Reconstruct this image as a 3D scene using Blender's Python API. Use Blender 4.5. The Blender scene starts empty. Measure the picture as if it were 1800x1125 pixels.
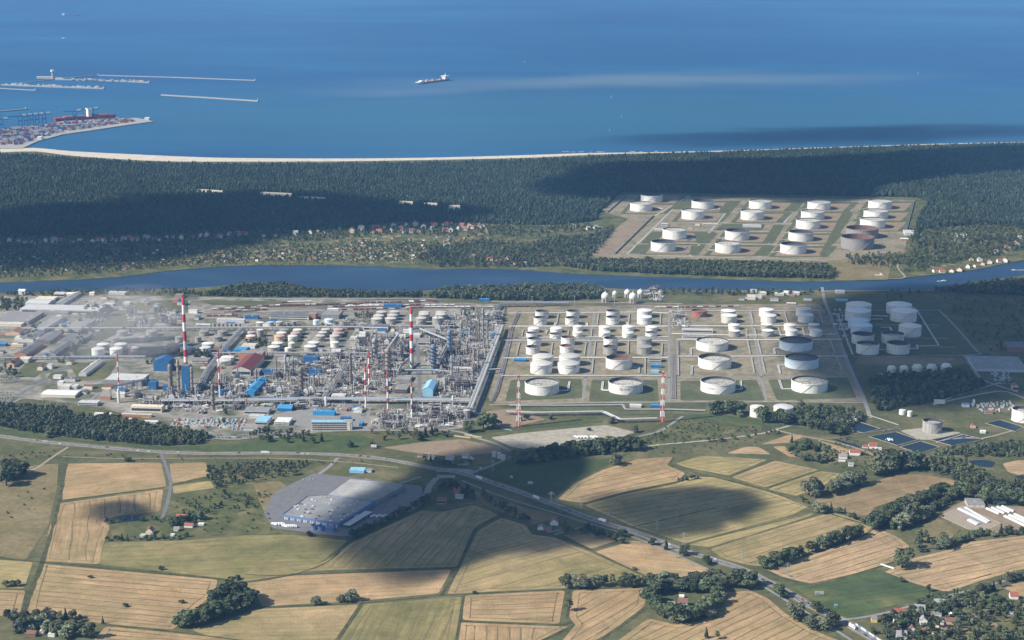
import bpy, math, random
import numpy as np
from mathutils import Vector, Matrix, noise
from mathutils.geometry import tessellate_polygon
random.seed(7); RNG = np.random.default_rng(7)
S = bpy.context.scene
C = S.collection
R = math.radians
PI = math.pi

# ------------------------------------------------------------------ camera, sky, sun, exposure
CAM_H, PITCH, FOC = 1000.0, R(13.0), 3000.0          # metres, radians, focal length in units of 1/1800 of the frame
cam = bpy.data.cameras.new('camera'); camo = bpy.data.objects.new('camera', cam); C.objects.link(camo)
camo.location = (0, 0, CAM_H); camo.rotation_euler = (PI / 2 - PITCH, 0, 0)
cam.sensor_width = 36.0; cam.lens = 36.0 * FOC / 1800.0
cam.clip_start = 5.0; cam.clip_end = 120000.0
S.camera = camo
SUN_EL = R(38); SUN_H = Vector((0.93, 0.36)).normalized()     # horizontal direction in which shadows fall
SUND = Vector((SUN_H.x * math.cos(SUN_EL), SUN_H.y * math.cos(SUN_EL), -math.sin(SUN_EL)))
W = bpy.data.worlds.new('World'); S.world = W; W.use_nodes = True
nt = W.node_tree; nt.nodes.clear()
sky = nt.nodes.new('ShaderNodeTexSky'); sky.sky_type = 'NISHITA'; sky.sun_disc = False
sky.sun_elevation = SUN_EL; sky.sun_rotation = math.atan2(-SUN_H.x, -SUN_H.y)
sky.altitude = 0; sky.air_density = 1.0; sky.dust_density = 0.6; sky.ozone_density = 1.5
bg = nt.nodes.new('ShaderNodeBackground'); bg.inputs['Strength'].default_value = 0.085
ow = nt.nodes.new('ShaderNodeOutputWorld')
nt.links.new(sky.outputs[0], bg.inputs['Color']); nt.links.new(bg.outputs[0], ow.inputs['Surface'])
sl = bpy.data.lights.new('sun', 'SUN'); sl.energy = 4.9; sl.angle = R(0.5); sl.color = (1.0, 0.94, 0.85)
slo = bpy.data.objects.new('sun', sl); C.objects.link(slo); slo.location = (-3000, -1200, 4000)
slo.rotation_euler = SUND.to_track_quat('-Z', 'Y').to_euler()
S.view_settings.view_transform = 'Standard'; S.view_settings.look = 'None'
S.view_settings.exposure = 0.60; S.view_settings.gamma = 1.0; S.view_settings.use_curve_mapping = False
S.render.engine = 'CYCLES'
cy = S.cycles
cy.max_bounces = 4; cy.diffuse_bounces = 2; cy.glossy_bounces = 2; cy.transmission_bounces = 2
cy.volume_bounces = 0; cy.transparent_max_bounces = 8; cy.use_denoising = True
cy.sample_clamp_indirect = 4.0; cy.caustics_reflective = False; cy.caustics_refractive = False

# ------------------------------------------------------------------ helpers
FW = Vector((0, math.cos(PITCH), -math.sin(PITCH))); UP = Vector((0, math.sin(PITCH), math.cos(PITCH)))
def G(px, py, z=0.0):
    """the point at height z seen at (px, py) of the 1800 x 1125 photograph"""
    d = FW + Vector((1, 0, 0)) * ((px - 900) / FOC) + UP * ((562.5 - py) / FOC)
    t = (CAM_H - z) / -d.z
    return Vector((d.x * t, d.y * t, z))
def depth_of(p):
    return (Vector(p) - Vector((0, 0, CAM_H))).dot(FW)
def mpp(py, z=0.0):
    return depth_of(G(900, py, z)) / FOC              # metres per photo pixel, across
def GP(pts, z=0.0): return [G(x, y, z) for x, y in pts]

def tag(o, label=None, cat=None, group=None, kind=None):
    if label: o['label'] = label
    if cat: o['category'] = cat
    if group: o['group'] = group
    if kind: o['kind'] = kind
    return o
def empty(name, loc, label, cat, group=None, rz=0):
    o = bpy.data.objects.new(name, None); C.objects.link(o); o.location = loc; o.rotation_euler.z = rz
    o.empty_display_size = 1
    return tag(o, label, cat, group)
def link(name, me, parent=None, loc=(0, 0, 0), rz=0, sc=None):
    o = bpy.data.objects.new(name, me); C.objects.link(o); o.parent = parent; o.location = loc; o.rotation_euler.z = rz
    if sc: o.scale = sc if hasattr(sc, '__len__') else (sc, sc, sc)
    return o

# -- materials
def new_mat(name):
    m = bpy.data.materials.new(name); m.use_nodes = True
    n = m.node_tree; n.nodes.clear()
    out = n.nodes.new('ShaderNodeOutputMaterial'); b = n.nodes.new('ShaderNodeBsdfPrincipled')
    n.links.new(b.outputs[0], out.inputs['Surface'])
    b.inputs['Roughness'].default_value = 0.85; b.inputs['Specular IOR Level'].default_value = 0.2
    return m, n, b
def noise_node(n, co, scale, detail=4, rough=0.55, stretch=None, dist=0.0):
    if stretch:
        mp = n.nodes.new('ShaderNodeMapping'); mp.inputs['Scale'].default_value = stretch
        n.links.new(co, mp.inputs['Vector']); co = mp.outputs[0]
    t = n.nodes.new('ShaderNodeTexNoise'); t.inputs['Scale'].default_value = scale
    t.inputs['Detail'].default_value = detail; t.inputs['Roughness'].default_value = rough
    t.inputs['Distortion'].default_value = dist
    n.links.new(co, t.inputs['Vector']); return t.outputs['Fac']
def ramp(n, fac, stops):
    r = n.nodes.new('ShaderNodeValToRGB'); e = r.color_ramp.elements
    while len(e) < len(stops): e.new(0.5)
    for i, (p, c) in enumerate(stops):
        e[i].position = p; e[i].color = (*c, 1) if len(c) == 3 else c
    n.links.new(fac, r.inputs['Fac']); return r.outputs['Color']
def mixc(n, fac, a, b, mode='MIX'):
    m = n.nodes.new('ShaderNodeMix'); m.data_type = 'RGBA'; m.blend_type = mode
    for s, v in ((m.inputs[0], fac), (m.inputs[6], a), (m.inputs[7], b)):
        if isinstance(v, bpy.types.NodeSocket): n.links.new(v, s)
        elif isinstance(v, (int, float)): s.default_value = v
        else: s.default_value = (*v, 1)
    return m.outputs[2]
def coords(n, which='Object'):
    return n.nodes.new('ShaderNodeTexCoord').outputs[which]
def plain(name, col, rough=0.7, var=0.12, scale=0.15, spec=0.2, metal=0.0, rnd=0.0):
    m, n, b = new_mat(name)
    co = coords(n)
    f = noise_node(n, co, scale, 5, 0.65)
    a = tuple(max(0, c * (1 - var)) for c in col); d = tuple(min(1, c * (1 + var)) for c in col)
    c = ramp(n, f, [(0.3, a), (0.7, d)])
    if rnd:
        oi = n.nodes.new('ShaderNodeObjectInfo')
        hs = n.nodes.new('ShaderNodeHueSaturation'); mr = n.nodes.new('ShaderNodeMapRange')
        n.links.new(oi.outputs['Random'], mr.inputs[0]); mr.inputs[3].default_value = 1 - rnd; mr.inputs[4].default_value = 1 + rnd
        n.links.new(mr.outputs[0], hs.inputs['Value']); n.links.new(c, hs.inputs['Color']); c = hs.outputs[0]
    n.links.new(c, b.inputs['Base Color'])
    b.inputs['Roughness'].default_value = rough; b.inputs['Specular IOR Level'].default_value = spec
    b.inputs['Metallic'].default_value = metal
    return m
def crop(name, c1, c2, c3, big=0.006, streak=0.12, grain=0.35):
    """field surface: broad patches, streaks along local x, fine grain"""
    m, n, b = new_mat(name); co = coords(n)
    f1 = noise_node(n, co, big, 4, 0.6, dist=0.4)
    f2 = noise_node(n, co, streak, 4, 0.6, stretch=(0.06, 1, 1))
    f3 = noise_node(n, co, grain, 3, 0.7)
    a = ramp(n, f1, [(0.35, c1), (0.52, c2), (0.68, c3)])
    a = mixc(n, 0.5, a, ramp(n, f2, [(0.3, (0.30, 0.30, 0.30)), (0.7, (0.72, 0.72, 0.70))]), 'OVERLAY')
    a = mixc(n, 0.5, a, ramp(n, f3, [(0.3, (0.28, 0.28, 0.28)), (0.7, (0.72, 0.72, 0.72))]), 'OVERLAY')
    gp = n.nodes.new('ShaderNodeNewGeometry').outputs['Position']; f4 = noise_node(n, gp, 0.022, 6, 0.68, dist=1.2); f5 = noise_node(n, gp, 0.009, 5, 0.6, dist=0.8)
    a = mixc(n, 0.7, a, ramp(n, f4, [(0.28, (0.30, 0.33, 0.28)), (0.5, (0.5, 0.5, 0.5)), (0.72, (0.68, 0.66, 0.64))]), 'OVERLAY')
    a = mixc(n, 0.6, a, ramp(n, f5, [(0.30, (0.33, 0.37, 0.30)), (0.5, (0.5, 0.5, 0.5)), (0.70, (0.64, 0.60, 0.56))]), 'OVERLAY')
    n.links.new(a, b.inputs['Base Color']); b.inputs['Roughness'].default_value = 0.95; b.inputs['Specular IOR Level'].default_value = 0.05
    return m
def patchy(name, stops, s1=0.01, s2=0.08, s3=0.6, k=0.5):
    m, n, b = new_mat(name); co = coords(n)
    f1 = noise_node(n, co, s1, 6, 0.62, dist=0.6); f2 = noise_node(n, co, s2, 5, 0.65); f3 = noise_node(n, co, s3, 3, 0.7)
    a = ramp(n, f1, stops)
    a = mixc(n, k, a, ramp(n, f2, [(0.3, (0.26, 0.26, 0.26)), (0.7, (0.74, 0.74, 0.72))]), 'OVERLAY')
    a = mixc(n, 0.4, a, ramp(n, f3, [(0.3, (0.3, 0.3, 0.3)), (0.7, (0.7, 0.7, 0.7))]), 'OVERLAY')
    n.links.new(a, b.inputs['Base Color']); b.inputs['Roughness'].default_value = 0.95; b.inputs['Specular IOR Level'].default_value = 0.05
    return m
def leafmat(name, dark, light, trans=0.0):
    m, n, b = new_mat(name); co = coords(n)
    oi = n.nodes.new('ShaderNodeObjectInfo')
    f = noise_node(n, co, 0.5, 3, 0.6)
    a = ramp(n, f, [(0.3, dark), (0.7, light)])
    hs = n.nodes.new('ShaderNodeHueSaturation'); mr = n.nodes.new('ShaderNodeMapRange'); m2 = n.nodes.new('ShaderNodeMapRange')
    n.links.new(oi.outputs['Random'], mr.inputs[0]); mr.inputs[3].default_value = 0.6; mr.inputs[4].default_value = 1.6
    mu = n.nodes.new('ShaderNodeMath'); mu.operation = 'MULTIPLY'; mu.inputs[1].default_value = 7.31; n.links.new(oi.outputs['Random'], mu.inputs[0])
    fr = n.nodes.new('ShaderNodeMath'); fr.operation = 'FRACT'; n.links.new(mu.outputs[0], fr.inputs[0])
    n.links.new(fr.outputs[0], m2.inputs[0]); m2.inputs[3].default_value = 0.475; m2.inputs[4].default_value = 0.52
    n.links.new(mr.outputs[0], hs.inputs['Value']); n.links.new(m2.outputs[0], hs.inputs['Hue']); n.links.new(a, hs.inputs['Color'])
    gp = n.nodes.new('ShaderNodeNewGeometry').outputs['Position']; big = noise_node(n, gp, 0.006, 5, 0.65, dist=0.5)
    hc = mixc(n, 0.75, hs.outputs[0], ramp(n, big, [(0.32, (0.30, 0.32, 0.36)), (0.68, (0.78, 0.76, 0.66))]), 'OVERLAY')
    n.links.new(hc, b.inputs['Base Color']); hs.inputs['Saturation'].default_value = 0.82; b.inputs['Roughness'].default_value = 0.8; b.inputs['Specular IOR Level'].default_value = 0.15
    return m

M = {}
M['grass'] = patchy('grass', [(0.3, (0.062, 0.074, 0.036)), (0.5, (0.105, 0.106, 0.052)), (0.7, (0.17, 0.15, 0.082))])
M['meadow'] = patchy('meadow', [(0.3, (0.050, 0.070, 0.032)), (0.55, (0.072, 0.092, 0.040)), (0.75, (0.10, 0.115, 0.052))], k=0.3)
M['reeds'] = patchy('reeds', [(0.3, (0.055, 0.078, 0.034)), (0.6, (0.080, 0.105, 0.045)), (0.8, (0.12, 0.13, 0.06))], s1=0.03, k=0.4)
M['drygrass'] = patchy('dry_grass', [(0.3, (0.13, 0.12, 0.055)), (0.5, (0.19, 0.155, 0.08)), (0.75, (0.26, 0.21, 0.12))])
M['scrub'] = patchy('scrub', [(0.3, (0.05, 0.07, 0.028)), (0.5, (0.10, 0.105, 0.045)), (0.72, (0.19, 0.165, 0.085))], s1=0.02)
M['wheat'] = crop('ripe_wheat', (0.295, 0.205, 0.11), (0.345, 0.245, 0.138), (0.28, 0.215, 0.11))
M['wheat2'] = crop('pinkish_wheat', (0.33, 0.23, 0.14), (0.38, 0.27, 0.16), (0.31, 0.23, 0.125))
M['barley'] = crop('greenish_barley', (0.26, 0.215, 0.10), (0.31, 0.25, 0.12), (0.22, 0.19, 0.085))
M['barley2'] = crop('green_barley', (0.165, 0.150, 0.068), (0.205, 0.180, 0.082), (0.26, 0.205, 0.10))
M['mix'] = crop('mixed_stand', (0.34, 0.25, 0.14), (0.27, 0.215, 0.105), (0.205, 0.175, 0.08), big=0.005)
M['greenfield'] = crop('green_field', (0.055, 0.078, 0.038), (0.075, 0.102, 0.045), (0.14, 0.14, 0.06), big=0.009)
M['brownfield'] = crop('stubble', (0.20, 0.145, 0.08), (0.255, 0.185, 0.105), (0.22, 0.17, 0.09))
M['bare'] = patchy('bare_soil', [(0.3, (0.20, 0.15, 0.10)), (0.5, (0.26, 0.20, 0.14)), (0.75, (0.21, 0.18, 0.11))], k=0.35)
M['sand'] = patchy('sand', [(0.3, (0.48, 0.42, 0.33)), (0.6, (0.60, 0.53, 0.43)), (0.8, (0.50, 0.44, 0.34))], s1=0.02, k=0.3)
M['gravel'] = patchy('gravel', [(0.3, (0.27, 0.25, 0.20)), (0.5, (0.36, 0.33, 0.27)), (0.8, (0.24, 0.23, 0.17))], s1=0.015, k=0.5)
M['yard'] = patchy('works_ground', [(0.32, (0.09, 0.105, 0.065)), (0.44, (0.15, 0.148, 0.11)), (0.54, (0.26, 0.24, 0.205)), (0.62, (0.32, 0.295, 0.25)), (0.76, (0.12, 0.13, 0.085))], s1=0.012, s2=0.05, k=0.6)
M['farmsoil'] = patchy('tank_yard_ground', [(0.3, (0.13, 0.13, 0.075)), (0.43, (0.19, 0.17, 0.11)), (0.55, (0.27, 0.225, 0.16)), (0.75, (0.16, 0.155, 0.09))], s1=0.014, k=0.65)
M['berm'] = patchy('mown_grass', [(0.3, (0.080, 0.090, 0.048)), (0.55, (0.105, 0.114, 0.060)), (0.8, (0.155, 0.143, 0.082))], s1=0.02, k=0.35)
M['asphalt'] = plain('asphalt', (0.16, 0.16, 0.165), 0.8, 0.15, 0.06)
M['paleasph'] = plain('worn_asphalt', (0.24, 0.235, 0.22), 0.85, 0.15, 0.05)
M['concrete'] = plain('concrete', (0.34, 0.33, 0.30), 0.85, 0.15, 0.1)
M['track'] = plain('dirt_track', (0.30, 0.25, 0.18), 0.95, 0.2, 0.1)
M['tram'] = plain('wheel_rut', (0.165, 0.13, 0.065), 0.95, 0.25, 0.2)
M['paint'] = plain('road_paint', (0.75, 0.75, 0.72), 0.7, 0.1, 0.5)
M['ditch'] = patchy('ditch_weeds', [(0.3, (0.045, 0.056, 0.028)), (0.5, (0.075, 0.08, 0.042)), (0.75, (0.14, 0.125, 0.07))], s1=0.05, k=0.5)

# water
def water(name, deep, mid, pale, s1, s2, rough=0.35, streaks=True):
    m, n, b = new_mat(name); co = coords(n)
    f1 = noise_node(n, co, s1, 5, 0.55, stretch=(0.45, 1, 1), dist=0.8)
    f2 = noise_node(n, co, s2, 4, 0.6, stretch=(0.3, 1, 1))
    a = ramp(n, f1, [(0.35, deep), (0.5, mid), (0.68, pale)])
    a = mixc(n, 0.6, a, ramp(n, f2, [(0.3, (0.38, 0.38, 0.38)), (0.7, (0.62, 0.62, 0.62))]), 'OVERLAY')
    f6 = noise_node(n, co, s2 * 4, 6, 0.7, stretch=(0.25, 1, 1)); a = mixc(n, 0.5, a, ramp(n, f6, [(0.3, (0.4, 0.4, 0.4)), (0.7, (0.6, 0.6, 0.6))]), 'OVERLAY')
    n.links.new(a, b.inputs['Base Color']); b.inputs['Roughness'].default_value = rough
    b.inputs['Specular IOR Level'].default_value = 0.25; b.inputs['IOR'].default_value = 1.33
    bp = n.nodes.new('ShaderNodeBump'); bp.inputs['Strength'].default_value = 0.5; bp.inputs['Distance'].default_value = 1.0
    n.links.new(noise_node(n, co, 0.03, 6, 0.7, stretch=(0.6, 1, 1)), bp.inputs['Height']); n.links.new(bp.outputs[0], b.inputs['Normal'])
    # waves turn most facets up to the blue of the higher sky, so the mirror share stays small and broad
    b.inputs['Specular IOR Level'].default_value = 0.0; b.inputs['Roughness'].default_value = 1.0; b.inputs['IOR'].default_value = 1.001
    gl = n.nodes.new('ShaderNodeBsdfGlossy'); gl.inputs['Roughness'].default_value = rough + 0.15; gl.inputs['Color'].default_value = (0.75, 0.85, 1, 1); n.links.new(bp.outputs[0], gl.inputs['Normal'])
    mx = n.nodes.new('ShaderNodeMixShader'); mx.inputs[0].default_value = 0.10; n.links.new(b.outputs[0], mx.inputs[1]); n.links.new(gl.outputs[0], mx.inputs[2])
    n.links.new(mx.outputs[0], [q for q in n.nodes if q.type == 'OUTPUT_MATERIAL'][0].inputs['Surface'])
    return m, n, b, a

# -- meshes
class MB:
    def __init__(s): s.v = []; s.f = []; s.m = []
    def add(s, vs, fs, mi=0):
        o = len(s.v); s.v.extend([tuple(v) for v in vs]); s.f.extend([tuple(i + o for i in f) for f in fs]); s.m.extend([mi] * len(fs)); return s
    def box(s, cx, cy, z0, z1, sx, sy, rz=0, mi=0, bottom=False):
        c, n = math.cos(rz), math.sin(rz); vs = []
        for z in (z0, z1):
            for dx, dy in ((-1, -1), (1, -1), (1, 1), (-1, 1)):
                x, y = dx * sx / 2, dy * sy / 2; vs.append((cx + x * c - y * n, cy + x * n + y * c, z))
        fs = [(4, 5, 6, 7), (0, 1, 5, 4), (1, 2, 6, 5), (2, 3, 7, 6), (3, 0, 4, 7)]
        if bottom: fs.append((3, 2, 1, 0))
        return s.add(vs, fs, mi)
    def cyl(s, cx, cy, z0, z1, r0, r1=None, n=10, mi=0, cap=True, inward=False):
        r1 = r0 if r1 is None else r1; vs = []
        for z, r in ((z0, r0), (z1, r1)):
            for k in range(n): a = 2 * PI * k / n; vs.append((cx + r * math.cos(a), cy + r * math.sin(a), z))
        fs = [(k, (k + 1) % n, n + (k + 1) % n, n + k) for k in range(n)]
        if inward: fs = [f[::-1] for f in fs]
        if cap: fs.append(tuple(range(n, 2 * n)))
        return s.add(vs, fs, mi)
    def ring(s, cx, cy, z, r0, r1, n=32, mi=0, z1=None):
        z1 = z if z1 is None else z1; vs = []
        for r, zz in ((r0, z), (r1, z1)):
            for k in range(n): a = 2 * PI * k / n; vs.append((cx + r * math.cos(a), cy + r * math.sin(a), zz))
        return s.add(vs, [(k, n + k, n + (k + 1) % n, (k + 1) % n)[::-1] for k in range(n)], mi)
    def dome(s, cx, cy, z, r, h, n=24, rings=4, mi=0):
        vs = []; fs = []
        for j in range(rings):
            t = j / rings; rr = r * math.cos(t * PI / 2) if h > r * 0.6 else r * (1 - t); zz = z + (h * math.sin(t * PI / 2) if h > r * 0.6 else h * (1 - (1 - t) ** 2))
            for k in range(n): a = 2 * PI * k / n; vs.append((cx + rr * math.cos(a), cy + rr * math.sin(a), zz))
        vs.append((cx, cy, z + h)); top = len(vs) - 1
        for j in range(rings - 1):
            for k in range(n): k2 = (k + 1) % n; fs.append((j * n + k, j * n + k2, (j + 1) * n + k2, (j + 1) * n + k))
        for k in range(n): fs.append(((rings - 1) * n + k, (rings - 1) * n + (k + 1) % n, top))
        return s.add(vs, fs, mi)
    def sphere(s, cx, cy, cz, r, n=10, rings=6, mi=0, sz=1.0):
        vs = [(cx, cy, cz - r * sz)]
        for j in range(1, rings):
            t = -PI / 2 + PI * j / rings
            for k in range(n): a = 2 * PI * k / n; vs.append((cx + r * math.cos(t) * math.cos(a), cy + r * math.cos(t) * math.sin(a), cz + r * sz * math.sin(t)))
        vs.append((cx, cy, cz + r * sz)); top = len(vs) - 1; fs = []
        for k in range(n):
            k2 = (k + 1) % n; fs.append((0, 1 + k2, 1 + k)); fs.append((top - n + k, top - n + k2, top))
        for j in range(rings - 2):
            for k in range(n): k2 = (k + 1) % n; fs.append((1 + j * n + k, 1 + j * n + k2, 1 + (j + 1) * n + k2, 1 + (j + 1) * n + k))
        return s.add(vs, fs, mi)
    def tube(s, p, q, r, n=4, mi=0):
        p, q = Vector(p), Vector(q); d = q - p
        if d.length < 1e-6: return s
        z = d.normalized(); x = z.orthogonal().normalized(); y = z.cross(x); vs = []
        for c in (p, q):
            for k in range(n): a = 2 * PI * (k + 0.5) / n; vs.append(c + (x * math.cos(a) + y * math.sin(a)) * r)
        return s.add(vs, [(k, (k + 1) % n, n + (k + 1) % n, n + k) for k in range(n)] + [tuple(range(n))[::-1], tuple(range(n, 2 * n))], mi)
    def prism(s, pts, z0, z1, mi=0, mtop=None, top=True):
        n = len(pts); area = sum(pts[i][0] * pts[(i + 1) % n][1] - pts[(i + 1) % n][0] * pts[i][1] for i in range(n))
        if area < 0: pts = pts[::-1]
        s.add([(p[0], p[1], z0) for p in pts] + [(p[0], p[1], z1) for p in pts], [(i, (i + 1) % n, n + (i + 1) % n, n + i) for i in range(n)], mi)
        if top: s.add([(p[0], p[1], z1) for p in pts], [tuple(range(n))], mi if mtop is None else mtop)
        return s
    def mesh(s, name, mats, smooth=False):
        me = bpy.data.meshes.new(name); me.from_pydata(s.v, [], s.f)
        if not isinstance(mats, (list, tuple)): mats = [mats]
        for m in mats: me.materials.append(M[m] if isinstance(m, str) else m)
        if any(s.m): me.polygons.foreach_set('material_index', s.m)
        if smooth: me.polygons.foreach_set('use_smooth', [True] * len(me.polygons))
        me.update(); return me
    def build(s, name, mats, parent=None, smooth=False, loc=(0, 0, 0), rz=0):
        return link(name, s.mesh(name, mats, smooth), parent, loc, rz)

def flat(name, pts, z, mat, kind='structure', ang=0.0):
    """a level polygon laid on the ground; its local x runs along ang"""
    P = [G(x, y) for x, y in pts]
    return flatw(name, P, z, mat, kind, ang)
def flatw(name, P, z, mat, kind='structure', ang=0.0):
    c = sum((Vector((p[0], p[1], 0)) for p in P), Vector()) / len(P)
    rot = Matrix.Rotation(-ang, 2); L = [rot @ Vector((p[0] - c.x, p[1] - c.y)) for p in P]
    n = len(L); area = sum(L[i].x * L[(i + 1) % n].y - L[(i + 1) % n].x * L[i].y for i in range(n))
    if area < 0: L = L[::-1]
    me = bpy.data.meshes.new(name); me.from_pydata([(p.x, p.y, 0) for p in L], [], [tuple(range(n))]); me.materials.append(M[mat]); me.update()
    o = link(name, me, None, (c.x, c.y, z), ang)
    return tag(o, kind=kind)
def smooth_line(P, step=15.0):
    """Catmull-Rom through world points"""
    P = [Vector((p[0], p[1])) for p in P]
    if len(P) < 3: return P
    Q = [2 * P[0] - P[1]] + P + [2 * P[-1] - P[-2]]; out = []
    for i in range(1, len(Q) - 2):
        n = max(1, int((Q[i + 1] - Q[i]).length / step))
        for k in range(n):
            t = k / n; a, b, c, d = Q[i - 1], Q[i], Q[i + 1], Q[i + 2]
            out.append(0.5 * ((2 * b) + (c - a) * t + (2 * a - 5 * b + 4 * c - d) * t * t + (3 * b - a - 3 * c + d) * t ** 3))
    out.append(P[-1]); return out
def ribbon_mb(mb, P, w, off=0.0, z=0.0, wob=0.0, mi=0):
    n = len(P); vs = []
    for i in range(n):
        t = (P[min(i + 1, n - 1)] - P[max(i - 1, 0)])
        if t.length < 1e-6: t = Vector((1, 0))
        t.normalize(); nn = Vector((-t.y, t.x)); c = P[i] + nn * off
        k = 1 + (random.random() - .5) * 2 * wob
        a, b = c - nn * w / 2 * k, c + nn * w / 2 * k
        vs += [(a.x, a.y, z), (b.x, b.y, z)]
    fs = [(2 * i + 1, 2 * i, 2 * i + 2, 2 * i + 3) for i in range(n - 1)]
    return mb.add(vs, fs, mi)
def ribbon(name, pts, w, z, mat, off=0.0, kind='structure', step=15.0, world=False, wob=0.0):
    P = smooth_line(pts if world else [G(x, y) for x, y in pts], step); mb = MB(); ribbon_mb(mb, P, w, off, 0, wob)
    o = mb.build(name, mat); o.location.z = z; return tag(o, kind=kind)

def inside(xy, poly):
    x, y = xy[:, 0], xy[:, 1]; r = np.zeros(len(xy), bool); n = len(poly); j = n - 1
    for i in range(n):
        xi, yi, xj, yj = poly[i][0], poly[i][1], poly[j][0], poly[j][1]
        c = ((yi > y) != (yj > y)) & (x < (xj - xi) * (y - yi) / ((yj - yi) if yj != yi else 1e-9) + xi)
        r ^= c; j = i
    return r
def fill_points(poly_px, spacing, jit=0.45, holes=(), rng=RNG, keep=1.0):
    P = np.array([(g.x, g.y) for g in GP(poly_px)]); lo, hi = P.min(0), P.max(0)
    xs = np.arange(lo[0], hi[0], spacing); ys = np.arange(lo[1], hi[1], spacing)
    g = np.stack(np.meshgrid(xs, ys), -1).reshape(-1, 2) + rng.uniform(-jit, jit, (len(xs) * len(ys), 2)) * spacing
    k = inside(g, P)
    for h in holes: k &= ~inside(g, [(q.x, q.y) for q in GP(h)])
    if keep < 1: k &= rng.random(len(g)) < keep
    return g[k]

# ------------------------------------------------------------------ sea, river, land
m, n, b, a = water('sea_water', (0.004, 0.050, 0.150), (0.006, 0.072, 0.180), (0.012, 0.105, 0.205), 0.00035, 0.004)
co = n.nodes.new('ShaderNodeNewGeometry').outputs['Position']
# silt plume trailing from the dredger and shallow turquoise water along the beach: colours of the water itself
def plume(cx, cy, rx, ry, rot, edge=0.5):
    mp = n.nodes.new('ShaderNodeMapping'); mp.vector_type = 'TEXTURE'
    mp.inputs['Location'].default_value = (cx, cy, 0); mp.inputs['Rotation'].default_value = (0, 0, rot); mp.inputs['Scale'].default_value = (rx, ry, 1e6)
    ns = n.nodes.new('ShaderNodeTexNoise'); ns.inputs['Scale'].default_value = 0.0008; ns.inputs['Detail'].default_value = 5; n.links.new(co, ns.inputs['Vector'])
    va = n.nodes.new('ShaderNodeVectorMath'); va.operation = 'MULTIPLY_ADD'; n.links.new(ns.outputs['Color'], va.inputs[0]); va.inputs[1].default_value = (0.0, 1500, 0); n.links.new(co, va.inputs[2])
    n.links.new(va.outputs[0], mp.inputs['Vector'])
    ln = n.nodes.new('ShaderNodeVectorMath'); ln.operation = 'LENGTH'; n.links.new(mp.outputs[0], ln.inputs[0])
    mr = n.nodes.new('ShaderNodeMapRange'); mr.interpolation_type = 'SMOOTHSTEP'; n.links.new(ln.outputs['Value'], mr.inputs[0])
    mr.inputs[1].default_value = 1.0; mr.inputs[2].default_value = edge; mr.inputs[3].default_value = 0; mr.inputs[4].default_value = 1
    return mr.outputs[0]
def scaled(f, k):
    mu = n.nodes.new('ShaderNodeMath'); mu.operation = 'MULTIPLY'; n.links.new(f, mu.inputs[0]); mu.inputs[1].default_value = k; return mu.outputs[0]
c1, c2 = G(1050, 190), G(1250, 130)
a = mixc(n, scaled(plume(c1.x + 200, c1.y + 300, 5200, 2600, 0.0, 0.1), 0.75), a, (0.022, 0.108, 0.165))
a = mixc(n, scaled(plume(G(1150, 139).x, G(1150, 139).y + 650, 2700, 900, 0.16, 0.0), 0.7), a, (0.13, 0.19, 0.225))
a = mixc(n, scaled(plume(G(720, 160).x, G(700, 158).y + 700, 1000, 420, 0.1, 0.0), 0.45), a, (0.10, 0.16, 0.22))
n.links.new(a, b.inputs['Base Color']); M['sea'] = m
M['river'] = water('river_water', (0.012, 0.036, 0.075), (0.016, 0.045, 0.09), (0.024, 0.060, 0.105), 0.004, 0.03, 0.3)[0]
M['pond'] = water('pond_water', (0.008, 0.020, 0.030), (0.011, 0.026, 0.036), (0.016, 0.032, 0.042), 0.01, 0.05, 0.3)[0]

COAST = [(-400, 250), (-60, 262), (0, 262), (60, 260), (130, 266), (250, 272), (330, 275.5), (400, 277.5), (520, 278.5), (640, 278.5), (760, 277), (880, 274), (960, 271.5), (1040, 269), (1180, 267), (1300, 264), (1420, 260), (1500, 257.5), (1640, 253), (1800, 249.5), (2100, 243), (2600, 232)]
NORTH = [(-500, 500), (-50, 497), (77, 494), (205, 487), (307, 475), (400, 468), (460, 465.5), (540, 466), (673, 468), (757, 473), (873, 472), (960, 477), (1040, 482), (1180, 487), (1290, 491), (1380, 494), (1468, 494), (1583, 489), (1640, 483), (1685, 478), (1740, 469), (1800, 457), (1950, 432), (2500, 380)]
SOUTH = [(-500, 522), (-50, 516), (60, 513), (150, 510), (255, 509), (330, 507), (385, 503), (435, 497), (470, 496), (507, 498), (540, 506), (607, 510), (723, 512), (800, 507), (900, 505), (1020, 505), (1140, 509), (1300, 510), (1460, 510), (1560, 509), (1640, 508), (1664, 503), (1726, 494), (1800, 484), (1950, 462), (2500, 400)]
flatw('sea', [(-40000, 4300), (40000, 4300), (40000, 75000), (-40000, 75000)], -1.6, 'sea')
flatw('river', [(-9000, 3500), (9000, 3500), (9000, 4296), (9000, 5600), (-9000, 5600)], -1.2, 'river')
def land(name, P, mat):
    P = [Vector((p[0], p[1])) for p in P]; mb = MB(); mb.prism([(p.x, p.y) for p in P], -1.9, 0.0)
    return tag(mb.build(name, mat), kind='structure')
land('coastal_land', smooth_line(GP(COAST), 60) + smooth_line(GP(NORTH), 60)[::-1], 'scrub')
land('ground', smooth_line(GP(SOUTH), 60) + [Vector((9000, 3000)), Vector((9000, -3500)), Vector((-9000, -3500)), Vector((-9000, 3000))], 'grass')
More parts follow.
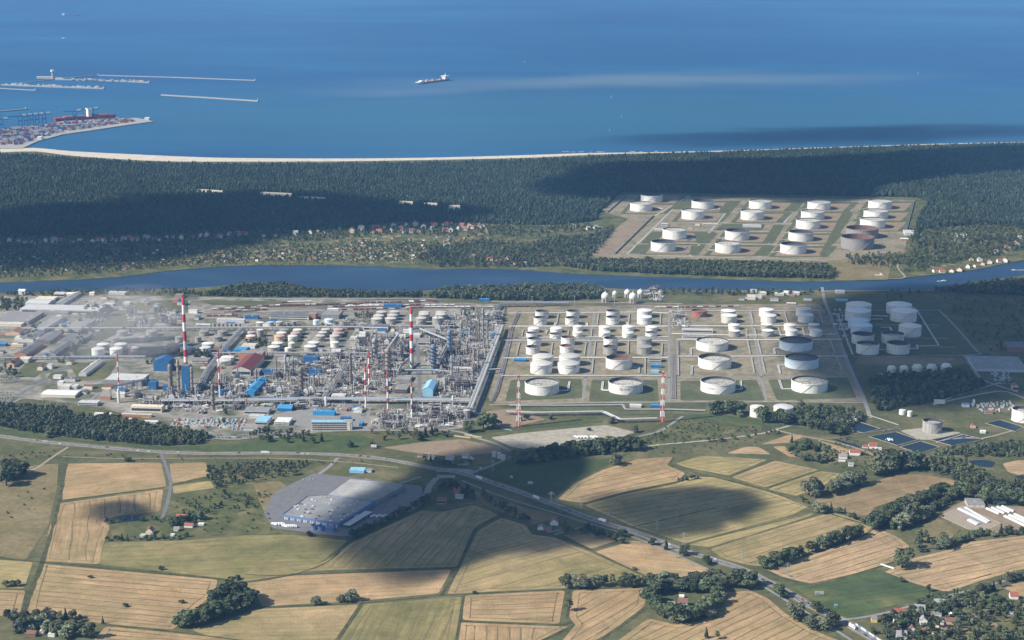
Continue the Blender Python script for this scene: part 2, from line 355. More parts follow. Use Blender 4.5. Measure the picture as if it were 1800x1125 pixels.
# beach
BEACH_LOW = [(2600, 232.8), (1800, 250.2), (1500, 258.4), (1300, 265.2), (1180, 268.4), (1040, 271.8), (960, 276), (880, 278.5), (760, 281), (640, 283), (520, 284), (400, 284), (330, 284), (250, 282), (130, 274), (60, 266), (0, 268)]
flatw('beach', smooth_line(GP(COAST[2:]), 60) + smooth_line(GP(BEACH_LOW), 60), 0.12, 'sand')

# -- prototype foliage (kept in collections outside the scene)
def crown_mesh(name, mat, n_leaf, r, h, lobes, leaf, seed, conical=False, zbase=0.0):
    rg = np.random.default_rng(seed); cs = []
    for k in range(lobes):
        if conical:
            t = (k + 0.5) / lobes; rr = r * (1 - t) * 0.75 + 0.1 * r; a = rg.uniform(0, 2 * PI); d = rr * rg.uniform(0, 0.5)
            cs.append((d * math.cos(a), d * math.sin(a), zbase + h * t, rr * rg.uniform(0.7, 1.0), h / lobes * 1.3))
        else:
            a = rg.uniform(0, 2 * PI); d = r * math.sqrt(rg.uniform(0, 0.45)); t = rg.uniform(0.16, 0.86)
            rr = r * rg.uniform(0.34, 0.58) * (1.1 - 0.5 * abs(t - 0.4)); cs.append((d * math.cos(a), d * math.sin(a), zbase + h * t, rr, rr * rg.uniform(0.65, 0.95)))
    cs = np.array(cs); wts = cs[:, 3] ** 2; idx = rg.choice(len(cs), n_leaf, p=wts / wts.sum()); c = cs[idx]
    v = rg.normal(size=(n_leaf, 3)); v /= np.linalg.norm(v, axis=1)[:, None]
    v[:, 2] = np.where(v[:, 2] < -0.5, -v[:, 2], v[:, 2])
    rad = rg.uniform(0.72, 1.06, n_leaf)[:, None]
    p = c[:, :3] + v * rad * np.stack([c[:, 3], c[:, 3], c[:, 4]], 1)
    nr = v + rg.normal(size=(n_leaf, 3)) * 0.45; nr /= np.linalg.norm(nr, axis=1)[:, None]
    ref = rg.normal(size=(n_leaf, 3)); t1 = np.cross(nr, ref); t1 /= np.linalg.norm(t1, axis=1)[:, None]; t2 = np.cross(nr, t1)
    s = leaf * rg.uniform(0.6, 1.3, n_leaf)[:, None]
    q = np.stack([p - t1 * s, p + t2 * s * 0.8, p + t1 * s, p - t2 * s * 0.8], 1).reshape(-1, 3)
    me = bpy.data.meshes.new(name); me.vertices.add(len(q)); me.vertices.foreach_set('co', q.ravel().astype(np.float32))
    me.loops.add(len(q)); me.loops.foreach_set('vertex_index', np.arange(len(q), dtype=np.int32))
    me.polygons.add(n_leaf); me.polygons.foreach_set('loop_start', np.arange(0, len(q), 4, dtype=np.int32))
    me.materials.append(M[mat]); me.update(); me.validate(); return me
def blob_mesh(name, mat, r, h, seed, cone=False, sub=2, lump=0.35):
    import bmesh
    bm = bmesh.new(); bmesh.ops.create_icosphere(bm, subdivisions=sub, radius=1.0); o = Vector((seed * 7.3, seed * 1.7, 0))
    for v in bm.verts:
        nn = noise.noise(v.co * 1.7 + o) * lump + noise.noise(v.co * 4.1 + o) * lump * 0.6
        p = v.co * (1 + nn); t = (v.co.z + 1) / 2
        k = (1.15 - t) if cone else 1.0
        v.co = Vector((p.x * r * k, p.y * r * k, h * 0.5 + p.z * h * 0.5))
    me = bpy.data.meshes.new(name); bm.to_mesh(me); bm.free(); me.materials.append(M[mat]); me.update(); return me
M['pine'] = leafmat('pine_needles', (0.016, 0.030, 0.018), (0.036, 0.057, 0.030))
M['leaf'] = leafmat('broadleaf', (0.030, 0.048, 0.020), (0.085, 0.110, 0.044))
M['leaf2'] = leafmat('olive_leaf', (0.045, 0.062, 0.028), (0.105, 0.122, 0.052))
M['willow'] = leafmat('grey_willow', (0.075, 0.09, 0.05), (0.14, 0.155, 0.09))
M['bark'] = plain('bark', (0.08, 0.06, 0.045), 0.9)
def proto_coll(name, meshes):
    c = bpy.data.collections.new(name)
    for i, me in enumerate(meshes):
        c.objects.link(bpy.data.objects.new('%s_%02d' % (name, i), me))
    return c
PINES = proto_coll('pine_kinds', [blob_mesh('pine_crown', 'pine', 3.6 + .5 * (i % 3), 13 + i, i + 1, cone=(i % 2 == 0), sub=2, lump=0.6) for i in range(7)])
WOOD = proto_coll('wood_kinds', [crown_mesh('wood_crown', ['leaf', 'leaf', 'leaf2', 'leaf', 'willow', 'leaf2'][i], 240, 4.6, 11 + (i % 3), 9, 1.15, 30 + i, zbase=0.3) for i in range(6)])
BUSH = proto_coll('bush_kinds', [crown_mesh('bush_crown', ['leaf', 'leaf2', 'willow', 'leaf'][i], 70, 2.2, 3.2, 4, 0.75, 50 + i) for i in range(4)])

def scatter_group(coll):
    g = bpy.data.node_groups.new('scatter_' + coll.name, 'GeometryNodeTree')
    g.interface.new_socket('Geometry', in_out='INPUT', socket_type='NodeSocketGeometry'); g.interface.new_socket('Geometry', in_out='OUTPUT', socket_type='NodeSocketGeometry')
    N = g.nodes; gi = N.new('NodeGroupInput'); go = N.new('NodeGroupOutput'); ip = N.new('GeometryNodeInstanceOnPoints')
    ci = N.new('GeometryNodeCollectionInfo'); ci.inputs['Collection'].default_value = coll; ci.inputs['Separate Children'].default_value = True; ci.inputs['Reset Children'].default_value = True
    def attr(nm, ty):
        a = N.new('GeometryNodeInputNamedAttribute'); a.data_type = ty; a.inputs['Name'].default_value = nm; return a.outputs['Attribute']
    L = g.links; L.new(gi.outputs[0], ip.inputs['Points']); L.new(ci.outputs[0], ip.inputs['Instance']); ip.inputs['Pick Instance'].default_value = True
    L.new(attr('kind_index', 'INT'), ip.inputs['Instance Index']); L.new(attr('size', 'FLOAT_VECTOR'), ip.inputs['Scale'])
    cx = N.new('ShaderNodeCombineXYZ'); L.new(attr('turn', 'FLOAT'), cx.inputs[2])
    L.new(cx.outputs[0], ip.inputs['Rotation']); L.new(ip.outputs[0], go.inputs[0]); return g
SG = {}
def scatter(name, pts, coll, smin, smax, label, cat, z=0.0, sz=(0.85, 1.2)):
    n_ = len(pts)
    if coll.name not in SG: SG[coll.name] = scatter_group(coll)
    me = bpy.data.meshes.new(name); me.vertices.add(n_)
    co_ = np.zeros((n_, 3), np.float32); co_[:, :2] = pts; co_[:, 2] = z; me.vertices.foreach_set('co', co_.ravel())
    s = RNG.uniform(smin, smax, n_); sv = np.stack([s, s, s * RNG.uniform(*sz, n_)], 1).astype(np.float32)
    me.attributes.new('size', 'FLOAT_VECTOR', 'POINT').data.foreach_set('vector', sv.ravel())
    me.attributes.new('turn', 'FLOAT', 'POINT').data.foreach_set('value', RNG.uniform(0, 6.28, n_).astype(np.float32))
    me.attributes.new('kind_index', 'INT', 'POINT').data.foreach_set('value', RNG.integers(0, len(coll.objects), n_).astype(np.int32))
    o = link(name, me); mo = o.modifiers.new('scatter', 'NODES'); mo.node_group = SG[coll.name]
    return tag(o, label, cat, kind='stuff')

# ------------------------------------------------------------------ clouds that cast the shade
def cloud(poly, alt=1450.0, thick=230.0, sigma=0.02, noise_k=0.28):
    """a flattened volume of cloud whose shade falls on the polygon drawn on the ground"""
    Q = [Vector((g.x, g.y)) for g in GP(poly)]; w_ = min(max(q.x for q in Q) - min(q.x for q in Q), max(q.y for q in Q) - min(q.y for q in Q)) / 2
    thick = max(40.0, min(thick, 0.33 * w_)); sigma *= 1.25 * 230 / thick; t = (alt + 0.36 * thick) / -SUND.z; off = Vector((-SUND.x * t, -SUND.y * t))
    P = [Vector((g.x, g.y)) + off for g in GP(poly)]; c = sum(P, Vector((0, 0))) / len(P); n_ = len(P)
    def rad(a):
        d = Vector((math.cos(a), math.sin(a))); best = 0
        for i in range(n_):
            p, q = P[i] - c, P[(i + 1) % n_] - c; e = q - p; den = d.x * e.y - d.y * e.x
            if abs(den) < 1e-9: continue
            u = (p.x * e.y - p.y * e.x) / den; w = (p.x * d.y - p.y * d.x) / den
            if u > 0 and 0 <= w <= 1: best = max(best, u)
        return best or 50
    NA, NR = 72, 14; rs = [rad(2 * PI * k / NA) for k in range(NA)]
    rs = [(rs[k - 2] + rs[k - 1] + 2 * rs[k] + rs[(k + 1) % NA] + rs[(k + 2) % NA]) / 6 for k in range(NA)]
    rs = [r * (1 + noise_k * noise.noise(Vector((c.x * .01 + 2.2 * math.cos(2 * PI * k / NA), 2.2 * math.sin(2 * PI * k / NA), 3)))) for k, r in enumerate(rs)]
    mb = MB(); vs = [(0, 0, thick), (0, 0, -thick * .25)]
    for j in range(1, NR + 1):
        u = j / NR
        for k in range(NA):
            a = 2 * PI * k / NA; x, y = rs[k] * u * math.cos(a), rs[k] * u * math.sin(a)
            h = thick * (1 - u * u) ** 1.6 * (1 + 0.7 * noise.noise(Vector(((x + c.x) * .004, (y + c.y) * .004, 1))))
            vs.append((x, y, h if j < NR else 0)); 
            if j < NR: vs.append((x, y, -0.25 * h))
    # index helpers
    def T(j, k): return 2 + ((j - 1) * NA + k % NA) * 2 if j < NR else 2 + (NR - 1) * NA * 2 + k % NA
    def B(j, k): return T(j, k) + 1 if j < NR else T(j, k)
    fs = []
    for k in range(NA):
        fs.append((0, T(1, k), T(1, k + 1))); fs.append((1, B(1, k + 1), B(1, k)))
        for j in range(1, NR): fs.append((T(j, k), T(j + 1, k), T(j + 1, k + 1), T(j, k + 1))); fs.append((B(j, k + 1), B(j + 1, k + 1), B(j + 1, k), B(j, k)))
    mb.add(vs, fs); o = mb.build('cloud', cloud_mat(sigma), loc=(c.x, c.y, alt)); return tag(o, 'white fair weather cloud floating above the land', 'cloud', kind='structure')
def cloud_mat(sig):
    k = 'cloud%.4f' % sig
    if k not in M:
        m_ = bpy.data.materials.new('cloud_vapour'); m_.use_nodes = True; n_ = m_.node_tree; n_.nodes.clear()
        o_ = n_.nodes.new('ShaderNodeOutputMaterial'); v_ = n_.nodes.new('ShaderNodeVolumeScatter'); v_.inputs['Density'].default_value = sig; v_.inputs['Anisotropy'].default_value = 0.3
        v_.inputs['Color'].default_value = (0.98, 0.98, 0.98, 1); n_.links.new(v_.outputs[0], o_.inputs['Volume']); M[k] = m_
    return k
CLOUDS = [
 ([(-200, 392), (0, 372), (150, 358), (320, 342), (480, 336), (640, 336), (780, 350), (930, 368), (990, 386), (860, 398), (720, 400), (640, 403), (560, 414), (470, 438), (300, 464), (50, 478), (-200, 480)], 0.034),
 ([(960, 314), (1080, 296), (1250, 282), (1450, 277), (1700, 268), (1950, 256), (2000, 292), (1800, 302), (1660, 318), (1560, 350), (1400, 354), (1200, 352), (1080, 350), (990, 336)], 0.08),
 ([(1000, 246), (1150, 230), (1350, 222), (1600, 214), (1900, 204), (2000, 232), (1800, 248), (1500, 256), (1250, 262), (1050, 262)], 0.0038),
 ([(1435, 575), (1450, 528), (1510, 500), (1640, 500), (1760, 492), (1900, 488), (2050, 560), (2050, 690), (1900, 706), (1700, 704), (1580, 728), (1500, 706), (1460, 676), (1425, 630)], 0.036),
 ([(540, 985), (590, 930), (650, 885), (712, 850), (752, 812), (820, 796), (900, 776), (1000, 766), (1080, 784), (1050, 822), (1040, 862), (1090, 905), (1190, 945), (1080, 975), (960, 972), (860, 996), (720, 1010), (580, 1010)], 0.045),
 ([(1000, 892), (1060, 864), (1160, 848), (1270, 844), (1350, 862), (1378, 892), (1330, 922), (1250, 944), (1180, 952), (1080, 924)], 0.014),
 ([(155, 893), (190, 876), (250, 874), (295, 893), (282, 912), (200, 922), (150, 908)], 0.009),
]
for poly, sg in CLOUDS: cloud(poly, sigma=sg)
#@@CLOUDS_END

# ------------------------------------------------------------------ haze
hz = MB(); hz.box(0, 32000, -6, 1012, 110000, 90000, 0, 0, True)
hm = bpy.data.materials.new('haze_air'); hm.use_nodes = True; hn = hm.node_tree; hn.nodes.clear()
ho = hn.nodes.new('ShaderNodeOutputMaterial'); hv = hn.nodes.new('ShaderNodeVolumePrincipled')
hv.inputs['Density'].default_value = 2.6e-5; hv.inputs['Color'].default_value = (0.24, 0.54, 1.0, 1); hv.inputs['Anisotropy'].default_value = 0.0
hv.inputs['Density Attribute'].default_value = ''; hv.inputs['Temperature Attribute'].default_value = ''
hn.links.new(hv.outputs[0], ho.inputs['Volume']); M['haze'] = hm
tag(hz.build('haze', 'haze'), 'pale blue summer haze over the coast', 'haze', kind='stuff')

# ------------------------------------------------------------------ fields, meadows, tracks
ZL = [0.10]
def field(kind, pts, a=None, b_=None, gap=20.0, inset=11.0, name='wheat_field', lines=True, w=2.1):
    ang = 0.0
    if a:
        d = G(*b_) - G(*a); ang = math.atan2(d.y, d.x)
    ZL[0] += 0.004
    P0 = smooth_poly(GP(pts))
    o = flatw(name, P0, ZL[0], kind, 'structure', ang)
    if not (a and lines): return o
    P = [Vector((p[0], p[1])) for p in P0]; n_ = len(P)
    ar = sum(P[i].x * P[(i + 1) % n_].y - P[(i + 1) % n_].x * P[i].y for i in range(n_))
    if ar < 0: P = P[::-1]
    ins = []
    for i in range(n_):
        e1 = (P[i] - P[i - 1]).normalized(); e2 = (P[(i + 1) % n_] - P[i]).normalized(); nn = (Vector((-e1.y, e1.x)) + Vector((-e2.y, e2.x)))
        nn = nn.normalized() if nn.length > 1e-3 else Vector((-e1.y, e1.x)); k = 1 / max(0.5, nn.dot(Vector((-e1.y, e1.x)))); ins.append(P[i] + nn * inset * k)
    mb = MB(); ribbon_mb(mb, ins + [ins[0]], w * 0.8, 0, 0, 0.4)
    rot = Matrix.Rotation(-ang, 2); Q = [rot @ p for p in ins]; back = Matrix.Rotation(ang, 2)
    y0, y1 = min(q.y for q in Q), max(q.y for q in Q); y = y0 + gap * 0.7
    while y < y1 - gap * 0.3:
        xs = []
        for i in range(n_):
            p, q = Q[i], Q[(i + 1) % n_]
            if (p.y > y) != (q.y > y): xs.append(p.x + (q.x - p.x) * (y - p.y) / (q.y - p.y))
        xs.sort()
        for x0, x1 in zip(xs[::2], xs[1::2]):
            if x1 - x0 < 25: continue
            k = max(2, int((x1 - x0) / 14)); ph = random.uniform(0, 6); am = random.uniform(0.4, 1.6)
            L = [back @ Vector((x0 + (x1 - x0) * t / k, y + am * math.sin(ph + t * 0.7) + random.uniform(-.3, .3))) for t in range(k + 1)]
            ribbon_mb(mb, L, w, 0, 0, 0.45)
        y += gap
    t = mb.build('wheel_ruts', 'tram'); t.location.z = ZL[0] + 0.05
    tag(t, kind='stuff'); t['label'] = 'tractor wheel ruts through the standing crop'; return o
def smooth_poly(P, r=7.0):
    out = []; P = [Vector((p[0], p[1])) for p in P]; n_ = len(P)
    for i in range(n_):
        a, b, c = P[i - 1], P[i], P[(i + 1) % n_]; d1, d2 = a - b, c - b
        k1, k2 = min(r, d1.length * .3), min(r, d2.length * .3); p, q = b + d1.normalized() * k1, b + d2.normalized() * k2
        out += [p, (p + b * 2 + q) / 4, q]
    return out
F = field
F('wheat', [(112, 815), (283, 813), (293, 855), (105, 879)], (105, 870), (290, 847), 22, lines=False)
F('wheat', [(103, 885), (287, 860), (281, 899), (210, 906), (179, 915), (194, 925), (183, 952), (174, 992), (74, 986), (87, 926)], (110, 975), (120, 890), 26)
F('barley2', [(184, 954), (330, 950), (430, 941), (514, 940), (612, 950), (590, 968), (560, 990), (510, 1010), (430, 1022), (386, 1016), (174, 992)], (180, 975), (600, 958), name='barley_field', lines=False)
F('wheat', [(72, 991), (383, 1019), (376, 1044), (353, 1062), (304, 1107), (180, 1096), (112, 1086), (48, 1079), (58, 1035)], (60, 1030), (370, 1056), 19)
F('barley', [(0, 984), (58, 988), (42, 1035), (-20, 1033), (-20, 984)], (0, 1010), (50, 1013), name='barley_field', lines=False)
F('wheat', [(-20, 1036), (45, 1038), (35, 1077), (0, 1083), (-20, 1083)], (0, 1060), (40, 1062), 18)
F('wheat', [(185, 1101), (300, 1112), (420, 1125), (470, 1145), (150, 1145)], (180, 1120), (400, 1140), 14)
F('mix', [(461, 1070), (631, 1063), (588, 1126), (560, 1160), (430, 1140), (335, 1107), (400, 1089)], (350, 1100), (600, 1090), 24, name='barley_field', lines=False)
F('barley2', [(641, 1062), (813, 1049), (799, 1128), (795, 1160), (575, 1160), (597, 1125)], (700, 1125), (730, 1060), 24, name='barley_field')
F('wheat', [(425, 1026), (510, 1012), (794, 1001), (771, 1043), (635, 1056), (461, 1066), (450, 1045)], (440, 1045), (780, 1022), 30, lines=False)
F('mix', [(617, 955), (700, 916), (739, 898), (778, 900), (833, 888), (876, 904), (833, 928), (803, 996), (700, 999), (555, 1003), (510, 1009), (575, 985)], (660, 990), (740, 910), 21)
F('mix', [(840, 933), (882, 910), (925, 924), (935, 940), (972, 944), (1036, 970), (1130, 1012), (1120, 1030), (985, 1034), (860, 1040), (786, 1045), (808, 998)], (800, 1030), (1000, 975), 42, name='barley_field')
F('wheat', [(988, 942), (1029, 932), (1085, 950), (1039, 965)], (990, 945), (1080, 950), lines=False)
F('wheat', [(1045, 970), (1115, 950), (1165, 962), (1243, 1000), (1235, 1020), (1140, 1013)], (1050, 985), (1240, 1000), 40, lines=False)
F('wheat', [(816, 1047), (993, 1038), (983, 1097), (813, 1090)], (815, 1070), (985, 1065), 19)
F('wheat', [(808, 1094), (985, 1101), (1003, 1102), (955, 1126), (930, 1160), (800, 1160)], (850, 1155), (856, 1098), 17)
F('wheat', [(1007, 1038), (1138, 1033), (1133, 1065), (1060, 1122), (1010, 1160), (960, 1160), (1012, 1098), (1000, 1085)], (1000, 1110), (1120, 1042), 19)
F('wheat', [(1140, 1087), (1190, 1099), (1240, 1090), (1270, 1042), (1320, 1038), (1350, 1052), (1380, 1078), (1430, 1108), (1480, 1128), (1500, 1160), (1040, 1160)], (1140, 1145), (1330, 1055), 17)
F('brownfield', [(812, 848), (850, 870), (920, 892), (985, 908), (940, 922), (880, 900), (840, 880)], (820, 850), (960, 905), lines=False, name='stubble_field')
F('wheat', [(980, 878), (1010, 850), (1060, 826), (1122, 807), (1183, 803), (1172, 818), (1205, 832), (1190, 846), (1100, 864), (1025, 884)], (1000, 875), (1180, 835), 24)
F('barley', [(1027, 888), (1100, 868), (1190, 850), (1215, 838), (1254, 839), (1345, 863), (1424, 889), (1395, 904), (1300, 930), (1205, 955), (1110, 925)], (1110, 915), (1380, 870), 21, name='barley_field')
F('barley', [(1208, 957), (1300, 934), (1395, 908), (1434, 899), (1425, 907), (1330, 937), (1248, 962)], (1210, 958), (1430, 903), lines=False, name='barley_field')
F('mix', [(1248, 965), (1330, 940), (1434, 908), (1462, 901), (1487, 907), (1535, 926), (1520, 938), (1430, 968), (1340, 995), (1318, 994), (1270, 982)], (1300, 975), (1480, 920), 20)
F('wheat2', [(1345, 1000), (1440, 972), (1525, 940), (1540, 928), (1580, 945), (1599, 960), (1592, 975), (1568, 988), (1500, 1009), (1425, 1026), (1375, 1014)], (1380, 1010), (1560, 955), 20)
F('barley', [(1187, 815), (1232, 802), (1292, 804), (1350, 808), (1281, 836), (1207, 822)], (1200, 822), (1330, 806), 24, name='barley_field')
F('mix', [(1285, 839), (1362, 810), (1440, 826), (1345, 857)], (1300, 845), (1400, 817), 22)
F('barley', [(1349, 860), (1441, 828), (1479, 833), (1455, 850), (1400, 872)], (1360, 862), (1460, 832), 22, name='barley_field')
F('wheat2', [(1277, 797), (1311, 785), (1334, 786), (1356, 799)], (1280, 796), (1340, 788), lines=False)
F('wheat', [(1338, 781), (1390, 763), (1415, 767), (1385, 779)], (1340, 780), (1400, 765), lines=False)
F('wheat', [(1358, 785), (1377, 784), (1405, 797), (1424, 800), (1420, 805), (1387, 803)], (1360, 785), (1420, 803), lines=False)
F('wheat', [(1436, 773), (1470, 783), (1502, 793), (1472, 801), (1441, 798), (1455, 788)], (1440, 775), (1500, 793), lines=False)
F('brownfield', [(1430, 880), (1460, 870), (1500, 857), (1540, 845), (1585, 833), (1616, 834), (1660, 840), (1702, 852), (1680, 860), (1622, 865), (1538, 891), (1525, 908), (1495, 903)], (1450, 885), (1640, 845), lines=False, name='stubble_field')
F('wheat2', [(1607, 981), (1665, 967), (1702, 953), (1800, 942), (1900, 936), (1900, 985), (1800, 1000), (1720, 1022), (1665, 1041), (1632, 1033), (1550, 1008)], (1600, 1005), (1790, 965), 21)
F('greenfield', [(1380, 1022), (1430, 1030), (1500, 1012), (1545, 1001), (1630, 1035), (1641, 1046), (1578, 1062), (1500, 1086), (1478, 1085), (1440, 1062)], (1420, 1060), (1600, 1030), name='green_field', lines=False)
F('wheat', [(1760, 1031), (1800, 1023), (1880, 1010), (1880, 1060), (1800, 1053)], (1760, 1045), (1860, 1025), lines=False)
F('wheat2', [(1762, 815), (1790, 809), (1850, 808), (1860, 838), (1800, 838), (1772, 830)], lines=False)
F('bare', [(672, 787), (740, 778), (811, 772), (880, 787), (880, 796), (783, 802), (720, 795)], name='bare_field', lines=False)
F('gravel', [(862, 769), (911, 762), (1066, 747), (1117, 760), (1090, 769), (1000, 781), (933, 791), (900, 786)], name='gravel_lot', lines=False)
F('wheat', [(298, 815), (362, 813), (368, 836), (302, 851)], (300, 820), (365, 818), lines=False)
F('barley', [(303, 854), (370, 845), (377, 858), (305, 868)], (303, 860), (370, 850), lines=False, name='barley_field')
F('drygrass', [(-20, 830), (60, 818), (103, 815), (100, 860), (85, 925), (45, 985), (-20, 975)], name='dry_meadow', lines=False)
F('scrub', [(300, 870), (375, 862), (440, 846), (480, 862), (465, 900), (490, 938), (300, 945), (200, 948), (190, 925), (290, 905)], name='scrub_meadow', lines=False)
F('drygrass', [(445, 850), (490, 845), (530, 872), (465, 900), (455, 880)], name='dry_meadow', lines=False)
F('meadow', [(830, 832), (880, 812), (980, 806), (1060, 808), (1110, 795), (1060, 822), (1010, 845), (975, 876), (900, 856)], name='meadow', lines=False)
F('reeds', [(-20, 750), (30, 757), (150, 775), (300, 785), (420, 780), (470, 768), (560, 764), (640, 766), (660, 776), (620, 796), (500, 793), (400, 793), (270, 789), (150, 778), (60, 770), (-20, 764)], name='reed_bank', lines=False)
F('reeds', [(680, 783), (760, 773), (870, 760), (1000, 748), (1060, 742), (1060, 738), (960, 744), (850, 756), (740, 768), (670, 776)], name='reed_bank', lines=False)
F('scrub', [(1120, 775), (1160, 752), (1205, 736), (1260, 738), (1320, 750), (1290, 762), (1200, 776), (1150, 782)], name='scrub_meadow', lines=False)
F('reeds', [(1180, 728), (1260, 727), (1330, 738), (1390, 748), (1420, 755), (1370, 752), (1290, 742), (1200, 733)], name='reed_bank', lines=False)
F('drygrass', [(1500, 640), (1510, 628), (1690, 628), (1700, 640), (1600, 648)], name='dry_meadow', lines=False)
F('bare', [(1530, 628), (1560, 626), (1680, 630), (1660, 640), (1540, 640)], name='bare_field', lines=False)
# ditches between fields
for P, w in [([(118, 800), (103, 885), (74, 988), (36, 1088)], 9), ([(105, 881), (200, 868), (290, 857)], 4), ([(72, 988), (386, 1018), (430, 1024), (510, 1011), (575, 988), (612, 953)], 5),
             ([(612, 953), (680, 922), (740, 893)], 4), ([(880, 907), (838, 930), (806, 998), (776, 1046)], 7), ([(430, 1010), (510, 1011), (806, 998)], 3.5), ([(459, 1068), (635, 1060), (776, 1047), (860, 1042), (1000, 1036), (1140, 1032)], 4),
             ([(636, 1060), (590, 1130)], 8), ([(815, 1047), (800, 1145)], 9), ([(1000, 1037), (997, 1085), (985, 1099), (808, 1092)], 6), ([(1010, 1098), (950, 1128)], 6), ([(1137, 1068), (1085, 1105), (1030, 1140)], 9),
             ([(928, 925), (985, 945), (1040, 968), (1138, 1016)], 5), ([(988, 941), (1040, 967)], 4), ([(178, 1097), (300, 1110), (440, 1128)], 5), ([(1025, 886), (1100, 866), (1190, 848), (1210, 838)], 6), ([(1110, 927), (1205, 905), (1260, 893)], 4),
             ([(1184, 805), (1180, 818), (1215, 829), (1345, 861), (1420, 890), (1540, 928)], 6), ([(1283, 838), (1358, 809)], 4), ([(1346, 858), (1441, 827)], 4), ([(1208, 956), (1330, 926), (1434, 900)], 4), ([(1338, 1002), (1425, 1028), (1500, 1011), (1600, 978)], 6), ([(-20, 980), (72, 988)], 4), ([(372, 838), (302, 852)], 4), ([(1550, 1006), (1640, 1038)], 4), ([(745, 770), (870, 757), (1000, 745)], 7)]:
    ribbon('ditch', P, w * .75, 0.34, 'ditch', wob=0.4)

# ------------------------------------------------------------------ roads
MAIN = [(-60, 758), (0, 767), (60, 775), (150, 784), (270, 794), (340, 797), (400, 797.5), (500, 797), (600, 800), (680, 808), (760, 823), (819, 834), (922, 868), (1042, 913), (1117, 936), (1200, 968), (1260, 986), (1305, 1001), (1350, 1023), (1392, 1046), (1425, 1066), (1472, 1087), (1505, 1106), (1538, 1125), (1600, 1160)]
ribbon('main_road', MAIN, 13.5, 0.50, 'asphalt')
ribbon('road_verge', MAIN, 22, 0.42, 'drygrass', wob=0.1)
ribbon('lane_marking', MAIN, 0.5, 0.56, 'paint', off=5.9); ribbon('lane_marking', MAIN, 0.5, 0.56, 'paint', off=-5.9)
P = smooth_line(GP(MAIN), 9); mb = MB()
for i in range(0, len(P) - 1, 2): ribbon_mb(mb, [P[i], P[i] + (P[i + 1] - P[i]) * .6], 0.45)
mb.build('lane_marking', 'paint').location.z = 0.56; bpy.data.objects['lane_marking.002']['kind'] = 'structure'
ROADS = [('paleasph', [(1340, 1030), (1392, 1062), (1440, 1090), (1500, 1128)], 5), ('paleasph', [(812, 845), (880, 872), (985, 905), (1100, 940), (1180, 972), (1250, 1003)], 4.5),
 ('asphalt', [(283, 797), (292, 820), (300, 850), (294, 885), (285, 912)], 6.5), ('track', [(120, 786), (95, 802), (66, 822), (50, 830)], 6), ('track', [(110, 803), (200, 806), (280, 806), (480, 806), (600, 812), (700, 822)], 3.5),
 ('paleasph', [(594, 805), (577, 822), (560, 834)], 8), ('paleasph', [(768, 840), (755, 855), (750, 870), (735, 888), (715, 900)], 12), ('paleasph', [(768, 838), (800, 838)], 18), ('paleasph', [(768, 826), (820, 828), (835, 832)], 22), ('paleasph', [(740, 838), (690, 852), (640, 842)], 7),
 ('paleasph', [(830, 768), (870, 780), (900, 795), (905, 800)], 9), ('paleasph', [(905, 800), (880, 812), (845, 826), (820, 832)], 7), ('track', [(1040, 923), (1010, 930), (975, 940)], 4.5), ('paleasph', [(985, 932), (960, 936)], 8),
 ('paleasph', [(1120, 768), (1160, 758), (1185, 742), (1200, 732)], 7), ('gravel', [(1100, 790), (1160, 782), (1240, 775), (1330, 764), (1365, 755), (1404, 744)], 7), ('track', [(1365, 756), (1400, 765), (1470, 778), (1520, 793), (1535, 800)], 7),
 ('paleasph', [(1440, 1091), (1500, 1088), (1560, 1077), (1620, 1060), (1680, 1044), (1730, 1032), (1780, 1018), (1860, 1000)], 6), ('track', [(1655, 760), (1690, 775), (1740, 768), (1800, 752), (1860, 740)], 6),
 ('paleasph', [(1530, 735), (1518, 700), (1500, 660), (1480, 610), (1462, 560), (1450, 530), (1445, 505)], 9), ('concrete', [(1640, 710), (1700, 690), (1760, 672)], 6), ('concrete', [(1640, 712), (1690, 700), (1760, 688), (1800, 700), (1860, 715)], 7),
 ('concrete', [(900, 757), (880, 753)], 5), ('asphalt', [(0, 745), (60, 735), (0, 700)], 1),
 ('paleasph', [(365, 770), (420, 772), (500, 762), (560, 758), (640, 757), (720, 757), (790, 757), (830, 765)], 9),
 ('concrete', [(860, 712), (1000, 709), (1200, 707), (1400, 707), (1520, 708)], 5), ('paleasph', [(1150, 512), (1143, 530), (1178, 560), (1177, 700), (1182, 707)], 1),
 ('concrete', [(350, 524), (500, 525), (640, 525), (740, 525), (870, 530), (1000, 531), (1200, 534)], 7), ('concrete', [(1130, 512), (1300, 512), (1460, 512), (1640, 510), (1720, 513)], 5),
 ('paleasph', [(1695, 625), (1715, 655), (1728, 668), (1760, 680), (1790, 690)], 9), ('track', [(0, 467), (50, 467), (200, 463), (330, 458), (440, 453)], 6), ('track', [(440, 448), (560, 446), (660, 445), (760, 444)], 7), ('track', [(855, 395), (858, 418), (880, 440), (895, 462)], 6),
 ('track', [(1480, 460), (1540, 447), (1600, 440), (1670, 430), (1680, 415)], 5), ('track', [(1560, 490), (1590, 488), (1578, 470), (1582, 450)], 6),
 ('track', [(660, 397), (620, 402), (590, 411)], 6), ('track', [(1040, 405), (1000, 398), (940, 396)], 6)]
z = 0.46
for mt, P_, w in ROADS:
    if w < 3: continue
    z += 0.006; ribbon('road' if mt != 'track' else 'dirt_track', P_, w, z - 0.06 if mt == 'track' else z - 0.03, mt)
#@@ROADS_END

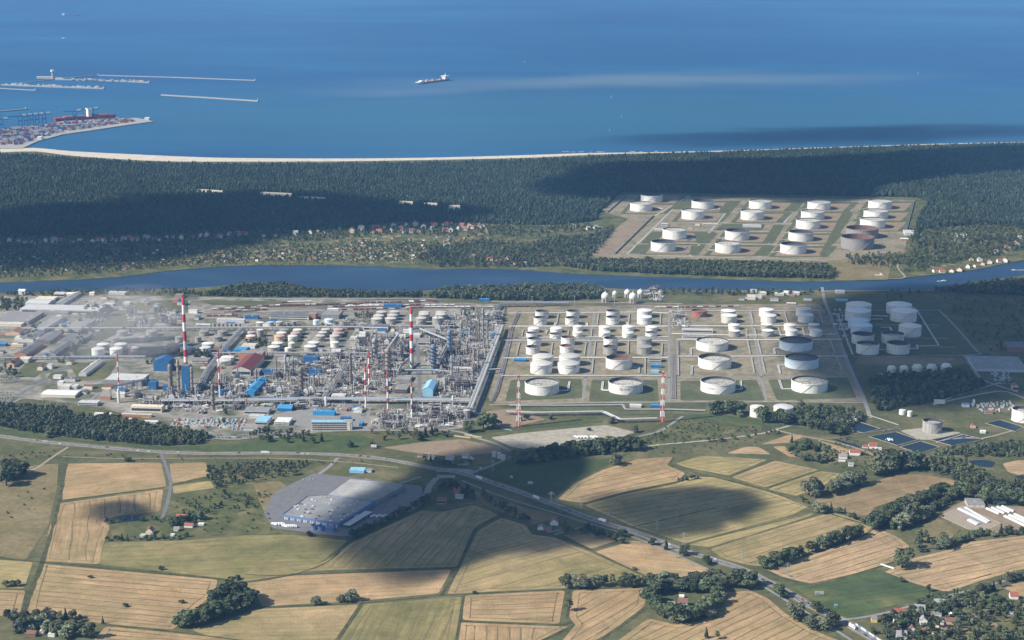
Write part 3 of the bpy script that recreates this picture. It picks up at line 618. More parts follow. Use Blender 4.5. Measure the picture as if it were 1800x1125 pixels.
# ------------------------------------------------------------------ works ground, tank yards
F('yard', [(-60, 545), (0, 520), (90, 519), (330, 521), (460, 524), (740, 528), (890, 536), (880, 570), (872, 640), (850, 705), (845, 745), (800, 755), (640, 757), (560, 760), (480, 770), (370, 770), (300, 745), (150, 712), (40, 700), (0, 722), (-60, 722)], name='works_ground', lines=False)
F('farmsoil', [(892, 540), (1140, 536), (1440, 534), (1460, 560), (1495, 640), (1520, 706), (1180, 706), (870, 710), (858, 700), (880, 620)], name='tank_yard_ground', lines=False)
for P_ in [[(898, 668), (1022, 666), (1026, 700), (888, 705)], [(1040, 668), (1156, 668), (1158, 705), (1035, 706)], [(1196, 670), (1330, 668), (1345, 704), (1196, 704)], [(1350, 668), (1490, 664), (1506, 700), (1366, 704)]]:
    F('berm', P_, name='lawn', lines=False)
F('farmsoil', [(1085, 343), (1610, 352), (1600, 380), (1590, 445), (1540, 450), (1440, 462), (1200, 455), (1050, 455), (1040, 448), (1085, 400), (1105, 385), (1057, 372)], name='tank_yard_ground', lines=False)
F('berm', [(1445, 528), (1640, 527), (1655, 533), (1712, 610), (1700, 625), (1500, 628), (1475, 590)], name='lawn', lines=False)
F('drygrass', [(1455, 458), (1570, 455), (1560, 492), (1470, 493)], name='dry_meadow', lines=False)
F('bare', [(1105, 388), (1135, 392), (1090, 430), (1062, 452), (1040, 447), (1085, 405)], name='bare_ground', lines=False)

# ------------------------------------------------------------------ woods
HOLE = [(1040, 452), (1050, 378), (1092, 338), (1612, 347), (1632, 356), (1612, 390), (1600, 450)]
FOREST = [(-120, 272), (40, 276), (130, 282), (250, 290), (420, 293), (600, 292), (800, 289), (950, 284), (1100, 277), (1300, 270.5), (1500, 263.5), (1800, 255.5), (2000, 252), (2050, 300), (2000, 400), (1800, 398), (1700, 396), (1620, 404), (1590, 440), (1050, 440), (1060, 385), (1020, 392), (950, 396), (850, 393), (700, 390), (620, 400), (540, 405), (300, 410), (100, 414), (-120, 416)]
CLEAR = [[(700, 353), (728, 354), (726, 364), (700, 363)], [(742, 356), (772, 357), (768, 366), (744, 366)], [(455, 337), (520, 340), (512, 351), (455, 348)], [(522, 345), (585, 347), (570, 356), (525, 354)], [(345, 332), (395, 335), (390, 343), (345, 341)], [(790, 360), (812, 361), (808, 374), (786, 372)]]
pts = fill_points(FOREST, 7.6, 0.5, [HOLE] + CLEAR, keep=0.9)
print('pines', len(pts))
scatter('pine_forest', pts, PINES, 0.6, 1.2, 'dense dark pine forest between the beach and the river villages', 'forest')
for c_ in CLEAR: F('sand', c_, name='sandy_clearing', lines=False)
def wood(poly, sp, s0, s1, label, coll=WOOD, keep=1.0, name='woodland', holes=()):
    p_ = fill_points(poly, sp, 0.5, holes, keep=keep); return scatter(name, p_, coll, s0, s1, label, 'woodland')
wood([(1020, 458), (1060, 460), (1200, 463), (1350, 466), (1455, 470), (1468, 480), (1462, 490), (1300, 487), (1180, 483), (1040, 476), (1000, 470)], 9, 1.0, 1.4, 'belt of green trees on the north bank below the far tank farm')
wood([(730, 455), (760, 438), (850, 425), (930, 432), (960, 420), (1040, 415), (1062, 405), (1080, 400), (1060, 432), (1035, 455), (1000, 470), (870, 470), (770, 470)], 11, 0.7, 1.25, 'leafy wood on the north river bank around the villas', keep=0.62)
wood([(1600, 405), (1700, 398), (1800, 400), (1850, 400), (1850, 425), (1740, 452), (1640, 470), (1590, 480), (1600, 440)], 12, 0.7, 1.2, 'garden trees between the far tanks and the red roofed waterside houses', keep=0.5)
wood([(1480, 450), (1580, 445), (1600, 460), (1570, 470), (1500, 466)], 13, 0.5, 1.0, 'scrubby trees beside the rusty brown tanks', keep=0.6)
wood([(-50, 415), (200, 410), (540, 405), (650, 398), (860, 393), (1040, 395), (1060, 405), (950, 415), (860, 420), (700, 412), (540, 425), (300, 435), (100, 440), (-50, 440)], 14, 0.7, 1.1, 'trees among the village houses at the forest edge', keep=0.55)
wood([(-50, 442), (200, 440), (440, 432), (440, 462), (310, 468), (200, 480), (70, 488), (-50, 490)], 13, 0.5, 0.95, 'small fruit trees between the allotment huts', keep=0.6)
wood([(440, 430), (600, 425), (730, 425), (860, 420), (880, 430), (760, 440), (700, 462), (540, 462), (440, 460)], 14, 0.45, 0.9, 'fruit trees in the sunny allotments', keep=0.5)
wood([(350, 520), (380, 514), (430, 503), (500, 500), (540, 510), (610, 514), (680, 517), (740, 516), (740, 523), (600, 523), (430, 522)], 9, 0.8, 1.15, 'green trees on the south bank spit above the rail yard')
wood([(752, 524), (770, 513), (900, 508), (960, 506), (1040, 508), (1060, 512), (1050, 526), (960, 529), (860, 528)], 9, 1.1, 1.5, 'tall dark trees on the river bank behind the rail yard')
wood([(1140, 512), (1250, 511), (1450, 513), (1450, 519), (1300, 520), (1140, 518)], 13, 0.7, 1.1, 'waterside trees above the northern tanks', keep=0.6)
wood([(0, 516), (120, 513), (330, 510), (350, 516), (330, 520), (200, 518), (0, 521)], 11, 0.6, 1.0, 'bushy trees along the south bank at the works', keep=0.55)
wood([(1640, 512), (1700, 503), (1800, 492), (1880, 480), (1900, 520), (1800, 520), (1700, 516)], 9, 0.8, 1.2, 'dark trees along the river beyond the domed tanks')
wood([(1660, 525), (1900, 520), (1900, 600), (1740, 618), (1700, 590)], 14, 0.4, 0.8, 'rough dark wetland scrub beyond the domed tanks', keep=0.35)
wood([(1530, 672), (1560, 662), (1600, 662), (1690, 655), (1715, 668), (1735, 680), (1690, 695), (1630, 708), (1560, 722), (1535, 722)], 9.5, 0.9, 1.4, 'shaded wood south of the small stepped tanks')
wood([(0, 712), (30, 716), (110, 722), (140, 735), (200, 738), (260, 750), (330, 762), (370, 768), (350, 782), (280, 784), (200, 778), (100, 768), (0, 752), (-40, 745), (-40, 712)], 8.5, 0.8, 1.3, 'dark wood between the works and the curving main road')
wood([(1395, 722), (1440, 718), (1500, 724), (1520, 735), (1500, 750), (1490, 765), (1430, 755), (1395, 742)], 10, 0.8, 1.3, 'grove of trees beside the treatment ponds')
wood([(905, 812), (930, 800), (1000, 788), (1080, 778), (1125, 776), (1122, 792), (1040, 802), (950, 814)], 8.5, 0.9, 1.3, 'dark shelter belt of trees beside the gravel lot')
wood([(1570, 935), (1535, 915), (1560, 900), (1620, 880), (1640, 872), (1640, 862), (1690, 858), (1700, 870), (1680, 880), (1640, 905), (1600, 930)], 10, 0.9, 1.4, 'dense copse beside the brown stubble field')
wood([(1600, 820), (1650, 806), (1700, 815), (1760, 850), (1830, 850), (1830, 880), (1720, 865), (1660, 838)], 11, 0.8, 1.4, 'wood around the marsh ponds', keep=0.8)
wood([(1650, 800), (1700, 785), (1760, 782), (1850, 772), (1850, 800), (1740, 805)], 10, 0.7, 1.2, 'trees along the track south of the settling basins', keep=0.8)
wood([(1560, 1080), (1640, 1050), (1740, 1040), (1800, 1060), (1850, 1060), (1850, 1150), (1600, 1150), (1530, 1120)], 12.5, 0.7, 1.15, 'garden trees of the village beside the main road', keep=0.72)
wood([(365, 822), (420, 815), (480, 812), (545, 815), (520, 836), (430, 850), (380, 860), (365, 845)], 11, 0.5, 0.9, 'scrubby trees beside the blue warehouse', keep=0.8)
wood([(320, 885), (370, 870), (440, 862), (465, 880), (450, 900), (370, 905), (310, 905)], 15, 0.4, 0.9, 'loose thicket north of the red roofed farm', keep=0.55)
for P_, k_ in [([(150, 540), (200, 545), (175, 575), (150, 600), (118, 640), (100, 640), (140, 590)], .5), ([(60, 575), (75, 572), (60, 600), (45, 600)], .6), ([(0, 526), (50, 528), (40, 545), (0, 548)], .7), ([(215, 582), (260, 560), (262, 568), (225, 590)], .4), ([(255, 640), (300, 628), (310, 640), (270, 655)], .5), ([(345, 618), (375, 618), (375, 632), (345, 630)], .8), ([(640, 550), (660, 550), (655, 562), (620, 562)], .7), ([(810, 545), (835, 545), (830, 560), (815, 560)], .6), ([(0, 640), (20, 640), (30, 660), (20, 670), (0, 655)], .5), ([(425, 590), (445, 592), (445, 604), (425, 604)], .6), ([(455, 600), (480, 602), (478, 610), (455, 610)], .6), ([(430, 762), (470, 755), (560, 764), (560, 772), (440, 774)], .45), ([(650, 762), (760, 757), (800, 760), (800, 768), (660, 776)], .4), ([(385, 725), (400, 722), (396, 745), (380, 748)], .4)]:
    wood(P_, 11, 0.6, 1.1, 'scattered trees between the works buildings and streets', keep=k_)
scatter('scrub_bushes', np.concatenate([fill_points(p_, s_, keep=k_) for p_, s_, k_ in [
    ([(120, 790), (280, 800), (680, 812), (560, 822), (300, 812), (120, 802)], 16, 0.25), ([(300, 870), (480, 862), (480, 935), (300, 940)], 13, 0.3), ([(0, 800), (100, 790), (70, 820), (0, 830)], 12, 0.5),
    ([(-50, 440), (760, 430), (760, 465), (310, 470), (0, 488)], 14, 0.5), ([(860, 400), (1040, 400), (1000, 430), (860, 430)], 14, 0.4), ([(1120, 775), (1200, 738), (1320, 750), (1400, 745), (1300, 765), (1150, 785)], 9, 0.5),
    ([(1120, 790), (1330, 768), (1360, 780), (1290, 790), (1180, 800)], 14, 0.3), ([(1480, 460), (1800, 405), (1800, 440), (1600, 480)], 12, 0.5), ([(1480, 760), (1560, 800), (1500, 830), (1440, 810)], 10, 0.5), ([(0, 860), (90, 860), (40, 980), (0, 960)], 24, 0.2)]]),
    BUSH, 0.6, 1.3, 'scattered low bushes in the rough grass', 'bushes')
#@@WOODS_END

# ================================================================== objects
# -- materials of built things
def pm(k, nm, col, **kw): M[k] = plain(nm, col, **kw)
def streaky(k, nm, col, amt):
    m, n, b = new_mat(nm); co = coords(n); f = noise_node(n, co, 0.45, 5, 0.7, stretch=(1, 1, 0.08)); f2 = noise_node(n, co, 0.06, 4, 0.6)
    oi = n.nodes.new('ShaderNodeObjectInfo'); mr = n.nodes.new('ShaderNodeMapRange'); n.links.new(oi.outputs['Random'], mr.inputs[0]); mr.inputs[3].default_value = 0.86; mr.inputs[4].default_value = 1.04
    a = ramp(n, f, [(0.36, tuple(c * (1 - amt) for c in col[:2]) + (col[2] * (1 - amt * 1.3),)), (0.55, col)]); a = mixc(n, 0.5, a, ramp(n, f2, [(0.35, (0.36, 0.35, 0.33)), (0.6, (0.5, 0.5, 0.5))]), 'OVERLAY')
    hs = n.nodes.new('ShaderNodeHueSaturation'); n.links.new(mr.outputs[0], hs.inputs['Value']); n.links.new(a, hs.inputs['Color']); n.links.new(hs.outputs[0], b.inputs['Base Color']); b.inputs['Roughness'].default_value = 0.6; M[k] = m
streaky('white', 'white_tank_paint', (0.78, 0.77, 0.74), 0.22)
streaky('offwhite', 'chalky_white_paint', (0.62, 0.60, 0.56), 0.25)
pm('grey', 'grey_metal', (0.36, 0.36, 0.35), var=0.15, scale=0.12)
pm('ltgrey', 'light_grey_metal', (0.50, 0.50, 0.49), var=0.12, scale=0.1)
pm('dkgrey', 'dark_grey_roofing', (0.14, 0.145, 0.155), var=0.2, scale=0.06)
pm('midgrey', 'mid_grey_roofing', (0.26, 0.26, 0.26), var=0.2, scale=0.05)
pm('deck', 'stained_floating_deck', (0.42, 0.40, 0.35), var=0.7, scale=0.16, rnd=0.15)
pm('deckdk', 'dark_floating_deck', (0.10, 0.10, 0.11), var=0.35, scale=0.2)
pm('deckbr', 'rusty_floating_deck', (0.20, 0.135, 0.11), var=0.3, scale=0.15)
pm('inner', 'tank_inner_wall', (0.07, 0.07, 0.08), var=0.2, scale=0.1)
pm('rust', 'rusty_steel', (0.15, 0.095, 0.08), var=0.3, scale=0.15)
pm('brown', 'brown_primer', (0.25, 0.235, 0.23), var=0.15, scale=0.15)
streaky('tankgrey', 'dull_galvanised_steel', (0.40, 0.385, 0.37), 0.35)
pm('peach', 'peach_paint', (0.56, 0.40, 0.28), var=0.1, scale=0.2)
pm('pink', 'faded_pink_paint', (0.50, 0.36, 0.33), var=0.12, scale=0.2)
pm('redtank', 'red_primer', (0.33, 0.12, 0.10), var=0.2, scale=0.2)
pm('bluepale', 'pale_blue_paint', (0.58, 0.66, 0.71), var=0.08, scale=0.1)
pm('blue', 'works_blue_sheet', (0.035, 0.13, 0.29), var=0.15, scale=0.1)
pm('brblue', 'bright_blue_sheet', (0.05, 0.25, 0.48), var=0.1, scale=0.1)
pm('ltblue', 'light_blue_sheet', (0.25, 0.48, 0.64), var=0.1, scale=0.1)
pm('whblue', 'warehouse_blue_cladding', (0.13, 0.20, 0.40), var=0.08, scale=0.1)
pm('red', 'signal_red', (0.44, 0.05, 0.045), var=0.1, scale=0.3)
pm('chwhite', 'chimney_white', (0.76, 0.75, 0.72), var=0.06, scale=0.2)
pm('maroon', 'maroon_sheet_roof', (0.17, 0.05, 0.055), var=0.12, scale=0.1)
pm('roofred', 'red_roof_tiles', (0.33, 0.115, 0.075), var=0.2, scale=0.6, rnd=0.2)
pm('roofbr', 'brown_roof_tiles', (0.20, 0.11, 0.08), var=0.2, scale=0.6, rnd=0.2)
pm('roofgrey', 'grey_roof_sheet', (0.27, 0.27, 0.28), var=0.15, scale=0.5, rnd=0.2)
pm('cream', 'cream_render', (0.66, 0.60, 0.46), var=0.08, scale=0.2, rnd=0.1)
pm('wallwhite', 'white_render', (0.72, 0.70, 0.66), var=0.06, scale=0.3, rnd=0.1)
pm('brick', 'orange_brick', (0.42, 0.20, 0.12), var=0.12, scale=0.4)
pm('yellow', 'yellow_render', (0.62, 0.46, 0.18), var=0.08)
pm('glass', 'dark_window_glass', (0.045, 0.06, 0.08), rough=0.2, spec=0.6)
pm('polytunnel', 'greenhouse_film', (0.52, 0.55, 0.56), rough=0.35, var=0.06, spec=0.4)
pm('steel', 'bare_steel', (0.34, 0.34, 0.345), rough=0.45, var=0.2, scale=0.3, spec=0.4, rnd=0.2)
pm('pipe', 'lagged_pipe', (0.44, 0.44, 0.44), rough=0.45, var=0.15, scale=0.3, spec=0.4, rnd=0.15)
pm('tower', 'weathered_column', (0.27, 0.225, 0.195), rough=0.6, var=0.25, scale=0.25, rnd=0.3)
pm('frame', 'dark_steelwork', (0.12, 0.105, 0.10), rough=0.8, var=0.25, scale=0.3, rnd=0.3)
pm('bluesteel', 'blue_grey_steelwork', (0.16, 0.23, 0.32), rough=0.7, var=0.2, scale=0.3, rnd=0.2)
pm('containers1', 'red_container', (0.30, 0.11, 0.10)); pm('containers2', 'blue_container', (0.09, 0.16, 0.34)); pm('containers3', 'grey_container', (0.50, 0.48, 0.47)); pm('containers4', 'brown_container', (0.30, 0.17, 0.12))
pm('wagon', 'wagon_brown', (0.22, 0.09, 0.08), rnd=0.3); pm('rail', 'rail_ballast', (0.17, 0.14, 0.125), var=0.2); pm('crane', 'crane_blue', (0.03, 0.16, 0.42))
pm('carw', 'white_car_paint', (0.75, 0.75, 0.75), rough=0.3, spec=0.5); pm('card', 'dark_car_paint', (0.05, 0.055, 0.07), rough=0.3, spec=0.5); pm('carr', 'red_car_paint', (0.4, 0.04, 0.04), rough=0.3, spec=0.5); pm('cars', 'silver_car_paint', (0.42, 0.43, 0.45), rough=0.3, spec=0.5)
pm('foam', 'white_foam', (0.75, 0.8, 0.82), var=0.1, scale=0.3); pm('letters', 'dark_lettering', (0.05, 0.04, 0.08)); pm('letred', 'red_lettering', (0.50, 0.08, 0.14)); pm('wood', 'pale_timber', (0.45, 0.36, 0.22), var=0.2)

ORD = ['first', 'second', 'third', 'fourth', 'fifth', 'sixth', 'seventh', 'eighth', 'ninth', 'tenth', 'eleventh', 'twelfth', 'thirteenth', 'fourteenth']
COS = math.cos(PITCH)
def text_mesh(txt, size):
    cu = bpy.data.curves.new('lettering', 'FONT'); cu.body = txt; cu.size = size; cu.resolution_u = 2
    o = bpy.data.objects.new('lettering', cu); me = bpy.data.meshes.new_from_object(o); bpy.data.objects.remove(o); return me
def bend_text(me, r, a_mid, z0, parent, name, mat):
    """wrap flat lettering round a wall of radius r; a_mid is the angle it is centred on (-PI/2 faces the camera)"""
    co_ = [v.co.copy() for v in me.vertices]; xm = (min(c.x for c in co_) + max(c.x for c in co_)) / 2
    for v, c in zip(me.vertices, co_):
        a = a_mid + (c.x - xm) / r; v.co = Vector((math.cos(a) * r, math.sin(a) * r, z0 + c.y))
    me.materials.clear(); me.materials.append(M[mat]); me.update(); return link(name, me, parent)
def tank(px, yb, w, h, roof='open', label=None, col='white', group='storage tanks', deck='deck', drop=0.3, n=36, stair=True, rings=1, cap=None):
    f = G(px, yb); k = depth_of(f) / FOC; Rr = w / 2 * k; Rr = w / 2 * (depth_of(f) + Rr) / FOC
    H_ = h * k / math.cos(R(13) + math.atan((yb - 562.5) / FOC))
    d = Vector((f.x, f.y)).normalized(); c = Vector((f.x + d.x * Rr, f.y + d.y * Rr, 0.2)); z0 = 0
    t = empty('storage_tank', c, label, 'tank', group)
    mb = MB(); mb.cyl(0, 0, z0, H_, Rr, n=n, cap=False)
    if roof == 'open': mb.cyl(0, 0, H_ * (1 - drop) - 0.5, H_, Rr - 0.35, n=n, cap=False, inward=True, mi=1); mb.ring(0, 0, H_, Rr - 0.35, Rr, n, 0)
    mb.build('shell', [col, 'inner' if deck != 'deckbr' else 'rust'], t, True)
    if roof == 'open':
        zd = H_ * (1 - drop); b = MB(); b.cyl(0, 0, zd - 0.4, zd, Rr - 0.8, n=n); b.ring(0, 0, zd + 0.25, Rr - 3.0, Rr - 0.7, n, 1, zd + 0.5)
        for q in range(7 if n > 20 else 0):
            a = 2 * PI * q / 7; b.cyl(math.cos(a) * Rr * .6, math.sin(a) * Rr * .6, zd, zd + 0.9, 1.1, n=6, mi=1)
        b.build('floating_roof', [deck, 'offwhite' if deck == 'deck' else deck], t)
        b = MB(); b.tube((-Rr * 0.95, -Rr * .25, H_), (0, 0, zd + 0.5), 0.5); b.build('rolling_ladder', 'steel', t)
    elif roof == 'dome':
        b = MB(); b.dome(0, 0, H_, Rr, Rr * 0.17, n, 4); b.build('domed_roof', cap or col, t, True)
    elif roof == 'cone':
        b = MB(); b.cyl(0, 0, H_, H_ + Rr * 0.16, Rr, Rr * 0.04, n, 0); b.cyl(0, 0, H_ + Rr * .15, H_ + Rr * .22, Rr * .06, n=6); b.build('cone_roof', cap or col, t, False)
    if Rr > 9:
        b = MB()
        for q in range(rings):
            z1 = H_ - 1.2 - q * H_ * 0.22; b.ring(0, 0, z1, Rr, Rr + 0.9, n, 0); b.cyl(0, 0, z1 - 0.25, z1, Rr + 0.9, n=n, cap=False); 
        b.build('wind_girder', 'steel' if rings > 1 else col, t)
        b = MB(); a0 = -PI / 2 + random.uniform(-0.9, 0.2); a1 = a0 + H_ * 1.1 / Rr; q = 9
        for i in range(q):
            u, v = i / q, (i + 1) / q; A, B = a0 + (a1 - a0) * u, a0 + (a1 - a0) * v
            b.tube(((Rr + .6) * math.cos(A), (Rr + .6) * math.sin(A), H_ * u), ((Rr + .6) * math.cos(B), (Rr + .6) * math.sin(B), H_ * v), 0.45, 4)
        if stair: b.build('stairway', 'steel', t)
        b = MB(); b.ring(0, 0, 0.05, Rr, Rr + 1.2, n, 0); b.build('plinth', 'concrete', t)
    return t, Rr, H_
def Z4(x, y): return 860 + x / 4.328, 520 + y / 4.328
def Z5(x, y): return 1160 + x / 4.328, 500 + y / 4.328
def Z6(x, y): return 1460 + x / 4.891, 490 + y / 4.891
def ZF5(x, y): return 1020 + x / 5, 320 + y / 5
def ZF6(x, y): return 1340 + x / 3.913, 320 + y / 3.913
def Z1(x, y): return x / 5.113, 500 + y / 5.113
def Z2(x, y): return 280 + x / 5.113, 500 + y / 5.113
def Z3(x, y): return 580 + x / 4.019, 500 + y / 4.019
def TK(Z, s, X, Y, w, h, *a, **k):
    px, py = Z(X, Y); return tank(px, py, w / s, h / s, *a, **k)
# main tank yard
for i, (xb, yb_, xf, yf, w, col, rf) in enumerate([(400, 178, 389, 227, 102, 'white', 'open'), (638, 177, 629, 228, 102, 'white', 'open'), (941, 176, 939, 223, 103, 'white', 'open'), (1181, 172, 1180, 222, 113, 'white', 'flat')]):
    for (x, y, nm) in ((xb, yb_, 'rear'), (xf, yf, 'front')):
        TK(Z4, 4.328, x, y, w, 52, 'open' if rf == 'open' else 'cone', '%s white %s tank of the %s pair in the top row of the main yard' % (nm, 'open-topped' if rf == 'open' else 'closed', ORD[i]), drop=0.3, deck='deckdk', rings=2)
for i, (xb, yb_, xf, yf, w, rf) in enumerate([(338, 285, 325, 322, 87, 'open'), (510, 285, 505, 330, 90, 'open'), (675, 275, 672, 322, 76, 'cone'), (878, 280, 877, 322, 88, 'cone'), (1057, 278, 1054, 325, 90, 'cone'), (1234, 275, 1233, 320, 90, 'open')]):
    for (x, y, nm) in ((xb, yb_, 'rear'), (xf, yf, 'front')):
        TK(Z4, 4.328, x, y, w, 31 if rf == 'open' else 38, rf if nm == 'front' else 'cone', '%s small white %s tank, %s pair in the second yard row' % (nm, 'open-topped' if rf == 'open' and nm == 'front' else 'closed', ORD[i]), drop=0.3, deck='deckdk', n=28)
for i, (xb, yb_, xf, yf, w, rf, cb, cf) in enumerate([(344, 390, 332, 452, 107, 'open', 'white', 'white'), (599, 380, 590, 445, 107, 'open', 'white', 'white'), (924, 388, 919, 452, 110, 'open', 'white', 'tankgrey'), (1180, 388, 1179, 450, 114, 'cone', 'tankgrey', 'tankgrey')]):
    for (x, y, nm, cl) in ((xb, yb_, 'rear', cb), (xf, yf, 'front', cf)):
        TK(Z4, 4.328, x, y, w, 54, rf, '%s %s tank of the %s pair in the third yard row' % (nm, 'white open-topped' if cl == 'white' else 'dull grey ribbed', ORD[i]), cl, deck='deckbr' if i == 1 else 'deckdk', drop=0.3)
for i, (x, y, w) in enumerate([(408, 545, 158), (395, 602, 165), (612, 543, 160), (603, 600, 166)]):
    TK(Z4, 4.328, x, y, w, 70, 'dome', 'large domed tank, %s of the %s tall pair beside the process plant' % (['rear', 'front'][i % 2], ['first', 'second'][i // 2]), 'white', cap='offwhite', rings=2)
TK(Z4, 4.328, 987, 567, 202, 74, 'open', 'wide open tank with rust-coloured inner wall, alone in the middle of the yard', drop=0.4, deck='deckbr')
TK(Z4, 4.328, 401, 762, 260, 74, 'open', 'huge open tank on lawn nearest the refinery, without lettering', drop=0.22)
T1, r1, h1 = TK(Z4, 4.328, 1037, 755, 262, 70, 'open', 'huge open tank lettered in dark letters on the lawn behind the lattice masts', drop=0.36)
bend_text(text_mesh('LOTOS', h1 * 0.26), r1 + 0.5, -PI / 2 - 0.02, h1 * 0.50, T1, 'lettering', 'letters')
lg = MB(); a0 = -PI / 2 - 0.33
for q in range(20):
    t = 2 * PI * q / 20; t2 = 2 * PI * (q + 1) / 20; rr = h1 * 0.15; p1 = (a0 + math.cos(t) * rr / r1, h1 * .6 + math.sin(t) * rr); p2 = (a0 + math.cos(t2) * rr / r1, h1 * .6 + math.sin(t2) * rr)
    if q not in (0, 1, 18, 19): lg.tube(((r1 + .4) * math.cos(p1[0]), (r1 + .4) * math.sin(p1[0]), p1[1]), ((r1 + .4) * math.cos(p2[0]), (r1 + .4) * math.sin(p2[0]), p2[1]), 0.35)
lg.sphere((r1 + .3) * math.cos(a0), (r1 + .3) * math.sin(a0), h1 * .6, h1 * .05); lg.build('emblem', 'letred', T1)
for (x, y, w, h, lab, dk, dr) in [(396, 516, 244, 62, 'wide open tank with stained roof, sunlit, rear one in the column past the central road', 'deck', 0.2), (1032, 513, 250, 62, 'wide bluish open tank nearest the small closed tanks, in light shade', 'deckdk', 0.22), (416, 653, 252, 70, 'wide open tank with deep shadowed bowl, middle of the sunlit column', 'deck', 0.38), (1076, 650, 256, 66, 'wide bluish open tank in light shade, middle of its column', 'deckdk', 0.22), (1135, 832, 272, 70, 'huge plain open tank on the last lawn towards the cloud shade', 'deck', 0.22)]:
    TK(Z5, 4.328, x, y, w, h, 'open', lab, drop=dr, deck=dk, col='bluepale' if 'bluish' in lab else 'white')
T2, r2, h2 = TK(Z5, 4.328, 440, 838, 264, 72, 'open', 'huge open tank on lawn with pinkish red lettering at its sunny side', drop=0.3)
bend_text(text_mesh('LOTOS', h2 * 0.27), r2 + 0.5, -PI / 2 - 0.56, h2 * 0.47, T2, 'lettering', 'letred')
for i, (x, y, w, h, c) in enumerate([(518, 262, 112, 52, 'tankgrey'), (526, 300, 118, 54, 'offwhite'), (809, 250, 112, 50, 'white'), (825, 297, 118, 52, 'white'), (1091, 245, 114, 50, 'white'), (1108, 293, 118, 52, 'white')]):
    TK(Z5, 4.328, x, y, w, h, 'cone', '%s closed tank of the %s pair beyond the central road, top row' % (['rear', 'front'][i % 2], ORD[i // 2]), c, cap='white')
for i, (x, y, w, h, c) in enumerate([(562, 350, 84, 36, 'white'), (565, 402, 88, 42, 'tankgrey'), (810, 350, 88, 38, 'tankgrey'), (819, 402, 92, 44, 'tankgrey'), (988, 356, 92, 42, 'white'), (1001, 398, 92, 42, 'white'), (1170, 355, 90, 42, 'tankgrey'), (1185, 400, 92, 44, 'white')]):
    TK(Z5, 4.328, x, y, w, h, 'cone', 'small %s tank, %s of the %s pair in the row behind the wide tanks' % ('white' if c == 'white' else 'grey ribbed', ['rear', 'front'][i % 2], ORD[i // 2]), c, cap='white', n=28)
TK(Z5, 4.328, 297, 253, 118, 42, 'open', 'red primed open tank beside the pipe manifolds', 'redtank', drop=0.3, deck='deckbr')
TK(Z5, 4.328, 738, 1015, 110, 72, 'cone', 'white closed tank standing among the trees by the grass bank', 'white', rings=2)
TK(Z5, 4.328, 938, 1010, 150, 62, 'dome', 'white tank with grey domed roof half hidden by trees', 'white', cap='ltgrey')
for (x, y, w, h, rf, lab) in [(238, 322, 216, 82, 'dome', 'rear tall domed tank at the shaded northern corner'), (232, 378, 218, 84, 'dome', 'tall domed tank just in front of the rear one by the access road'), (585, 315, 215, 74, 'dome', 'rear one of the two tall domed tanks by the grassy corner'), (623, 380, 226, 84, 'dome', 'front one of the two tall domed tanks by the grassy corner'),
    (238, 442, 180, 68, 'cone', 'pale cone roofed tank with ring walkway, fourth from the front by the access road'), (262, 490, 182, 74, 'cone', 'pale cone roofed tank with ring walkway, third from the front by the access road'), (275, 572, 190, 78, 'open', 'open tank with dark interior second from the front by the access road'), (316, 658, 194, 82, 'open', 'front open tank beside the access road in cloud shade'),
    (531, 568, 192, 78, 'open', 'open tank with raised pale roof in the middle of the shaded yard'), (576, 655, 196, 82, 'open', 'front open tank with dark bowl in the middle of the shaded yard'), (679, 505, 190, 82, 'dome', 'single domed tank standing farthest east in the shaded yard')]:
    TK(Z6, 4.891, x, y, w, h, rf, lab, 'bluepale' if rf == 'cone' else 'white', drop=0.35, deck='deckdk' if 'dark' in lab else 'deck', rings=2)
for i, (x, y, w, h) in enumerate([(523, 808, 72, 34), (629, 808, 74, 34), (742, 810, 88, 42), (867, 808, 88, 42), (991, 806, 90, 44)]):
    t, r, hh = TK(Z6, 4.891, x, y, w, h, 'none', '%s stepped white tank from the access road in the shaded row of five' % ORD[i], 'white', n=24, stair=False)
    b = MB(); b.ring(0, 0, hh, r * .82, r, 24); b.cyl(0, 0, hh, hh * 1.35, r * .82, n=24, cap=False); b.dome(0, 0, hh * 1.35, r * .82, r * .2, 24, 3); b.build('upper_tier', 'white', t, True)
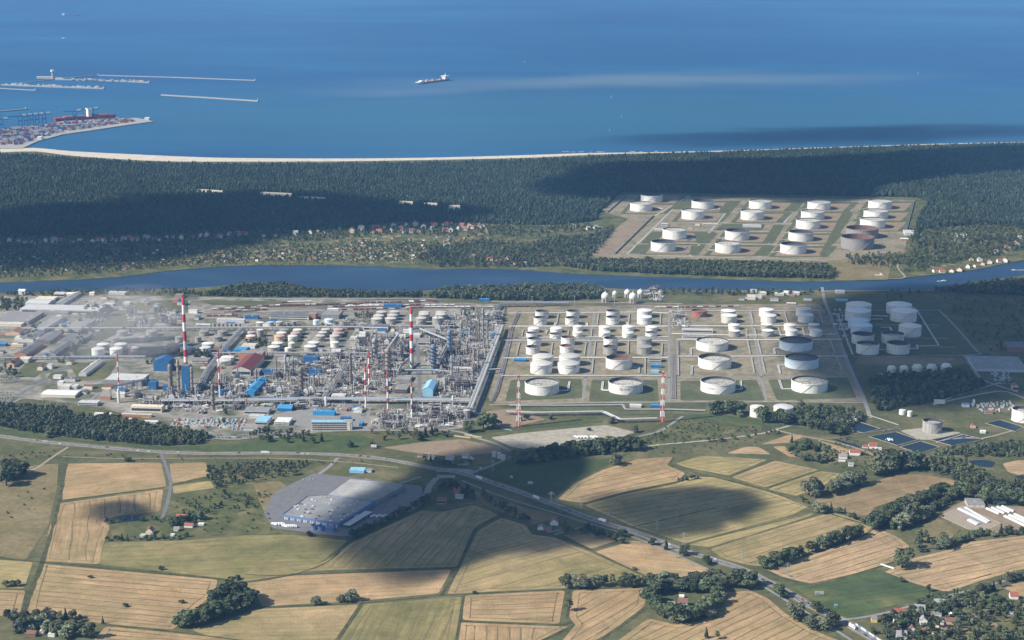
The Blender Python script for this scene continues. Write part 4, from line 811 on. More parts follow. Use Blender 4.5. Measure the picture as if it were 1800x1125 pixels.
# far tank yard
for (Zf, s, x, y, w, h, dr, dk, lab) in [(ZF5, 5, 626, 185, 192, 60, .3, 'deckdk', 'rear open tank in the fenced corner nearest the beach forest'), (ZF5, 5, 535, 262, 195, 64, .13, 'deck', 'front white tank in the fenced corner nearest the beach forest'), (ZF5, 5, 1076, 240, 196, 62, .3, 'deckdk', 'rear white tank of the second column in the far yard'), (ZF5, 5, 990, 333, 200, 70, .13, 'deck', 'second white tank of the second column in the far yard'),
    (ZF5, 5, 828, 508, 212, 76, .13, 'deck', 'white tank with full roof behind the dark topped one, far yard'), (ZF5, 5, 729, 617, 220, 76, .3, 'deckdk', 'dark topped white tank at the near corner of the far yard'), (ZF5, 5, 1582, 243, 200, 64, .13, 'deck', 'rear white tank of the third column in the far yard'), (ZF5, 5, 1511, 340, 205, 72, .13, 'deck', 'second white tank of the third column in the far yard'),
    (ZF5, 5, 1378, 518, 215, 76, .3, 'deckdk', 'dark topped white tank in the middle of the far yard'), (ZF5, 5, 1295, 630, 222, 76, .13, 'deck', 'front white tank with full roof in the middle of the far yard'), (ZF6, 3.913, 389, 197, 158, 50, .13, 'deck', 'rear white tank of the fourth column in the far yard'), (ZF6, 3.913, 346, 262, 160, 50, .13, 'deck', 'second white tank of the fourth column in the far yard'),
    (ZF6, 3.913, 314, 327, 166, 54, .13, 'deck', 'third white tank of the fourth column in the far yard'), (ZF6, 3.913, 264, 412, 172, 56, .3, 'deckdk', 'fourth tank of its column with dark top, far yard'), (ZF6, 3.913, 212, 500, 180, 60, .3, 'deckdk', 'front tank of the fourth column with dark top, far yard'), (ZF6, 3.913, 809, 192, 162, 52, .13, 'deck', 'rear white tank of the last column by the far yard wall'),
    (ZF6, 3.913, 780, 258, 168, 50, .13, 'deck', 'middle white tank of the last column by the far yard wall'), (ZF6, 3.913, 757, 325, 172, 58, .13, 'deck', 'third white tank of the last column, behind the brown tanks')]:
    TK(Zf, s, x, y, w, h, 'open', lab, 'white', 'far yard tanks', dk, dr)
    cx_, cy_ = Zf(x, y); q_ = w / s
    for mt_, k1, k2, dn, up in (('berm', .95, 1.45, 4, 15), ('bare', .72, 1.15, 2.5, 12)): F(mt_, [(cx_ - k1 * q_, cy_ + dn), (cx_ + k2 * q_ - 6, cy_ + dn), (cx_ + k2 * q_ + up * .8, cy_ - up), (cx_ - k1 * q_ + up * 1.1, cy_ - up)], name='tank_pen', lines=False)
TK(ZF6, 3.913, 683, 395, 222, 62, 'open', 'rear rusty brown tank under construction in the far yard', 'brown', 'far yard tanks', 'deckbr', .5)
TK(ZF6, 3.913, 652, 470, 226, 76, 'open', 'front grey brown tank under construction with a ramp over its rim', 'brown', 'far yard tanks', 'deckbr', .55)
# old tanks of the refinery
k_ = 0
for (Zz, s, x, y, w, h, rf, c, cp) in [(Z1, 5.113, 930, 603, 112, 56, 'cone', 'offwhite', 'white'), (Z1, 5.113, 885, 650, 115, 62, 'cone', 'white', 'white'), (Z1, 5.113, 1090, 600, 112, 54, 'cone', 'offwhite', 'white'), (Z1, 5.113, 1048, 648, 116, 62, 'cone', 'white', 'white'), (Z1, 5.113, 1205, 642, 105, 66, 'cone', 'pink', 'offwhite'), (Z1, 5.113, 1100, 470, 95, 42, 'cone', 'tankgrey', 'tankgrey'), (Z1, 5.113, 1365, 472, 100, 46, 'cone', 'tankgrey', 'tankgrey'), (Z1, 5.113, 1030, 535, 85, 46, 'cone', 'tankgrey', 'tankgrey'), (Z1, 5.113, 1295, 522, 85, 46, 'cone', 'tankgrey', 'tankgrey'),
    (Z2, 5.113, 405, 468, 90, 40, 'cone', 'tankgrey', 'tankgrey'), (Z2, 5.113, 570, 470, 90, 44, 'cone', 'tankgrey', 'brown'), (Z2, 5.113, 525, 518, 90, 42, 'cone', 'brown', 'tankgrey'), (Z2, 5.113, 350, 525, 60, 46, 'cone', 'tankgrey', 'tankgrey'), (Z2, 5.113, 180, 525, 70, 46, 'cone', 'tankgrey', 'tankgrey'), (Z2, 5.113, 830, 475, 72, 42, 'cone', 'pink', 'pink'), (Z2, 5.113, 823, 512, 90, 42, 'cone', 'peach', 'white'), (Z2, 5.113, 908, 475, 64, 62, 'cone', 'tankgrey', 'white'),
    (Z2, 5.113, 1125, 448, 85, 36, 'cone', 'tankgrey', 'tankgrey'), (Z2, 5.113, 1100, 488, 90, 46, 'cone', 'pink', 'white'), (Z2, 5.113, 1080, 520, 92, 50, 'cone', 'peach', 'peach'), (Z2, 5.113, 1245, 462, 84, 48, 'cone', 'offwhite', 'white'), (Z2, 5.113, 1225, 492, 85, 50, 'cone', 'pink', 'pink'), (Z2, 5.113, 1200, 522, 86, 52, 'cone', 'white', 'white'), (Z2, 5.113, 1495, 450, 80, 40, 'cone', 'tankgrey', 'offwhite'), (Z2, 5.113, 1470, 482, 80, 44, 'cone', 'tankgrey', 'offwhite'), (Z2, 5.113, 1448, 518, 84, 50, 'cone', 'tankgrey', 'ltgrey'), (Z2, 5.113, 1610, 450, 84, 40, 'cone', 'pink', 'pink'), (Z2, 5.113, 1598, 482, 84, 40, 'cone', 'pink', 'pink'), (Z2, 5.113, 1577, 520, 86, 52, 'cone', 'offwhite', 'offwhite'),
    (Z2, 5.113, 1062, 580, 106, 44, 'cone', 'tankgrey', 'white'), (Z2, 5.113, 1030, 612, 112, 42, 'cone', 'tankgrey', 'white'), (Z2, 5.113, 1190, 578, 62, 46, 'cone', 'offwhite', 'white'), (Z2, 5.113, 1158, 612, 60, 36, 'cone', 'white', 'white'), (Z2, 5.113, 1386, 576, 106, 44, 'cone', 'tankgrey', 'white'), (Z2, 5.113, 1358, 610, 112, 44, 'cone', 'tankgrey', 'white'), (Z2, 5.113, 1577, 572, 76, 46, 'cone', 'white', 'white'), (Z2, 5.113, 440, 580, 110, 40, 'cone', 'offwhite', 'white'), (Z2, 5.113, 407, 622, 114, 46, 'cone', 'white', 'white'), (Z2, 5.113, 245, 620, 114, 42, 'cone', 'white', 'white'), (Z2, 5.113, 130, 612, 112, 60, 'cone', 'pink', 'pink'), (Z2, 5.113, 70, 622, 90, 46, 'cone', 'tankgrey', 'tankgrey'),
    (Z2, 5.113, 615, 702, 122, 36, 'cone', 'offwhite', 'white'), (Z2, 5.113, 583, 735, 132, 42, 'cone', 'offwhite', 'offwhite'), (Z2, 5.113, 905, 382, 72, 34, 'cone', 'tankgrey', 'white'), (Z2, 5.113, 1002, 384, 60, 40, 'cone', 'tankgrey', 'ltgrey'), (Z2, 5.113, 1080, 384, 66, 42, 'cone', 'tankgrey', 'offwhite'), (Z2, 5.113, 1150, 378, 46, 30, 'cone', 'tankgrey', 'tankgrey'), (Z2, 5.113, 1208, 374, 46, 36, 'cone', 'brown', 'tankgrey'), (Z2, 5.113, 1410, 366, 56, 40, 'cone', 'bluepale', 'bluepale'), (Z2, 5.113, 1525, 362, 80, 42, 'cone', 'bluepale', 'bluepale'), (Z2, 5.113, 695, 905, 56, 48, 'cone', 'tankgrey', 'tankgrey'),
    (Z3, 4.019, 365, 236, 74, 36, 'cone', 'tankgrey', 'offwhite'), (Z3, 4.019, 345, 262, 76, 36, 'cone', 'tankgrey', 'offwhite'), (Z3, 4.019, 332, 282, 80, 34, 'cone', 'tankgrey', 'offwhite'), (Z3, 4.019, 456, 234, 74, 36, 'cone', 'tankgrey', 'offwhite'), (Z3, 4.019, 443, 258, 76, 36, 'cone', 'tankgrey', 'offwhite'), (Z3, 4.019, 430, 280, 80, 34, 'cone', 'tankgrey', 'offwhite'), (Z3, 4.019, 668, 248, 76, 46, 'cone', 'tankgrey', 'offwhite'), (Z3, 4.019, 664, 262, 76, 46, 'cone', 'tankgrey', 'offwhite'), (Z3, 4.019, 645, 290, 76, 46, 'cone', 'tankgrey', 'offwhite'), (Z3, 4.019, 784, 248, 76, 46, 'cone', 'tankgrey', 'offwhite'), (Z3, 4.019, 782, 264, 76, 46, 'cone', 'tankgrey', 'offwhite'), (Z3, 4.019, 762, 290, 78, 48, 'cone', 'tankgrey', 'offwhite'),
    (Z3, 4.019, 967, 950, 50, 56, 'cone', 'tankgrey', 'offwhite'), (Z3, 4.019, 900, 945, 38, 42, 'cone', 'offwhite', 'white'), (Z3, 4.019, 228, 405, 34, 36, 'cone', 'white', 'white')]:
    cn = {'white': 'white', 'offwhite': 'off-white', 'tankgrey': 'grey', 'pink': 'faded pink', 'peach': 'peach coloured', 'brown': 'brownish', 'bluepale': 'pale bluish'}[c]
    px, py = Zz(x, y); near = 'west of the big chimneys' if px < 300 else 'between the works streets' if px < 420 else 'in the old tank park' if px < 600 else 'near the rail sidings' if py < 600 else 'by the front plant'
    tank(px, py, w / s, h / s, rf, '%s cone roofed tank %s, %s one of that group' % (cn, near, ORD[k_ % 14]), c, 'old refinery tanks', cap=cp, n=20); k_ += 1
for i in range(7): tank(*Z2(492 + i * 38, 388), 30 / 5.1, 32 / 5.1, 'cone', 'small grey silo, %s in the row behind the long pipe bridge' % ORD[i], 'tankgrey', 'small silos', n=12)
for i in range(3): tank(*Z6(1400, 500), 3, 3, 'cone', '', 'white') if False else None
for (px, py, w, h, lab, c) in [(1638, 763, 34, 19, 'wide grey concrete tank between the treatment basins', 'tankgrey'), (1798, 744, 40, 20, 'large open white tank cut by the frame at the treatment works', 'white')]:
    tank(px, py, w, h, 'open', lab, c, 'treatment works tanks', drop=0.3, deck='deck')
tank(1586, 730, 12, 8, 'cone', 'left one of two small white tanks beside the treatment lawn', 'white', n=20); tank(1599, 733, 9, 9, 'cone', 'right one of two small white tanks beside the treatment lawn', 'white', n=20)
# gas spheres
for i, (px, py, r, leg) in enumerate([(1064, 522, 7, 4), (1080.8, 517, 4.6, 3), (1102.8, 515.6, 5.6, 4), (1112.5, 523, 7, 5), (1125.6, 515.6, 5.6, 4)]):
    g = G(px, py + r + leg * .6); k = depth_of(g) / FOC; rr = r * k; hh = rr + leg * k
    t = empty('gas_sphere', (g.x, g.y, 0.2), 'white spherical gas tank, %s from the rail side of the cluster' % ORD[i], 'tank', 'white gas spheres')
    b = MB(); b.sphere(0, 0, hh, rr, 20, 12); b.build('sphere', 'white', t, True)
    b = MB(); b.cyl(0, 0, hh + rr * .96, hh + rr * 1.4, rr * .3, rr * .05, 8); b.build('top_platform', 'steel', t)
    for q in range(8): a = 2 * PI * q / 8; b = MB(); b.tube((rr * .93 * math.cos(a), rr * .93 * math.sin(a), 0), (rr * .93 * math.cos(a), rr * .93 * math.sin(a), hh), 0.5); b.build('leg', 'white', t)

# -- chimneys, masts
def chimney(px, yt, xb, yb, w0, w1, bands, label, base='ltgrey', n=14):
    g = G(xb, yb); k = depth_of(g) / FOC; H_ = (yb - yt) * k / math.cos(R(13) + math.atan((yb - 562) / FOC)) * 1.0
    t = empty('chimney', (g.x, g.y, 0.2), label, 'chimney', 'red and white chimneys')
    r0, r1 = w1 * .42 * k, w0 * .42 * k; tot = bands[-1][0]
    z1 = H_
    for frac, c in bands:
        z0_ = H_ * (1 - frac); ra = r0 + (r1 - r0) * z0_ / H_; rb = r0 + (r1 - r0) * z1 / H_
        b = MB(); b.cyl(0, 0, z0_, z1, ra, rb, n, 0, cap=(z1 == H_)); b.build('band', {'r': 'red', 'w': 'chwhite', 'g': base}[c], t, True)
        if z1 == H_: q = MB(); q.ring(0, 0, H_ + .1, rb * .75, rb * 1.15, n, 0); q.cyl(0, 0, H_ - 2, H_, rb * 1.12, n=n, cap=False); q.build('rim', 'frame', t)
        z1 = z0_
    return t
B7 = lambda s, e: [(s + (e - s) * (i + 1) / 7, 'rw'[i % 2]) for i in range(7)]
chimney(322, 523, 328.5, 676, 6.2, 9, [(.095, 'r'), (.20, 'w'), (.29, 'r'), (.39, 'w'), (.50, 'r'), (.60, 'g'), (.68, 'r'), (.74, 'w'), (.80, 'r'), (1.0, 'g')], 'tall red and white banded chimney rising behind the blue boiler tower')
chimney(720.6, 541, 724, 645, 5.8, 8.6, [(.11, 'r'), (.23, 'w'), (.34, 'r'), (.45, 'w'), (.56, 'r'), (.68, 'w'), (.77, 'r'), (1.0, 'g')], 'tall red and white banded chimney with grey foot in the process plant')
for (xt, yt, xb, yb, w, lab) in [(646, 619, 649, 680, 3.6, 'thin banded stack rising from the blue steel structure'), (641.3, 643, 643, 715, 3.4, 'thin banded stack before the blue steel structure'), (680, 653, 682, 728, 3.6, 'thin banded stack ending at the front roadway'), (722, 669, 724, 736, 3.2, 'thin banded stack among the front process units'), (381.7, 617, 386.5, 697, 3.4, 'thin banded stack near the maroon roofed hall')]:
    chimney(xt, yt, xb, yb, w, w, [(.17, 'r'), (.34, 'w'), (.48, 'r'), (.62, 'w'), (.75, 'r'), (.88, 'w'), (1.0, 'w' if xt != 680 else 'r')], lab, n=8)
chimney(206.7, 624, 209, 682, 2.6, 3, [(.2, 'r'), (.36, 'w'), (.52, 'r'), (.68, 'w'), (.84, 'r'), (1, 'w')], 'thin banded stack beside the conveyor tower', n=8)
def lattice(px, yt, yb, w, label):
    g = G(px, yb); k = depth_of(g) / FOC; H_ = (yb - yt) * k / math.cos(R(16)); W_ = w * k / 2
    t = empty('lattice_mast', (g.x, g.y, 0.1), label, 'mast', 'red and white lattice masts'); n = 9
    for i in range(n):
        z0_, z1_ = H_ * i / n, H_ * (i + 1) / n; a, c = W_ * .85 * (1 - .55 * i / n), W_ * .85 * (1 - .55 * (i + 1) / n); b = MB()
        P0 = [(-a, -a, z0_), (a, -a, z0_), (a, a, z0_), (-a, a, z0_)]; P1 = [(-c, -c, z1_), (c, -c, z1_), (c, c, z1_), (-c, c, z1_)]
        for q in range(4): b.tube(P0[q], P1[q], .42); b.tube(P0[q], P1[(q + 1) % 4], .28); b.tube(P0[(q + 1) % 4], P1[q], .28); b.tube(P1[q], P1[(q + 1) % 4], .3)
        b.build('lattice_section', 'red' if i % 2 == 0 else 'chwhite', t)
    b = MB(); b.cyl(0, 0, 0, H_ * 1.02, .8, n=6); b.build('flare_pipe', 'chwhite', t); b = MB(); b.box(0, 0, H_ - 1, H_, W_ * 1.2, W_ * 1.2, 0, 0, True); b.build('top_platform', 'red', t)
lattice(911.5, 661, 750, 9, 'red and white lattice flare mast at the corner by the big bushy tree'); lattice(1164, 655, 742, 8, 'red and white lattice flare mast beside the blue roofed hut')
def column_thing(px, yt, yb, w, mat, label, plats=3, group='white and silver vessels'):
    g = G(px, yb); k = depth_of(g) / FOC; H_ = (yb - yt) * k / math.cos(R(15)); t = empty('process_column', (g.x, g.y, .2), label, 'column', group); r = w * k / 2
    b = MB(); b.cyl(0, 0, 0, H_ - r, r, n=12, cap=False); b.dome(0, 0, H_ - r, r, r, 12, 3); b.build('vessel', mat, t, True)
    for i in range(plats): z_ = H_ * (i + 1) / (plats + 1); b = MB(); b.ring(0, 0, z_, r, r * 1.5 + .6, 10); b.cyl(0, 0, z_ - .4, z_, r * 1.5 + .6, n=10, cap=False); b.build('platform', 'frame', t)
    return t
for a in [(573, 697, 716, 4.4, 'white', 'plain white vertical vessel before the long pipe bridge', 0), (796, 695, 712, 3.6, 'white', 'plain white vertical vessel at the east front process unit', 0), (209, 683, 708, 4.6, 'white', 'white round column under the conveyor tower', 0), (659, 594, 632, 9, 'steel', 'broad silver column with domed cap in the middle of the plant', 4), (617, 620, 680, 5, 'tower', 'tall brown column beside the street of coolers', 5), (682, 612, 655, 9, 'tower', 'bulky brown reactor tower with inclined duct', 5),
    (301, 640, 700, 8, 'tower', 'tall concrete silo column left of the blue tower', 2), (315, 632, 700, 5, 'tower', 'slim brown column hard beside the blue tower', 5), (338, 645, 690, 5, 'tower', 'slim column just right of the blue tower', 4), (375, 675, 720, 6, 'tower', 'brown column near the thin banded stack', 4), (530, 645, 690, 8, 'tower', 'thick brown fractionating column in the middle unit', 5), (485.5, 625, 662, 3, 'steel', 'shiny twin stage stack of the first heater', 2), (502, 625, 662, 4, 'steel', 'shiny twin stage stack of the second heater', 2), (515.5, 626, 660, 3, 'steel', 'shiny twin stage stack of the third heater', 2),
    (451, 648, 678, 4, 'tower', 'grey brown column behind the bright blue hall', 3), (794, 625, 670, 4, 'steel', 'tall grey column in the eastern plant', 3), (782, 662, 690, 3.4, 'steel', 'bare grey pipe column behind the pale blue hall', 1), (833, 616, 650, 4, 'tower', 'pair column nearest the great pipe bridge', 3), (840, 617, 650, 3.4, 'tower', 'slimmer pair column nearest the great pipe bridge', 3), (849, 542, 600, 4, 'steel', 'tall silver column among the north east units', 5), (842, 560, 600, 3, 'tower', 'brown column beside the tall silver column', 3), (857, 565, 600, 3, 'tower', 'reddish column by the turquoise canopy', 3), (815, 545, 570, 3, 'steel', 'silver column near the dark green gatehouse', 3), (790, 580, 625, 8, 'bluesteel', 'bluish regenerator tower in the cracking unit', 5), (762, 605, 648, 10, 'bluesteel', 'blue steel tower beside the curved duct', 6), (866, 596, 618, 2.6, 'steel', 'short silver column by the blue cabin', 2), (676, 715, 735, 3, 'tower', 'brown column beside the front banded stack', 2), (700, 720, 745, 3.5, 'steel', 'silver column in the front unit', 3), (776, 705, 735, 3, 'tower', 'brown column in the east front unit', 3)]:
    column_thing(*a[:6], plats=a[6])

# -- sheds, halls, cabins
def shed(px, yb, wpx, dep, h, roof='midgrey', wall='offwhite', label='', cat='building', rz=-0.10, gable=0.0, strips=0, group=None, name='hall', doors=0, skew=True):
    f = G(px, yb); k = depth_of(f) / FOC; Wm = wpx * k; d = Vector((-math.sin(rz), math.cos(rz)))
    t = empty(name, (f.x + d.x * dep / 2, f.y + d.y * dep / 2, 0.2), label, cat, group, rz); w2, d2 = Wm / 2, dep / 2
    b = MB(); b.prism([(-w2, -d2), (w2, -d2), (w2, d2), (-w2, d2)], 0, h, top=False)
    if gable > 0:
        along = Wm > dep
        if along: b.add([(-w2, -d2, h), (-w2, d2, h), (-w2, 0, h + gable), (w2, -d2, h), (w2, d2, h), (w2, 0, h + gable)], [(0, 2, 1), (3, 4, 5)])
        else: b.add([(-w2, -d2, h), (w2, -d2, h), (0, -d2, h + gable), (-w2, d2, h), (w2, d2, h), (0, d2, h + gable)], [(0, 1, 2), (3, 5, 4)])
    b.build('wall', wall, t); e = 0.5; b = MB()
    if gable > 0:
        if Wm > dep: b.add([(-w2 - e, -d2 - e, h), (w2 + e, -d2 - e, h), (w2 + e, 0, h + gable + .3), (-w2 - e, 0, h + gable + .3), (-w2 - e, d2 + e, h), (w2 + e, d2 + e, h)], [(0, 1, 2, 3), (3, 2, 5, 4)])
        else: b.add([(-w2 - e, -d2 - e, h), (0, -d2 - e, h + gable + .3), (0, d2 + e, h + gable + .3), (-w2 - e, d2 + e, h), (w2 + e, -d2 - e, h), (w2 + e, d2 + e, h)], [(0, 1, 2, 3), (1, 4, 5, 2)])
    else: b.box(0, 0, h, h + .5, Wm + e, dep + e, 0, 0, True)
    rf = b.build('roof', roof, t)
    if gable == 0 and Wm > 25:
        for q in range(int(min(6, Wm // 20))):
            b = MB(); b.box(random.uniform(-w2 * .8, w2 * .8), random.uniform(-d2 * .7, d2 * .7), h + .5, h + 1.8, random.uniform(1.5, 4), random.uniform(1.5, 3)); b.build('roof_vent', 'ltgrey', rf)
    for q in range(strips):
        z_ = h * (q + .5) / strips; b = MB(); b.box(0, -d2 - .1, z_ - h / strips * .22, z_ + h / strips * .22, Wm * .94, .3, 0, 0, True); b.build('window_band', 'glass', t)
    for q in range(doors):
        b = MB(); b.box(-w2 + Wm * (q + .5) / doors, -d2 - .1, 0, min(4.5, h * .6), Wm / doors * .4, .3, 0, 0, True); b.build('door', 'dkgrey', t)
    return t
RC = {'midgrey': 'grey roofed', 'dkgrey': 'dark roofed', 'offwhite': 'pale roofed', 'ltgrey': 'light grey roofed', 'blue': 'blue roofed', 'brblue': 'bright blue roofed', 'maroon': 'maroon roofed', 'roofbr': 'brown roofed', 'roofred': 'red roofed', 'cream': 'cream roofed', 'white': 'white roofed', 'ltblue': 'pale blue roofed', 'brown': 'brown roofed', 'roofgrey': 'grey roofed'}
